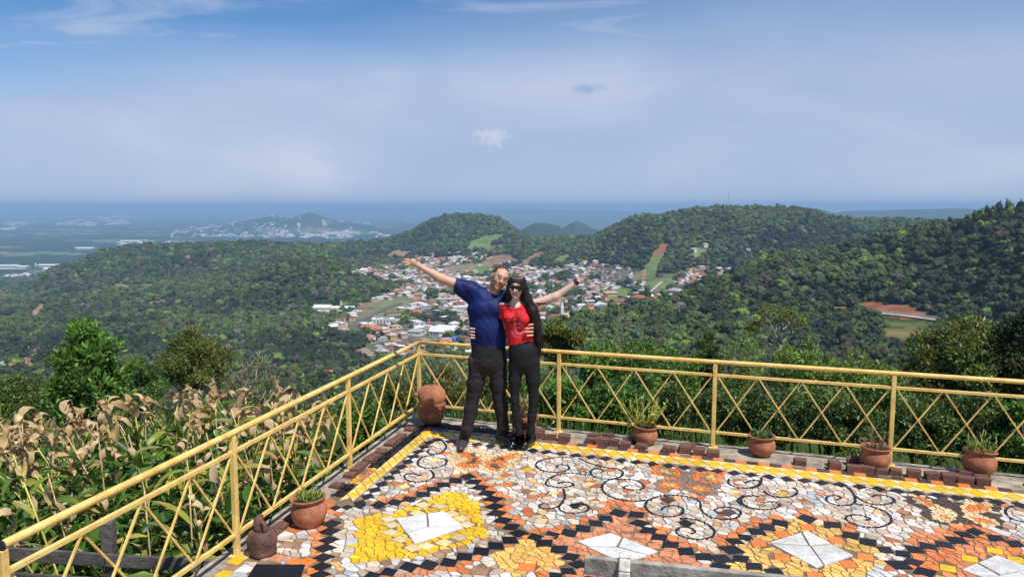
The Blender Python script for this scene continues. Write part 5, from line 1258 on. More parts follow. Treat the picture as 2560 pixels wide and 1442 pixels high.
if 'town' not in SKIP:
    PHI = 0.62
    def m_at(p, pix): return pix * math.hypot(p[0], p[1]) / F           # size in metres of a number of photo pixels
    def fin(root, rz): root.rotation_euler = (0, 0, rz); return root
    def build_parts(root, parts):
        for nm, mk, c, size, kind in parts:
            if kind == 'box': MB().box((c[0], c[1], c[2] + size[2] / 2), size).build(nm, mk, root)
            else:
                m_ = MB(); e = 1.06; w, d, hh = size; m_.add([(-w/2*e,-d/2*e,0),(w/2*e,-d/2*e,0),(w/2*e,d/2*e,0),(-w/2*e,d/2*e,0),(-w/2*e,0,hh),(w/2*e,0,hh)], [(0,1,5,4),(2,3,4,5),(0,4,3),(1,2,5),(3,2,1,0)]); m_.build(nm, mk, root, loc=c)
    def windows(root, xs, y, z, w, h):
        for x in xs: q_ = link('window', WIN, root, loc=(x, y, z)); q_.scale = (w, .25, h)
    W_, R_f = WALLS, ROOFS
    # school with halls, long wing, ochre block and a small tower
    p = landmark(850, 786, 'the school'); u = m_at(p, 1)
    root = empty('school', (p[0], p[1], p[2] - 1)); tag(root, 'large cream and ochre school with white roofs and a small tower, left of town', 'school')
    build_parts(root, [('hall_wall', W_['grey'], (-46*u, 16*u, 0), (40*u, 30*u, 17*u), 'box'), ('hall_roof', R_f['white metal'], (-46*u, 16*u, 17*u+.01), (40*u, 30*u, 6*u), 'gable'),
        ('wing_wall', W_['cream'], (0, -4*u, 0), (105*u, 16*u, 9*u), 'box'), ('wing_roof', R_f['light grey'], (0, -4*u, 9*u+.01), (105*u, 16*u, 3*u), 'gable'),
        ('back_wall', W_['cream'], (0, 22*u, 0), (60*u, 18*u, 15*u), 'box'), ('back_roof', R_f['white metal'], (0, 22*u, 15*u+.01), (60*u, 18*u, 4*u), 'gable'),
        ('block_wall', W_['ochre'], (56*u, 14*u, 0), (30*u, 26*u, 14*u), 'box'), ('block_roof', R_f['brown'], (56*u, 14*u, 14*u+.01), (30*u, 26*u, 6*u), 'gable'),
        ('tower', W_['cream'], (-3*u, 30*u, 0), (5*u, 5*u, 30*u), 'box'), ('tower_roof', R_f['brown'], (-3*u, 30*u, 30*u+.01), (6*u, 6*u, 3*u), 'gable')])
    windows(root, np.linspace(-46, 46, 16) * u, -12.02*u, 5*u, 3*u, 3.5*u); windows(root, np.linspace(46, 66, 4) * u, .98*u, 8*u, 2.5*u, 3*u)
    # gymnasium with a white gable roof
    p = landmark(1108, 838, 'the gymnasium'); u = m_at(p, 1)
    root = empty('gymnasium', (p[0], p[1], p[2] - 1), -.25); tag(root, 'big gymnasium with a bright white gable roof and grey walls', 'gymnasium')
    build_parts(root, [('wall', W_['grey'], (0, 0, 0), (60*u, 44*u, 14*u), 'box'), ('roof', R_f['white metal'], (0, 0, 14*u+.01), (60*u, 44*u, 11*u), 'gable'), ('annex_wall', W_['white'], (-4*u, 44*u, 0), (50*u, 26*u, 16*u), 'box'), ('annex_roof', R_f['white metal'], (-4*u, 44*u, 16*u+.01), (50*u, 26*u, 5*u), 'gable'), ('porch', W_['white'], (6*u, -26*u, 0), (16*u, 8*u, 8*u), 'box')])
    windows(root, np.linspace(-24, 24, 7) * u, -22.02*u, 8*u, 4*u, 4*u)
    # white commercial block with roof panels
    p = landmark(958, 806, 'the panelled white block'); u = m_at(p, 1)
    root = empty('commercial_block', (p[0], p[1], p[2] - 1), .1); tag(root, 'white flat roofed commercial block with dark roof panels', 'building')
    build_parts(root, [('wall', W_['white'], (0, 0, 0), (52*u, 34*u, 11*u), 'box'), ('roof', R_f['white metal'], (0, 0, 11*u+.01), (54*u, 36*u, 1.2*u), 'box'), ('roof_panel', R_f['dark grey'], (8*u, -2*u, 12.3*u), (16*u, 20*u, .5*u), 'box'), ('roof_panel', R_f['dark grey'], (-12*u, 5*u, 12.3*u), (14*u, 10*u, .5*u), 'box'), ('annex', W_['grey'], (36*u, 4*u, 0), (20*u, 26*u, 8*u), 'box')])
    windows(root, np.linspace(-20, 20, 6) * u, -17.02*u, 5*u, 4*u, 5*u)
    # long house with three orange roofs
    p = landmark(928, 826, 'the long orange house'); u = m_at(p, 1)
    root = empty('orange_roofed_house', (p[0], p[1], p[2] - 1), .22); tag(root, 'wide house with stepped bright orange tiled roofs above the dirt road', 'house')
    build_parts(root, [('wall', W_['cream'], (0, 0, 0), (46*u, 20*u, 6*u), 'box'), ('roof', R_f['orange tiled'], (0, 0, 6*u+.01), (46*u, 22*u, 7*u), 'gable'), ('rear_wall', W_['cream'], (-6*u, 20*u, 0), (36*u, 14*u, 8*u), 'box'), ('rear_roof', R_f['orange tiled'], (-6*u, 20*u, 8*u+.01), (36*u, 16*u, 5*u), 'gable')])
    windows(root, np.linspace(-18, 18, 5) * u, -10.02*u, 3*u, 3*u, 2*u)
    # church: nave with yellow roof, buttresses, tower with spire
    p = landmark(1426, 803, 'the church'); u = m_at(p, 1)
    root = empty('church', (p[0], p[1], p[2] - 1), .15); tag(root, 'white church with yellowish roof and a tall pointed spire', 'church')
    build_parts(root, [('nave_wall', W_['white'], (0, 0, 0), (36*u, 16*u, 15*u), 'box'), ('apse', W_['white'], (22*u, 0, 0), (8*u, 12*u, 12*u), 'box'), ('tower', W_['white'], (-21*u, 2*u, 0), (7.5*u, 7.5*u, 36*u), 'box')])
    m_ = MB(); w, d, hh = 38*u, 18*u, 9*u; m_.add([(-w/2,-d/2,0),(w/2,-d/2,0),(w/2,d/2,0),(-w/2,d/2,0),(-w/2,0,hh),(w/2,0,hh)], [(0,1,5,4),(2,3,4,5),(0,4,3),(1,2,5),(3,2,1,0)]); m_.build('nave_roof', roofmat('yellow_roof', (.55,.47,.22)), root, loc=(0, 0, 15*u+.01))
    m_ = MB(); w = 8.2*u; m_.add([(-w/2,-w/2,0),(w/2,-w/2,0),(w/2,w/2,0),(-w/2,w/2,0),(0,0,20*u)], [(0,1,4),(1,2,4),(2,3,4),(3,0,4),(3,2,1,0)]); m_.build('spire', W_['white'], [c_ for c_ in root.children if c_.name.startswith('tower')][0], loc=(-21*u, 2*u, 36*u+.01))
    windows(root, np.linspace(-14, 14, 6) * u, -8.02*u, 8*u, 2*u, 6*u)
    for x in np.linspace(-16.5, 16.5, 7): MB().box((x*u, -8.8*u, 5.5*u), (1.1*u, 1.6*u, 11*u)).build('buttress', W_['white'], root)
    # other large sheds and halls: (px, py, w, d, h, rh in photo pixels, wall, roof, shape, rz, label)
    BIG = [(800,836,62,16,7,1.5,'grey','light grey','flat',.12,'long low grey shed at the forest edge below the school'),(912,664,20,12,5,4,'white','blue','gable',.1,'small hall with a bright blue roof at the far left end of town'),
     (1140,652,40,10,9,2,'white','white metal','flat',.2,'long white warehouse on the far side of town'),(1078,778,52,16,7,5,'brick red','dark grey','gable',.35,'reddish hall with dark roof panels left of the man'),(1150,776,34,18,10,3,'white','white metal','flat',.05,'bright white box building beside the man\'s blue shirt'),
     (1340,790,46,16,7,4,'cream','faded pink','gable',-.1,'long pinkish roofed building left of the church'),(1462,760,40,18,8,3,'grey','light grey','gable',.3,'grey roofed hall behind the church spire'),(1520,738,34,22,7,4,'pink','faded pink','gable',.5,'pinkish roofed hall below the woman\'s raised hand'),
     (1120,752,56,12,6,2.5,'cream','light grey','gable',.3,'long pale hall above the reddish hall'),(985,786,40,14,6,4,'cream','brown','gable',.35,'dark brown roofed hall above the white block'),(1042,836,36,30,11,2,'white','light grey','flat',-.2,'pale flat roofed block left of the white gymnasium'),
     (1515,834,28,14,6,7,'white','orange tiled','hipped',.2,'white house with orange roof alone in the near valley woods'),(2160,868,16,10,9,2,'white','white metal','flat',.1,'small white house in the near valley at right'),(2125,866,16,10,8,3,'white','dark grey','lean-to',.1,'white house with dark roof left of the small white house'),
     (2105,752,20,9,6,4,'cream','brown','gable',.1,'brown roofed farmhouse beside the red field'),(2098,774,26,8,4,3,'brick red','dark red','gable',.05,'low red shed below the brown roofed farmhouse'),(1733,630,12,9,9,2,'white','white metal','flat',.2,'white cube house in a clearing on the wooded hill'),(1762,618,11,8,7,3,'white','faded pink','gable',.3,'small house at the top of the hillside clearing'),(1872,628,12,6,4,2,'white','light grey','gable',0,'lone pale roofed house on the wooded hill at right'),
     (640,780,12,6,4,3,'white','faded pink','gable',.1,'pinkish house alone in the forest left of the school'),(745,932,26,10,6,5,'cream','dark red','gable',.2,'red roofed house in the woods below the town at left'),(822,934,20,9,6,4,'white','orange tiled','gable',.1,'orange roofed house in the woods right of the red roofed one'),(850,650,18,5,4,1.5,'white','white metal','flat',0,'thin white shed in the forest left of the far town')]
    for (px, py, w, d, h, rh, wl, rf, sh, rz, lab) in BIG:
        p = landmark(px, py, 'x'); LM.pop(); u = m_at(p, 1); house(p, rz, w*u, d*u*1.6, h*u, rh*u, wl, rf, sh, lab, name='building' if w > 30 else 'house', cat='building' if w > 30 else 'house', nwin=max(3, int(w / 7)))
        LM.append((p[0], p[1], ''))
    # industrial sheds on the plain at far left
    for k, (px, py, w, h, lab) in enumerate([(22,672,36,7,'large white industrial shed at the far left on the plain'),(58,672,22,5,'smaller white shed right of the large industrial shed'),(125,668,38,5,'long pale factory roof on the plain beyond the left forest'),(128,678,24,6,'bright white shed below the long factory roof'),(330,606,40,3,'long white greenhouse roof in the far plain'),(215,624,34,3.5,'white shed row in the plain above the left ridge')]):
        p = terr_hit(px, py, 3000); u = m_at(p, 1); house(p, .05, w*u, 20*u, h*u, 2*u, 'white', 'white metal', 'gable', lab, name='industrial_shed', cat='shed', group='white sheds on the plain', nwin=0)
    p = terr_hit(90, 674, 3000); u = m_at(p, 1); root = empty('silo', tuple(p)); tag(root, 'slim white silo between the factory sheds on the plain', 'silo')
    MB().lathe([(1.6*u, 0), (1.6*u, 12*u), (1.4*u, 13*u), (.1, 14*u)], seg=14).build('silo_body', W_['white'], root, True); MB().box((0, 0, 14*u), (1*u, 1*u, 1*u)).build('hoist', W_['grey'], root)

    # streets
    def street(name, pts, width, m, lift=1.2):
        P = []
        for (a, b) in zip(pts[:-1], pts[1:]):
            n = max(3, int(math.hypot(b[0] - a[0], b[1] - a[1]) / 6))
            for k in range(n): t_ = k / n; q_ = terr_hit(a[0] * (1 - t_) + b[0] * t_, a[1] * (1 - t_) + b[1] * t_, 250); P.append(q_[:2])
        P = np.array(P); 
        for _ in range(3): P[1:-1] = (P[:-2] + P[1:-1] * 2 + P[2:]) / 4
        T_ = np.gradient(P, axis=0); T_ /= np.linalg.norm(T_, axis=1)[:, None] + 1e-9; nn_ = np.stack([-T_[:, 1], T_[:, 0]], 1); cols = [-.5, 0, .5]
        V = []; 
        for c in cols: q_ = P + nn_ * width * c; V.append(np.concatenate([q_, (terr_xy(q_[:, 0], q_[:, 1]) + lift)[:, None]], 1))
        V = np.stack(V, 1).reshape(-1, 3); n = len(P); Fc = [(i*3+j, i*3+j+1, (i+1)*3+j+1, (i+1)*3+j) for i in range(n - 1) for j in (0, 1)]
        o = link(name, py_mesh(name, V, Fc), None, m); tag(o, kind='structure'); return P
    STREETS = [([(925,893),(890,872),(882,850),(894,832)], 22, DIRT),([(868,832),(905,800),(955,776),(1005,755)], 14, ROAD),([(1013,812),(1026,842),(1050,872)], 9, ROAD),([(1553,668),(1562,684),(1556,700),(1540,710)], 11, ROAD),([(1540,708),(1500,728),(1465,748)], 10, PALE),([(1846,676),(1828,694)], 12, PALE),([(1692,720),(1650,752)], 9, PALE),([(1160,790),(1163,850)], 14, PALE),([(1030,720),(1110,706),(1140,690)], 9, PALE),([(1330,725),(1420,700),(1500,690)], 8, ROAD),([(1360,760),(1440,735),(1480,712)], 8, PALE),([(1240,640),(1205,652),(1190,665)], 10, PALE),([(1000,790),(1080,800),(1140,812)], 9, PALE),([(940,860),(1000,855),(1060,850)], 7, ROAD),([(1560,770),(1620,735),(1660,700)], 8, PALE),([(2200,784),(2280,792),(2356,801)], 7, PALE),([(2180,872),(2290,866)], 7, ROAD),([(1480,700),(1580,705),(1680,690)], 8, ROAD),([(1300,700),(1370,690),(1430,678)], 8, PALE)]
    RDP = []
    for pts, w, m in STREETS: RDP.append(street('road', pts, w, m))
    RDP = np.concatenate(RDP)
    MB_ = MB(); pr = [terr_hit(x, y, 300) for x, y in ((2190,781),(2240,787),(2300,793),(2356,799))]
    for k, (a, b) in enumerate(zip(pr[:-1], pr[1:])): pass
    root = empty('retaining_wall', tuple(pr[0])); tag(root, 'long white roadside wall below the red field at right', 'wall')
    for a, b in zip(pr[:-1], pr[1:]): MB().bar(a - pr[0] + np.array([0, 0, 1.2]), b - pr[0] + np.array([0, 0, 1.2]), .6, 2.4).build('wall_section', W_['white'], root)
    # houses
    rg = np.random.default_rng(11); lots = []
    ca, sa = math.cos(PHI), math.sin(PHI)
    for i in range(-110, 110):
        for j in range(-20, 150):
            a_ = i * 19.0 + rg.normal(0, 2.2); b_ = j * 20.0 + rg.normal(0, 2.2)
            x = ca * a_ - sa * b_; y = sa * a_ + ca * b_ + 700
            if y < 600: continue
            lots.append((x, y))
    lots = np.array(lots); z = terr_xy(lots[:, 0], lots[:, 1]); r = np.hypot(lots[:, 0], lots[:, 1]); px, py = proj(np.stack([lots[:, 0], lots[:, 1], z], 1))
    k = in_poly(px, py, TOWN) & (r > 800) & (r < 3000) & visible(np.arctan2(lots[:, 0], lots[:, 1]), r, z, 0.0005)
    for poly, col, r0, r1 in FIELDS: k &= ~(in_poly(px, py, poly) & (r > r0) & (r < r1))
    k &= (fbm(lots[:, 0] / 45, lots[:, 1] / 45, 77) > -.17) & (rg.random(len(lots)) < .76)
    lots, z, px, py, r = lots[k], z[k], px[k], py[k], r[k]
    ok = np.ones(len(lots), bool)
    for i, (x, y) in enumerate(lots):
        if min(math.hypot(x - a[0], y - a[1]) for a in LM) < 30: ok[i] = False
        if np.min(np.hypot(RDP[:, 0] - x, RDP[:, 1] - y)) < 13: ok[i] = False
    big = {'the school': 75, 'the gymnasium': 50, 'the panelled white block': 40, 'the church': 45, 'the long orange house': 36}
    for (a, b, w) in LM:
        if w in big: ok &= np.hypot(lots[:, 0] - a, lots[:, 1] - b) > big[w]
    lots, z, px, py, r = lots[ok], z[ok], px[ok], py[ok], r[ok]
    extra = [(10,882),(26,888),(46,884),(68,884),(100,892),(116,895),(20,902),(40,926),(8,918),(84,905)]
    ex = np.array([terr_hit(*e) for e in extra])
    lots = np.concatenate([ex[:, :2], lots]); z = np.concatenate([ex[:, 2], z]); px = np.concatenate([[e[0] for e in extra], px]); py = np.concatenate([[e[1] for e in extra], py]); r = np.hypot(lots[:, 0], lots[:, 1])
    order = np.argsort(r); print('houses', len(order))
    named = [l for l in LM if l[2]]; man = 'the couple'; far_parts = []; usedlab = {}
    wk = list(WALLS); rk = list(ROOFS)
    for n_, i in enumerate(order):
        x, y = lots[i]; w = rg.uniform(11, 19); d = rg.uniform(9, 14); h = rg.choice([3.6, 4.2, 6.8, 8.5], p=[.38, .30, .24, .08]); sh = rg.choice(['gable', 'hipped', 'flat', 'lean-to'], p=[.45, .25, .17, .13])
        wl = rg.choice(wk, p=[.52, .16, .12, .07, .05, .05, .03]); rf = rg.choice(rk, p=[.20, .11, .12, .23, .15, .09, .09, .01]) if sh != 'flat' else rg.choice(['light grey', 'white metal', 'dark grey', 'faded pink'])
        rh = {'gable': rg.uniform(2, 3.4), 'hipped': rg.uniform(2, 3.2), 'flat': 1.2, 'lean-to': 2.2}[sh]; rz = PHI + rg.choice([0, math.pi / 2]) + rg.normal(0, .08)
        if n_ < 300:
            if i < len(extra): where = 'in the hamlet at the far left edge'
            else:
                ds = [math.hypot(x - a, y - b) for a, b, _ in named]; q_ = int(np.argmin(ds)); lx, ly = proj(np.array([named[q_][0], named[q_][1], float(terr_xy(np.array([named[q_][0]]), np.array([named[q_][1]]))[0])]))
                rel = ('left of' if px[i] < lx - 12 else 'right of' if px[i] > lx + 12 else 'directly in front of' if py[i] > ly else 'directly behind')
                dist = 'close ' if ds[q_] < 90 else ('' if ds[q_] < 220 else 'well ')
                vert = '' if rel.startswith('dir') else (', before' if py[i] > ly + 6 else ', beyond' if py[i] < ly - 6 else '')
                where = '%s%s%s %s' % (dist, rel, vert, named[q_][2])
            size = 'tall ' if h > 6 else ('wide ' if w > 16 else 'small ' if w < 13 else '')
            lab = '%s%s house, %s %s roof, %s' % (size, wl, rf, sh, where)
            lab = ' '.join(lab.replace(', before', ' before').replace(', beyond', ' beyond').split()[:40])
            house((x, y, z[i]), rz, w, d, h, rh, wl, rf, sh, lab, group='houses of the valley town', nwin=3 if n_ < 160 else 2)
        else: far_parts.append((x, y, z[i], rz, w, d, h, rh, wl, rf, sh))
    # the farther houses, one mass
    mb = MB(); mats = [WALLS[k] for k in wk] + [ROOFS[k] for k in rk]
    for (x, y, z_, rz, w, d, h, rh, wl, rf, sh) in far_parts:
        R_ = np.array([[math.cos(rz), -math.sin(rz), 0], [math.sin(rz), math.cos(rz), 0], [0, 0, 1]]); mb.box((x, y, z_ + h / 2 - .4), (w, d, h), R_, wk.index(wl))
        me = unit_roof(sh, rf); V = np.array([v.co[:] for v in me.vertices]) * np.array([w, d, rh]) @ R_.T + np.array([x, y, z_ + h - .39]); mb.add(V, [tuple(p_.vertices) for p_ in me.polygons], len(wk) + rk.index(rf))
    if far_parts: tag(mb.build('far_houses', mats), 'crowded roofs of the far side of the valley town', 'houses', kind='stuff')
    # trees standing among the houses
    tm = []
    for k, c in enumerate([(.045,.085,.02),(.03,.055,.018),(.075,.125,.03)]): tm.append(mat('town_leaves_%s' % 'abc'[k], c, rough=.8, var=.5, scale=3.0))
    cm = [[crown_mesh('crown', 300 + 10 * k + j, flat=(.8, 1.1)[j]) for j in (0, 1)] for k in range(3)]
    for k in range(3):
        for q_ in cm[k]: q_.materials.append(tm[k])
    m_ = MB(); m_.tube([(0, 0, -.3), (0, 0, .5), (0, 0, 1)], [.06, .045, .035], 6); TRK = m_.mesh('trunk'); TRK.materials.append(BARK)
    cand = lots[rg.permutation(len(lots))]; nt_ = 0
    for (x, y) in cand:
        x += rg.uniform(7, 13) * rg.choice([-1, 1]); y += rg.uniform(7, 13) * rg.choice([-1, 1]); r_ = math.hypot(x, y)
        if r_ > 1900 or nt_ >= 120 or np.min(np.hypot(lots[:, 0] - x, lots[:, 1] - y)) < 8 or np.min(np.hypot(RDP[:, 0] - x, RDP[:, 1] - y)) < 9: continue
        z_ = float(terr_xy(np.array([x]), np.array([y]))[0]); s_ = rg.uniform(3.2, 6.0); k = rg.integers(3); j = rg.integers(2)
        ds = [math.hypot(x - a, y - b) for a, b, _ in named]; q_ = int(np.argmin(ds))
        root = empty('town_tree', (x, y, z_)); tpx, tpy = proj(np.array([x, y, z_])); lx, ly = proj(np.array([named[q_][0], named[q_][1], z_])); rel = ('left of' if tpx < lx - 12 else 'right of' if tpx > lx + 12 else 'in line with') + ('' if abs(tpy - ly) < 6 else ', before' if tpy > ly else ', beyond')
        tag(root, '%s %s %s tree among houses, %s%s %s' % ('big' if s_ > 4.6 else 'small', ['round', 'tall'][j], ['mid green', 'dark green', 'light green'][k], 'close ' if ds[q_] < 90 else '' if ds[q_] < 200 else 'well ', rel, named[q_][2]), 'tree', 'trees among the houses')
        o = link('trunk', TRK, root); o.scale = (s_, s_, s_ * .9); o = link('crown', cm[k][j], root, loc=(0, 0, s_ * .95)); o.scale = (s_, s_, s_); o.rotation_euler = (0, 0, rg.uniform(0, 6.28)); nt_ += 1
    # masts on the ridge
    for (px, top, bot, lab) in ((1820, 476, 522, 'tallest lattice radio mast on the wooded ridge'), (1842, 503, 522, 'short mast with antennas right of the tallest one'), (1812, 505, 522, 'short mast just left of the tallest one'), (1968, 512, 524, 'small mast at the right end of the ridge')):
        p = None; az = az_of(px, 520); r_ = 2560.0; z0 = float(terr(np.array([az]), np.array([r_]))[0]); zt = z_of(px, top, r_); H_ = zt - z0; root = empty('radio_mast', (r_ * math.sin(az), r_ * math.cos(az), z0)); tag(root, lab, 'mast', 'masts on the ridge'); w = 1.5
        mb = MB()
        for sx, sy in ((-1, -1), (1, -1), (0, 1)): mb.tube([(sx * w, sy * w, 0), (sx * w * .35, sy * w * .35, H_)], .28, 5)
        mb.build('mast_legs', W_['grey'], root); mb = MB()
        for k in range(int(H_ / 4)): f_ = 1 - .65 * k * 4 / H_; mb.bar((-w * f_, -w * f_, k * 4), (w * f_, -w * f_, k * 4 + 4), .2, .2); mb.bar((w * f_, -w * f_, k * 4), (0, w * f_, k * 4 + 4), .2, .2)
        mb.build('bracing', W_['grey'], root)
        mb = MB()
        for k in range(3): mb.box((rg.uniform(-1, 1), -1, H_ * (.6 + .13 * k)), (1.6, .8, 2.6))
        mb.build('antennas', W_['white'], root)
    # the far city and hamlets on the plain: countless, one mass
    mb = MB(); cm_ = [wallmat('far_white', (.80,.78,.75)), wallmat('far_cream', (.66,.58,.48)), wallmat('far_pink', (.60,.42,.36)), wallmat('far_grey', (.45,.45,.46))]
    def city(poly, n, smin, smax, hmax=14, sub=0.12):
        xs = [p_[0] for p_ in poly]; ys = [p_[1] for p_ in poly]; m = n * 14
        px = rg.uniform(min(xs), max(xs), m); py = rg.uniform(min(ys), max(ys), m)
        k = in_poly(px, py, poly) & (fbm(px / 17., py / 3.5, 91) > sub - .1); px, py = px[k], py[k]
        x_ = (px - 1280) / F; y_ = -(py - 721) / F; dy_ = CP + y_ * SP; dz_ = -SP + y_ * CP; az = np.arctan2(x_, dy_); r_ = (PLAIN + 6 - CH) / dz_ * np.hypot(x_, dy_)
        k = (r_ > 4000) & (r_ < 45000); az, r_ = az[k][:n], r_[k][:n]; zt = terr(az, r_)
        for a_, q_, z_ in zip(az, r_, zt):
            s_ = rg.uniform(smin, smax) * (q_ / 12000) ** .5; mb.box((q_ * math.sin(a_), q_ * math.cos(a_), z_ + 4), (s_, s_ * rg.uniform(.6, 1.5), rg.uniform(6, hmax) + 6), None, int(rg.choice(4, p=[.5, .22, .13, .15])))
    city([(420,594),(440,572),(520,562),(640,556),(700,562),(760,566),(830,572),(900,578),(1010,584),(1010,592),(860,596),(700,594),(560,592)], 700, 14, 40)
    city([(690,580),(760,574),(860,578),(900,584),(890,590),(760,592),(690,588)], 260, 18, 40, 48)
    city([(640,548),(720,552),(760,560),(700,566),(620,562)], 110, 12, 30)
    city([(130,562),(180,550),(320,548),(330,560),(220,564)], 260, 20, 60); city([(200,542),(300,538),(380,540),(360,546),(230,548)], 200, 25, 70); city([(0,552),(70,550),(80,562),(20,576),(0,575)], 140, 18, 50)
    city([(860,556),(920,554),(940,562),(870,564)], 90, 16, 40); city([(0,690),(90,682),(130,700),(60,702),(0,700)], 90, 14, 34, 10, -.3); city([(280,606),(360,600),(440,604),(430,612),(280,612)], 40, 20, 60, 8)
    city([(0,545),(400,535),(1000,535),(1250,545),(1250,560),(600,548),(0,560)], 260, 18, 50)
    tag(mb.build('distant_city', cm_), 'pale specks of a distant city spread over the hazy plain', 'city', kind='stuff')
# ================================================================== people (bodies as one surface grown from a distance field)
class SDF:
    def __init__(s, lo, hi, vox):
        s.lo = np.array(lo, float); s.v = vox; s.n = np.ceil((np.array(hi) - s.lo) / vox).astype(int) + 1
        s.d = np.full(s.n, .25, np.float32)
    def _sub(s, a, b):
        i0 = np.clip(np.floor((a - s.lo) / s.v).astype(int), 0, s.n - 1); i1 = np.clip(np.ceil((b - s.lo) / s.v).astype(int) + 1, 1, s.n)
        sl = tuple(slice(p, q) for p, q in zip(i0, i1)); ax = [(s.lo[k] + s.v * np.arange(i0[k], i1[k])).astype(np.float32) for k in range(3)]
        return sl, ax[0][:, None, None], ax[1][None, :, None], ax[2][None, None, :]
    def _mix(s, sl, d, k, sub=False):
        o = s.d[sl]
        if sub:
            h = np.clip(.5 - .5 * (o + d) / k, 0, 1); s.d[sl] = o * (1 - h) - d * h + k * h * (1 - h)
        else:
            h = np.clip(.5 + .5 * (o - d) / k, 0, 1); s.d[sl] = o * (1 - h) + d * h - k * h * (1 - h)
    def cap(s, a, b, ra, rb, k=.02, sy=1.0, sub=False):
        a = np.asarray(a, float); b = np.asarray(b, float); m = max(ra, rb) * max(1, sy) + .07
        sl, X, Y, Z = s._sub(np.minimum(a, b) - m, np.maximum(a, b) + m)
        ba = b - a; ba2 = ba.copy(); 
        px, py, pz = X - a[0], Y - a[1], Z - a[2]
        t = np.clip((px * ba[0] + py * ba[1] + pz * ba[2]) / (ba @ ba + 1e-9), 0, 1)
        d = np.sqrt((px - ba[0] * t) ** 2 + ((py - ba[1] * t) / sy) ** 2 + (pz - ba[2] * t) ** 2) - (ra + (rb - ra) * t)
        s._mix(sl, d * min(1, sy), k, sub)
    def chain(s, pts, rad, k=.02, sy=1.0):
        for i in range(len(pts) - 1): s.cap(pts[i], pts[i + 1], rad[i], rad[i + 1], k, sy)
    def ell(s, c, r, R=None, k=.02, sub=False):
        c = np.asarray(c, float); r = np.asarray(r, float); m = r.max() + .07
        sl, X, Y, Z = s._sub(c - m, c + m); X, Y, Z = X - c[0], Y - c[1], Z - c[2]
        if R is not None: X, Y, Z = [R[0, j] * X + R[1, j] * Y + R[2, j] * Z for j in range(3)]
        k0 = np.sqrt((X / r[0]) ** 2 + (Y / r[1]) ** 2 + (Z / r[2]) ** 2); k1 = np.sqrt((X / r[0] ** 2) ** 2 + (Y / r[1] ** 2) ** 2 + (Z / r[2] ** 2) ** 2) + 1e-6
        s._mix(sl, k0 * (k0 - 1) / k1, k, sub)
    def plane(s, p, n):                           # keep the side n points away from
        n = np.asarray(n, float); n /= np.linalg.norm(n); _, X, Y, Z = s._sub(s.lo, s.lo + s.n * s.v)
        d = (X - p[0]) * n[0] + (Y - p[1]) * n[1] + (Z - p[2]) * n[2]; s.d = np.maximum(s.d, d[:s.n[0], :s.n[1], :s.n[2]].astype(np.float32))
    def disp(s, fn):
        _, X, Y, Z = s._sub(s.lo, s.lo + s.n * s.v); near_ = np.abs(s.d) < .04; i = np.where(near_); x = s.lo[0] + s.v * i[0]; y = s.lo[1] + s.v * i[1]; z = s.lo[2] + s.v * i[2]
        s.d[i] += fn(x, y, z).astype(np.float32)
    def mesh(s):
        d = s.d; ins = d < 0; n0, n1, n2 = d.shape
        cs = np.zeros((n0 - 1, n1 - 1, n2 - 1), np.int8)
        for a in (0, 1):
            for b in (0, 1):
                for c in (0, 1): cs += ins[a:n0 - 1 + a, b:n1 - 1 + b, c:n2 - 1 + c]
        act = (cs > 0) & (cs < 8); idx = np.full(act.shape, -1, np.int64); I = np.array(np.where(act)).T; idx[act] = np.arange(len(I))
        acc = np.zeros((len(I), 3)); cnt = np.zeros(len(I)); cor = [(a, b, c) for a in (0, 1) for b in (0, 1) for c in (0, 1)]
        for p in cor:
            for ax in range(3):
                if p[ax]: continue
                q_ = list(p); q_[ax] = 1; va = d[I[:, 0] + p[0], I[:, 1] + p[1], I[:, 2] + p[2]]; vb = d[I[:, 0] + q_[0], I[:, 1] + q_[1], I[:, 2] + q_[2]]
                m = (va < 0) != (vb < 0); t = va[m] / (va[m] - vb[m]); pos = np.tile(np.array(p, float), (m.sum(), 1)); pos[:, ax] += t; acc[m] += pos; cnt[m] += 1
        V = s.lo + s.v * (I + acc / cnt[:, None]); Fc = []
        for ax in range(3):
            u, w = [(1, 2), (2, 0), (0, 1)][ax]; sh = [slice(1, -1)] * 3; sh[ax] = slice(0, -1); sh2 = list(sh); sh2[ax] = slice(1, None)
            A_ = ins[tuple(sh)]; B_ = ins[tuple(sh2)]; e = np.array(np.where(A_ != B_)).T
            off = np.ones(3, int); off[ax] = 0; e = e + off; flip = ins[e[:, 0], e[:, 1], e[:, 2]]
            def cell(du, dw): c = e.copy(); c[:, u] -= du; c[:, w] -= dw; return idx[c[:, 0], c[:, 1], c[:, 2]]
            q_ = np.stack([cell(1, 1), cell(0, 1), cell(0, 0), cell(1, 0)], 1); q_[~flip] = q_[~flip][:, ::-1]; Fc.append(q_)
        return V, np.concatenate(Fc)
def sdf_obj(S, name, m, parent, off, colfn=None):
    V, Fc = S.mesh(); me = np_mesh(name, V - off, Fc, True); 
    if colfn is not None: vcol(me, 'col', np.clip(colfn(V), .002, 1))
    me.materials.append(m); return link(name, me, parent)
def Rhead(yaw, roll, pitch=0.0):
    return np.array((Matrix.Rotation(roll, 3, 'Y') @ Matrix.Rotation(yaw, 3, 'Z') @ Matrix.Rotation(pitch, 3, 'X')))
def rbox(w, h, r, n=6):
    pts = []
    for cx_, cy_, a0 in ((w - r, h - r, 0), (-w + r, h - r, 90), (-w + r, -h + r, 180), (w - r, -h + r, 270)):
        for k in range(n): a = math.radians(a0 + 90 * k / (n - 1)); pts.append((cx_ + r * math.cos(a), cy_ + r * math.sin(a)))
    return pts
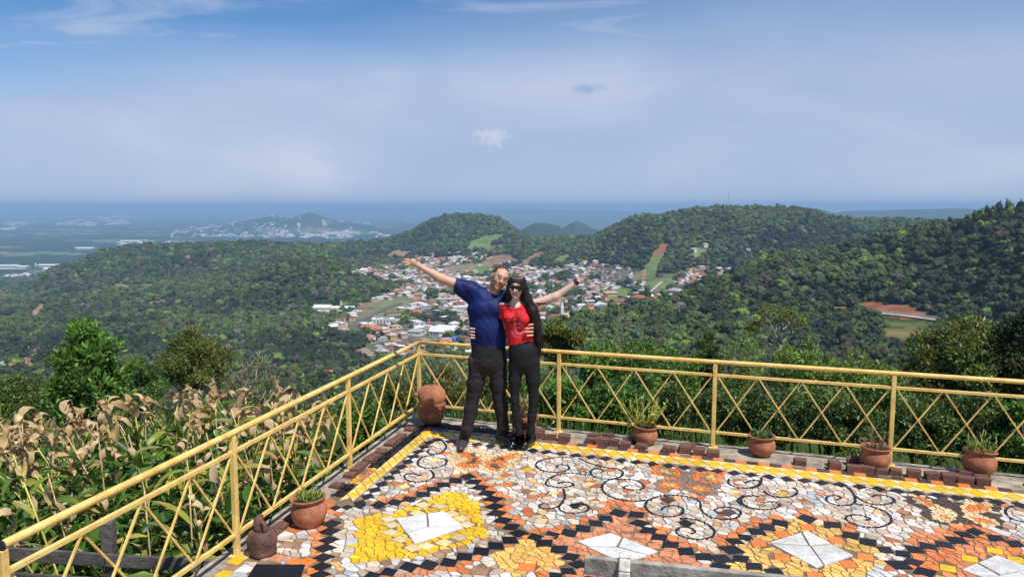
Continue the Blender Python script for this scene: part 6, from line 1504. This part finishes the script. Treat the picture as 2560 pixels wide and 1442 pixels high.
def folds(seed, sx, sz, amp, diag=0.0):
    return lambda x, y, z: amp * 2 * (np.abs(fbm((x + diag * z) * sx + 50, (z - diag * x) * sz + y * sx * .4 + 20, seed, 3)) - .16)
SKIN = attr_mat('skin', rough=.5, var=.05, scale=60, spec=.35); CLOTH = attr_mat('cloth', rough=.75, var=.06, scale=80, spec=.25, bump=.15, bscale=300); SATIN = attr_mat('sport_cloth', rough=.62, var=.04, scale=30, spec=.22)
HAIRM = attr_mat('hair', rough=.55, var=.35, scale=45, spec=.3); SHOE = attr_mat('shoe', rough=.35, var=.1, scale=60, spec=.5); LEATHER = attr_mat('boot', rough=.22, var=.1, scale=60, spec=.6)
LENS = mat('dark_lens', (.012, .010, .012), rough=.08, var=.1); FRAME = mat('brown_frame', (.03, .015, .012), rough=.25); WIRE = mat('wire_frame', (.10, .07, .055), rough=.35, metallic=.6)
BAND = mat('black_band', (.012, .012, .014), rough=.4)

def head_prims(S, c, R, sc=1.0, fem=False):
    T = lambda p: c + R @ (np.array(p) * sc); E = lambda p, r, k=.018, sub=False: S.ell(T(p), np.array(r) * sc, R, k * sc, sub)
    E((0, .012, .03), (.076, .096, .094)); E((0, -.020, .02), (.068, .078, .082)); E((0, -.030, -.055), (.052 if fem else .060, .062, .060), .025)
    E((0, -.072, -.098), (.022 if fem else .031, .022, .020), .02)
    for s_ in (-1, 1):
        E((s_ * .040, -.066, -.022), (.026, .026, .028), .02); E((s_ * .079, .008, -.006), (.011, .02, .031), .008)
        E((s_ * .031, -.106, .010), (.017, .018, .012), .012, True); E((s_ * .031, -.083, .009), (.0135, .0135, .0115), .004); E((s_ * .012, -.106, -.030), (.0095, .011, .0085), .008)
    S.cap(T((-.036, -.086, .031)), T((.036, -.086, .031)), .011 * sc, .011 * sc, .014)
    S.cap(T((0, -.095, .012)), T((0, -.117, -.024)), .008 * sc, .0125 * sc, .010)
    S.cap(T((-.021, -.088, -.055)), T((.021, -.088, -.055)), .0065 * sc, .0065 * sc, .006); S.cap(T((-.017, -.088, -.066)), T((.017, -.088, -.066)), .0075 * sc, .0075 * sc, .006)
def finger(S, pts, r0, r1): S.chain(pts, np.linspace(r0, r1, len(pts)), .005)

# ---------------------------------------------------------------- the man
YM = 7.46
def PM(px, py, dy=0.0): return np.array(atY(px, py, YM + dy))
if 'people' not in SKIP:
    foot_r, foot_l = ground(1158, 1118), ground(1262, 1106); mo = np.array([(foot_r[0] + foot_l[0]) / 2, YM, 0.0])
    man = empty('person', tuple(mo)); tag(man, 'man in a navy t-shirt and black trousers, right arm stretched out, hugging the woman', 'person')
    S = SDF((PM(985, 700)[0], YM - .34, -.01), (PM(1350, 700)[0], YM + .34, 1.90), .0052)
    hc = PM(1249, 695, -.03); Rm = Rhead(.26, .40, -.05); head_prims(S, hc, Rm, 1.0)
    nb = PM(1228, 738, .02); S.cap(hc + Rm @ np.array((0, .02, -.06)), nb, .056, .062, .03)
    chest = PM(1218, 768); belly = PM(1220, 830); pelvis = PM(1222, 880)
    S.chain([nb, PM(1217, 750, .01), chest, belly, pelvis], [.06, .09, .135, .135, .125], .04, .75)
    sr, er, wr = PM(1172, 722, .0), PM(1099, 694, -.03), PM(1046, 664, -.06)
    S.chain([chest * .4 + sr * .6, sr, er, wr], [.07, .056, .042, .026], .03)
    # right hand, palm to the camera, thumb up
    hp = lambda cx_, cy_, dy=-.07: PM(980 + cx_ / 4.74, 600 + cy_ / 4.74, dy)
    S.chain([hp(315, 300), hp(250, 262)], [.026, .033], .012, .55); S.cap(hp(225, 235), hp(235, 275), .021, .019, .012, .6)
    finger(S, [hp(232, 226), hp(178, 205, -.078), hp(118, 186, -.082)], .0105, .0082); finger(S, [hp(222, 243), hp(160, 230, -.082), hp(96, 216, -.090)], .0108, .0082)
    finger(S, [hp(220, 262), hp(172, 262, -.085), hp(124, 262, -.098)], .0102, .008); finger(S, [hp(228, 282), hp(190, 288, -.085), hp(156, 296, -.098)], .0092, .0075)
    finger(S, [hp(290, 262, -.068), hp(300, 215, -.078), hp(286, 160, -.082)], .0135, .0092)
    # left arm round the woman's back, fingers on her waist
    slf = PM(1262, 742, .03); el = PM(1318, 800, .17); wl_ = PM(1338, 828, .06)
    S.chain([chest * .4 + slf * .6, slf, el, wl_], [.07, .056, .042, .027], .03); S.cap(wl_, PM(1333, 826, -.11), .03, .030, .015, .8)
    for k, (yy, x0, x1) in enumerate(((811, 1331, 1323), (820, 1331, 1314), (829, 1331, 1314), (838, 1330, 1318))): finger(S, [PM(1333, yy, -.10), PM(x0, yy, -.20), PM(x1, yy + 1, -.225)], .0110, .0088)
    # legs inside the trousers
    hr, hl = PM(1197, 890), PM(1246, 890); kr, kl = PM(1186, 1000, -.02), PM(1249, 1000, .0); ar, al = foot_r + (0, .03, .09), foot_l + (0, .03, .09)
    S.chain([pelvis, hr, kr, ar], [.10, .066, .042, .028], .03); S.chain([pelvis, hl, kl, al], [.10, .066, .042, .028], .03)
    sk = np.array([.60, .345, .235]); 
    def skin_col(V, c, R, base, man_):
        L = (V - c) @ R; col = np.tile(base, (len(V), 1)); col *= (1 + .06 * (fbm(V[:, 0] * 60, V[:, 2] * 60, 3)))[:, None]; inh = (np.linalg.norm(V - c, axis=1) < .16) & (L[:, 1] < .03)
        x, y, z = L[:, 0], L[:, 1], L[:, 2]; ax = np.abs(x)
        def mixc(m, cc, w): col[m] = col[m] * (1 - w) + np.array(cc) * w
        mixc(inh & (ax < .06) & (z < .0) & (z > -.05) & (y < -.05), (.66, .30, .21), .3)
        if man_:
            bd = inh & (z < -.032) & (z > -.135) & ~((ax < .024) & (z > -.072) & (z < -.048)) & ~((z > -.045) & (ax < .045)); mixc(bd, (.27, .15, .08), .50)
            mixc(inh & (ax < .03) & (z < -.036) & (z > -.05) & (y < -.08), (.23, .125, .065), .5); mixc(inh & (ax > .055) & (z < .01) & (y > -.05), (.23, .125, .065), .35)
        mixc(inh & (ax < .024) & (z < -.049) & (z > -.073) & (y < -.084), (.50, .15, .12) if not man_ else (.48, .20, .15), .75)
        mixc(inh & (ax > .014) & (ax < .050) & (z > .030) & (z < .041) & (y < -.07), (.12, .06, .03), .7); mixc(inh & (ax > .019) & (ax < .043) & (z > .002) & (z < .016) & (y < -.08), (.05, .035, .03), .75)
        return col
    sdf_obj(S, 'body', SKIN, man, mo, lambda V: skin_col(V, hc, Rm, sk, True))
    # hair: receding, pulled back into a tail
    S = SDF(hc - .17, hc + .17, .0045); T = lambda p: hc + Rm @ np.array(p)
    S.ell(T((0, .020, .036)), (.083, .100, .097), Rm, .01); S.ell(T((0, -.105, .018)), (.080, .085, .078), Rm, .012, True); S.ell(T((0, -.01, -.10)), (.12, .13, .085), Rm, .01, True)
    for s_ in (-1, 1): S.ell(T((s_ * .05, -.085, .07)), (.028, .05, .03), Rm, .012, True); S.ell(T((s_ * .088, .0, -.01)), (.03, .034, .04), Rm, .008, True)
    S.chain([T((0, .10, .02)), T((0, .125, -.03)), T((0, .115, -.11))], [.022, .02, .012], .012)
    S.disp(lambda x, y, z: .0022 * np.sin(260 * (x * Rm[0, 0] + z * Rm[2, 0])))
    sdf_obj(S, 'hair', HAIRM, man, mo, lambda V: np.tile((.085, .042, .022), (len(V), 1)) * (1 + .5 * fbm(V[:, 0] * 90, V[:, 2] * 40, 6))[:, None])
    # glasses
    gl_ = MB()
    for s_ in (-1, 1):
        loop = [T((s_ * .033 + x, -.107 - .0 * abs(x), .008 + y)) for x, y in rbox(.024, .0145, .007, 4)]; loop.append(loop[0]); gl_.tube(loop, .0016, 5, False)
        gl_.tube([T((s_ * .057, -.105, .012)), T((s_ * .078, -.05, .012)), T((s_ * .082, .0, .008))], .0016, 5)
    gl_.tube([T((-.009, -.110, .010)), T((0, -.114, .013)), T((.009, -.110, .010))], .0016, 5)
    o = gl_.build('glasses', WIRE, man, True); o.data.transform(Matrix.Translation(-Vector(mo)))
    # t-shirt
    S = SDF((PM(1120, 700)[0], YM - .30, PM(1200, 885)[2]), (PM(1300, 700)[0], YM + .30, 1.72), .0055)
    hem = PM(1220, 864)
    S.chain([PM(1224, 737, .02), PM(1217, 752, .01), PM(1213, 775), PM(1217, 812), PM(1221, 840), PM(1222, 872)], [.076, .124, .158, .150, .158, .172], .045, .70)
    S.ell(PM(1203, 770, -.07), (.075, .06, .075), None, .05); S.ell(PM(1237, 772, -.07), (.07, .06, .075), None, .05); S.ell(PM(1220, 825, -.04), (.12, .10, .13), None, .06)
    S.chain([PM(1210, 748), PM(1178, 724), PM(1140, 713, -.01)], [.085, .078, .070], .035); S.chain([PM(1228, 750), PM(1258, 745, .03), PM(1272, 770, .07)], [.085, .072, .066], .03)
    S.cap(PM(1176, 745), PM(1150, 728), .06, .05, .03)
    S.disp(folds(5, 11, 4, .013, .55)); S.disp(folds(9, 17, 6, .006, -.5))
    S.plane(PM(1137, 712), PM(1100, 700) - PM(1150, 714)); S.plane(hem, (-.02, 0, -1)); S.ell(hc + Rm @ np.array((0, .0, -.118)), (.082, .095, .055), Rm, .008, True)
    sdf_obj(S, 't_shirt', SATIN, man, mo, lambda V: np.tile((.006, .016, .098), (len(V), 1)))
    # trousers
    S = SDF((PM(1130, 1000)[0], YM - .30, .01), (PM(1300, 1000)[0], YM + .30, PM(1220, 850)[2]), .006)
    S.chain([PM(1222, 858), PM(1221, 895)], [.164, .170], .03, .72)
    S.chain([PM(1197, 905), PM(1188, 960, -.01), PM(1178, 1020, -.03), PM(1166, 1075, -.06), foot_r + (0.01, .02, .10)], [.088, .078, .062, .052, .048], .03, .95)
    S.chain([PM(1245, 905), PM(1246, 960), PM(1252, 1020, .01), PM(1258, 1065, .02), foot_l + (-.01, .02, .10)], [.088, .077, .062, .052, .048], .03, .95)
    S.ell(PM(1176, 905, -.03), (.02, .05, .06), None, .03)
    S.disp(folds(15, 7, 7, .016, .6)); S.disp(folds(19, 14, 16, .008, -.5)); S.disp(lambda x, y, z: np.where(z < .35, .003 * np.sin(z * 95 + 6 * x) * np.clip((.35 - z) / .2, 0, 1), 0))
    S.plane(PM(1220, 860), (0, 0, 1)); S.plane((0, 0, .045), (0, 0, -1))
    sdf_obj(S, 'trousers', CLOTH, man, mo, lambda V: np.tile((.021, .018, .019), (len(V), 1)))
    def shoe(f, yaw, nm, m, col, sole, parent, off, L=.155, w=.046, heel=0.0, hgt=.075, colfn=None):
        R = np.array(Matrix.Rotation(yaw, 3, 'Z')); S = SDF(np.array(f) - .24 + (0, 0, .2), np.array(f) + .24, .005); S.lo[2] = -.02
        S = SDF((f[0] - .24, f[1] - .24, -.02), (f[0] + .24, f[1] + .24, .24), .005); T = lambda p: np.array((f[0], f[1], 0)) + R @ np.array(p)
        S.chain([T((0, .09, .045 + heel)), T((0, 0, .045 + heel * .6)), T((0, -L, .032))], [.042, w, w * .72], .02); S.cap(T((0, .06, .06)), T((0, .055, .06 + hgt)), .045, .046, .03); S.ell(T((0, -.05, .06)), (.036, .07, .036), R, .025)
        S.plane((0, 0, .004), (0, 0, -1)); 
        if heel: S.cap(T((0, -.02, -.016)), T((0, .035, -.016)), .02, .02, .008, 1.0, True)
        sdf_obj(S, nm, m, parent, off, colfn or (lambda V: np.where((V[:, 2] < .028)[:, None], np.array(sole), np.array(col)) * (1 + .3 * fbm(V[:, 0] * 60, V[:, 1] * 60 + V[:, 2] * 50, 4))[:, None]))
    shoe(foot_r, -.10, 'shoe', SHOE, (.055, .040, .043), (.03, .028, .03), man, mo); shoe(foot_l, .75, 'shoe', SHOE, (.055, .040, .043), (.20, .18, .18), man, mo)

    # ------------------------------------------------------------ the woman
    YW = 7.34
    def PW(px, py, dy=0.0): return np.array(atY(px, py, YW + dy))
    fr, fl = ground(1292, 1116), ground(1322, 1117); wo = np.array([(fr[0] + fl[0]) / 2, YW, 0.0])
    wom = empty('person', tuple(wo)); tag(wom, 'woman with very long dark hair, sunglasses, red top and black leggings, left arm raised', 'person')
    S = SDF((PW(1165, 700)[0], YW - .32, -.01), (PW(1495, 700)[0], YW + .42, 1.72), .0052)
    wc = PW(1292, 718, -.01); Rw = Rhead(-.16, .10, .03); head_prims(S, wc, Rw, .93, True)
    nb = PW(1290, 760, .03); S.cap(wc + Rw @ np.array((0, .02, -.06)), nb, .043, .048, .025)
    ch = PW(1291, 785, .02); be = PW(1297, 835, .02); pe = PW(1308, 880, .02)
    S.chain([nb, PW(1290, 770, .02), ch, be, pe], [.05, .075, .100, .088, .118], .035, .75)
    sl_, ew, ww = PW(1322, 764, .03), PW(1390, 741, .0), PW(1443, 704, -.03)
    S.chain([ch * .4 + sl_ * .6, sl_, ew, ww], [.05, .047, .037, .0225], .03)
    hw = lambda cx_, cy_, dy=-.04: PW(980 + cx_ / 4.74, 600 + cy_ / 4.74, dy)
    S.chain([hw(2215, 490), hw(2285, 425)], [.022, .028], .012, .55); S.cap(hw(2290, 400), hw(2320, 432), .018, .016, .012, .6)
    finger(S, [hw(2290, 402), hw(2338, 366, -.046), hw(2376, 328, -.05)], .0095, .0072); finger(S, [hw(2306, 412), hw(2358, 376, -.048), hw(2404, 344, -.055)], .0097, .0073)
    finger(S, [hw(2318, 424), hw(2366, 394, -.05), hw(2410, 370, -.058)], .0092, .0071); finger(S, [hw(2322, 440), hw(2362, 416, -.05), hw(2398, 396, -.058)], .0084, .0068)
    finger(S, [hw(2255, 432), hw(2262, 392, -.05), hw(2296, 366, -.058)], .0115, .0082)
    srr = PW(1259, 768, .03); e2 = PW(1205, 805, .34); w2 = PW(1174, 830, .22)
    S.chain([ch * .4 + srr * .6, srr, e2, w2], [.05, .045, .036, .023], .03); S.cap(w2, PW(1176, 830, .10), .026, .025, .015, .8)
    for k, yy in enumerate((821, 829, 837, 844)): finger(S, [PW(1175, yy, .07), PW(1178, yy, .012 - .004 * k), PW(1186, yy + 1, -.006)], .0098, .008)
    h1, h2 = PW(1290, 892, .02), PW(1328, 892, .02); k1, k2 = PW(1288, 1000), PW(1331, 1000); a1, a2 = fr + (0, .03, .11), fl + (0, .03, .11)
    S.chain([pe, h1, k1, a1], [.09, .055, .030, .022], .02); S.chain([pe, h2, k2, a2], [.09, .055, .030, .022], .02)
    sdf_obj(S, 'body', SKIN, wom, wo, lambda V: skin_col(V, wc, Rw * .93 if False else Rw, np.array([.68, .45, .35]), False))
    # red top with a dark skull print and pale ornament
    S = SDF((PW(1235, 700)[0], YW - .25, PW(1300, 880)[2]), (PW(1350, 700)[0], YW + .28, 1.46), .005)
    S.chain([PW(1290, 764, .03), PW(1290, 774, .02), PW(1291, 792, .015), PW(1296, 825, .02), PW(1300, 842, .02), PW(1303, 868, .02)], [.075, .105, .128, .112, .110, .130], .035, .72)
    S.ell(PW(1273, 796, -.065), (.058, .055, .058), None, .03); S.ell(PW(1308, 798, -.065), (.058, .055, .058), None, .03)
    S.chain([PW(1285, 768, .03), PW(1262, 766, .03), PW(1256, 784, .05)], [.06, .057, .052], .025); S.chain([PW(1300, 768, .03), PW(1320, 764, .03), PW(1332, 758, .02)], [.06, .055, .050], .025)
    S.disp(folds(25, 18, 9, .006, .5)); S.plane(PW(1300, 858), (.16, 0, -1)); S.ell(wc + Rw @ np.array((0, -.03, -.135)), (.070, .085, .062), None, .008, True)
    def red(V):
        px, py = proj(V); u = (px - 980) * 4.74; v = py * 4.74 - 600 * 4.74; c = np.tile((.66, .022, .026), (len(V), 1)); fr_ = V[:, 1] < YW + .02; rot = .22
        def loc(cx_, cy_): x = u - cx_; y = v - cy_; return x * math.cos(rot) + y * -math.sin(rot) * -1 * -1, x * math.sin(rot) * 1 + y * math.cos(rot)
        def ring(cx_, cy_, rx, ry, w): x, y = u - cx_, v - cy_; e = np.sqrt((x / rx) ** 2 + (y / ry) ** 2); return np.abs(e - 1) < w
        def disk(cx_, cy_, rx, ry): x, y = u - cx_, v - cy_; return (x / rx) ** 2 + (y / ry) ** 2 < 1
        dark = np.zeros(len(V), bool)
        dark |= ring(1372, 955, 36, 26, .32) | ring(1462, 938, 36, 26, .32) | disk(1418, 985, 17, 24) | disk(1372, 1010, 22, 26) & (fbm(u / 9, v / 9, 2) > -.05) | disk(1492, 1000, 24, 26) & (fbm(u / 9, v / 9, 2) > -.05)
        orn = (disk(1500, 870, 75, 62) | disk(1440, 830, 60, 30) | disk(1545, 850, 40, 60)) & (np.abs(fbm(u / 24, v / 24, 7)) < .055); dark |= orn
        dark |= disk(1380, 1090, 30, 70) & (np.abs(fbm(u / 16, v / 16, 12)) < .06); dark |= (np.abs(v - 1055) < 14) & (np.abs(u - 1415) < 55) & (((u / 9).astype(int) % 2) == 0)
        c = np.where((dark & fr_)[:, None], np.array((.13, .010, .018)), c)
        x, y = u - 1500, v - 1060; rr = np.hypot(x, y); pale = (rr < 95) & (x + y * .4 > -75) & (np.sin(rr / 7.5 + np.arctan2(y, x)) > .35) & (rr > 18)
        return np.where((pale & fr_)[:, None], np.array((.60, .16, .16)), c)
    sdf_obj(S, 'red_top', CLOTH, wom, wo, red)
    # leggings
    S = SDF((PW(1240, 1000)[0], YW - .28, .02), (PW(1375, 1000)[0], YW + .30, PW(1300, 838)[2]), .0052)
    S.chain([PW(1302, 852, .02), PW(1307, 878, .02), PW(1310, 900, .02)], [.106, .134, .138], .03, .80)
    S.chain([PW(1291, 905, .02), PW(1287, 950, .01), PW(1287, 998, -.005), PW(1291, 1040, .01), PW(1298, 1080), fr + (.0, .03, .115)], [.076, .062, .040, .041, .033, .032], .02); S.chain([PW(1329, 905, .02), PW(1333, 950, .01), PW(1333, 998), PW(1330, 1040, .01), PW(1326, 1080), fl + (.0, .03, .115)], [.082, .070, .042, .044, .034, .033], .02)
    S.disp(folds(35, 16, 24, .004, .2)); S.disp(lambda x, y, z: np.where((z < .75), .0016 * np.sin(z * 80 + 10 * x + 3 * np.sin(z * 17)) * np.clip((.8 - z) / .3, 0, 1), 0)); S.plane(PW(1302, 853), (-.12, 0, 1)); S.plane((0, 0, .09), (0, 0, -1))
    sdf_obj(S, 'leggings', SATIN, wom, wo, lambda V: np.tile((.012, .012, .013), (len(V), 1)))
    shoe(fr, -.45, 'boot', LEATHER, (.008, .008, .009), (.006, .006, .006), wom, wo, .135, .040, .02, .11); shoe(fl, -.42, 'boot', LEATHER, (.008, .008, .009), (.006, .006, .006), wom, wo, .135, .040, .02, .11)
    # hair, parted, falling over her left side down to the hip
    S = SDF((PW(1245, 700)[0], YW - .26, PW(1300, 905)[2]), (PW(1385, 700)[0], YW + .34, 1.72), .005); T = lambda p: wc + Rw @ (np.array(p) * .93)
    S.ell(T((0, .012, .036)), (.088, .113, .102), Rw, .012); S.ell(T((0, -.125, -.024)), (.060, .098, .088), Rw, .006, True)
    S.cap(T((0, .05, -.02)), T((0, .06, -.12)), .078, .07, .03)
    S.chain([T((.050, -.045, .085)), T((.078, -.02, .01)), PW(1319, 748, -.02), PW(1332, 778, -.03), PW(1341, 815, .0), PW(1345, 850, .03), PW(1348, 885, .05)], [.022, .030, .044, .050, .042, .036, .020], .03, 1.0)
    S.chain([T((.03, .06, .03)), PW(1318, 755, .06), PW(1334, 800, .06), PW(1340, 850, .06), PW(1345, 893, .07)], [.05, .055, .052, .042, .02], .03)
    S.chain([T((-.050, -.045, .085)), T((-.080, -.02, .01)), T((-.078, -.01, -.05)), PW(1268, 752, .03), PW(1268, 790, .08)], [.020, .022, .022, .025, .03], .025)
    S.disp(lambda x, y, z: .0016 * np.sin(190 * (x + .25 * np.sin(z * 5)) + 60 * y) + .004 * fbm(x * 70, z * 7, 8))
    wom_hair = sdf_obj(S, 'hair', HAIRM, wom, wo, lambda V: np.tile((.016, .0095, .008), (len(V), 1)) * (1 + .9 * fbm(V[:, 0] * 120 + 10 * np.sin(V[:, 2] * 5), V[:, 2] * 6, 6))[:, None])
    # loose strands
    st = MB(); rg = np.random.default_rng(8)
    for k in range(26):
        x0 = rg.uniform(1325, 1350); a = PW(x0, 775 + rg.uniform(-10, 30), rg.uniform(-.05, .05)); b = PW(x0 + rg.uniform(0, 16), 850 + rg.uniform(-20, 40), rg.uniform(-.05, .08)); st.tube([a, (a + b) / 2 + rg.normal(0, .015, 3), b], [.003, .003, .0015], 4)
    for k in range(7):
        a = PW(1330 + k * 3, 757, -.06); b = PW(1350 + k * 8, 750 - k * 1.5 + rg.uniform(8, 16), -.055); st.tube([a, (a + b) / 2 + np.array([0, -.01, -.015]), b], [.0028, .0025, .0012], 4)
    o = st.build('loose_strands', HAIRM, wom_hair, True); o.data.transform(Matrix.Translation(-Vector(wo))); vcol(o.data, 'col', np.tile((.016, .0095, .008), (len(o.data.vertices), 1)))
    # sunglasses, wristband
    gf_ = MB(); gl_ = MB()
    for s_ in (-1, 1):
        loop = [T((s_ * .036 + x * (1.0), -.112 + .10 * abs(x) * abs(x) * 8, .006 + y)) for x, y in rbox(.032, .026, .015, 5)]; gf_.tube(loop + [loop[0]], .0042, 6, False); n = len(loop); gl_.add(loop + [p + Rw @ np.array((0, -.002, 0)) for p in loop], [tuple(range(n)), tuple(range(n, 2 * n))[::-1]] + [(i, (i + 1) % n, (i + 1) % n + n, i + n) for i in range(n)])
        gf_.tube([T((s_ * .067, -.104, .012)), T((s_ * .083, -.05, .012)), T((s_ * .086, .0, .008))], .0038, 6)
    gf_.tube([T((-.006, -.114, .010)), T((0, -.117, .012)), T((.006, -.114, .010))], .004, 6)
    for mbb, nm, m_ in ((gf_, 'sunglasses_frame', FRAME), (gl_, 'sunglasses_lens', LENS)): o = mbb.build(nm, m_, wom, True); o.data.transform(Matrix.Translation(-Vector(wo)))
    d = (ww - ew) / np.linalg.norm(ww - ew); u_ = np.cross(d, (0, 1, 0)); u_ /= np.linalg.norm(u_); v_ = np.cross(d, u_); bc = ww - d * .006
    mb = MB()
    for s_ in (-.012, 0, .012): mb.tube([bc + d * s_ + .0262 * (math.cos(a) * u_ + math.sin(a) * v_) for a in np.linspace(0, 2 * math.pi, 25)], .0062, 6, False)
    o = mb.build('wristband', BAND, wom, True); o.data.transform(Matrix.Translation(-Vector(wo)))
# ================================================================== haze
hz = MB(); hz.box((0, 0, (-505 + 130) / 2), (180000, 180000, 635))
ho = hz.build('haze', [], None)
hm = bpy.data.materials.new('haze'); hm.use_nodes = True; t = hm.node_tree
for n in list(t.nodes):
    if n.type == 'BSDF_PRINCIPLED': t.nodes.remove(n)
pv = N(t, 'ShaderNodeVolumePrincipled'); pv.inputs['Color'].default_value = (0.45, 0.70, 1.0, 1); pv.inputs['Density'].default_value = 7.0e-5; pv.inputs['Anisotropy'].default_value = 0.0
t.links.new(pv.outputs[0], t.nodes['Material Output'].inputs['Volume'])
ho.data.materials.append(hm); tag(ho, 'pale blue haze lying over the valley and plain', 'haze', kind='stuff')
print('script seconds', round(time.time() - T0, 1))
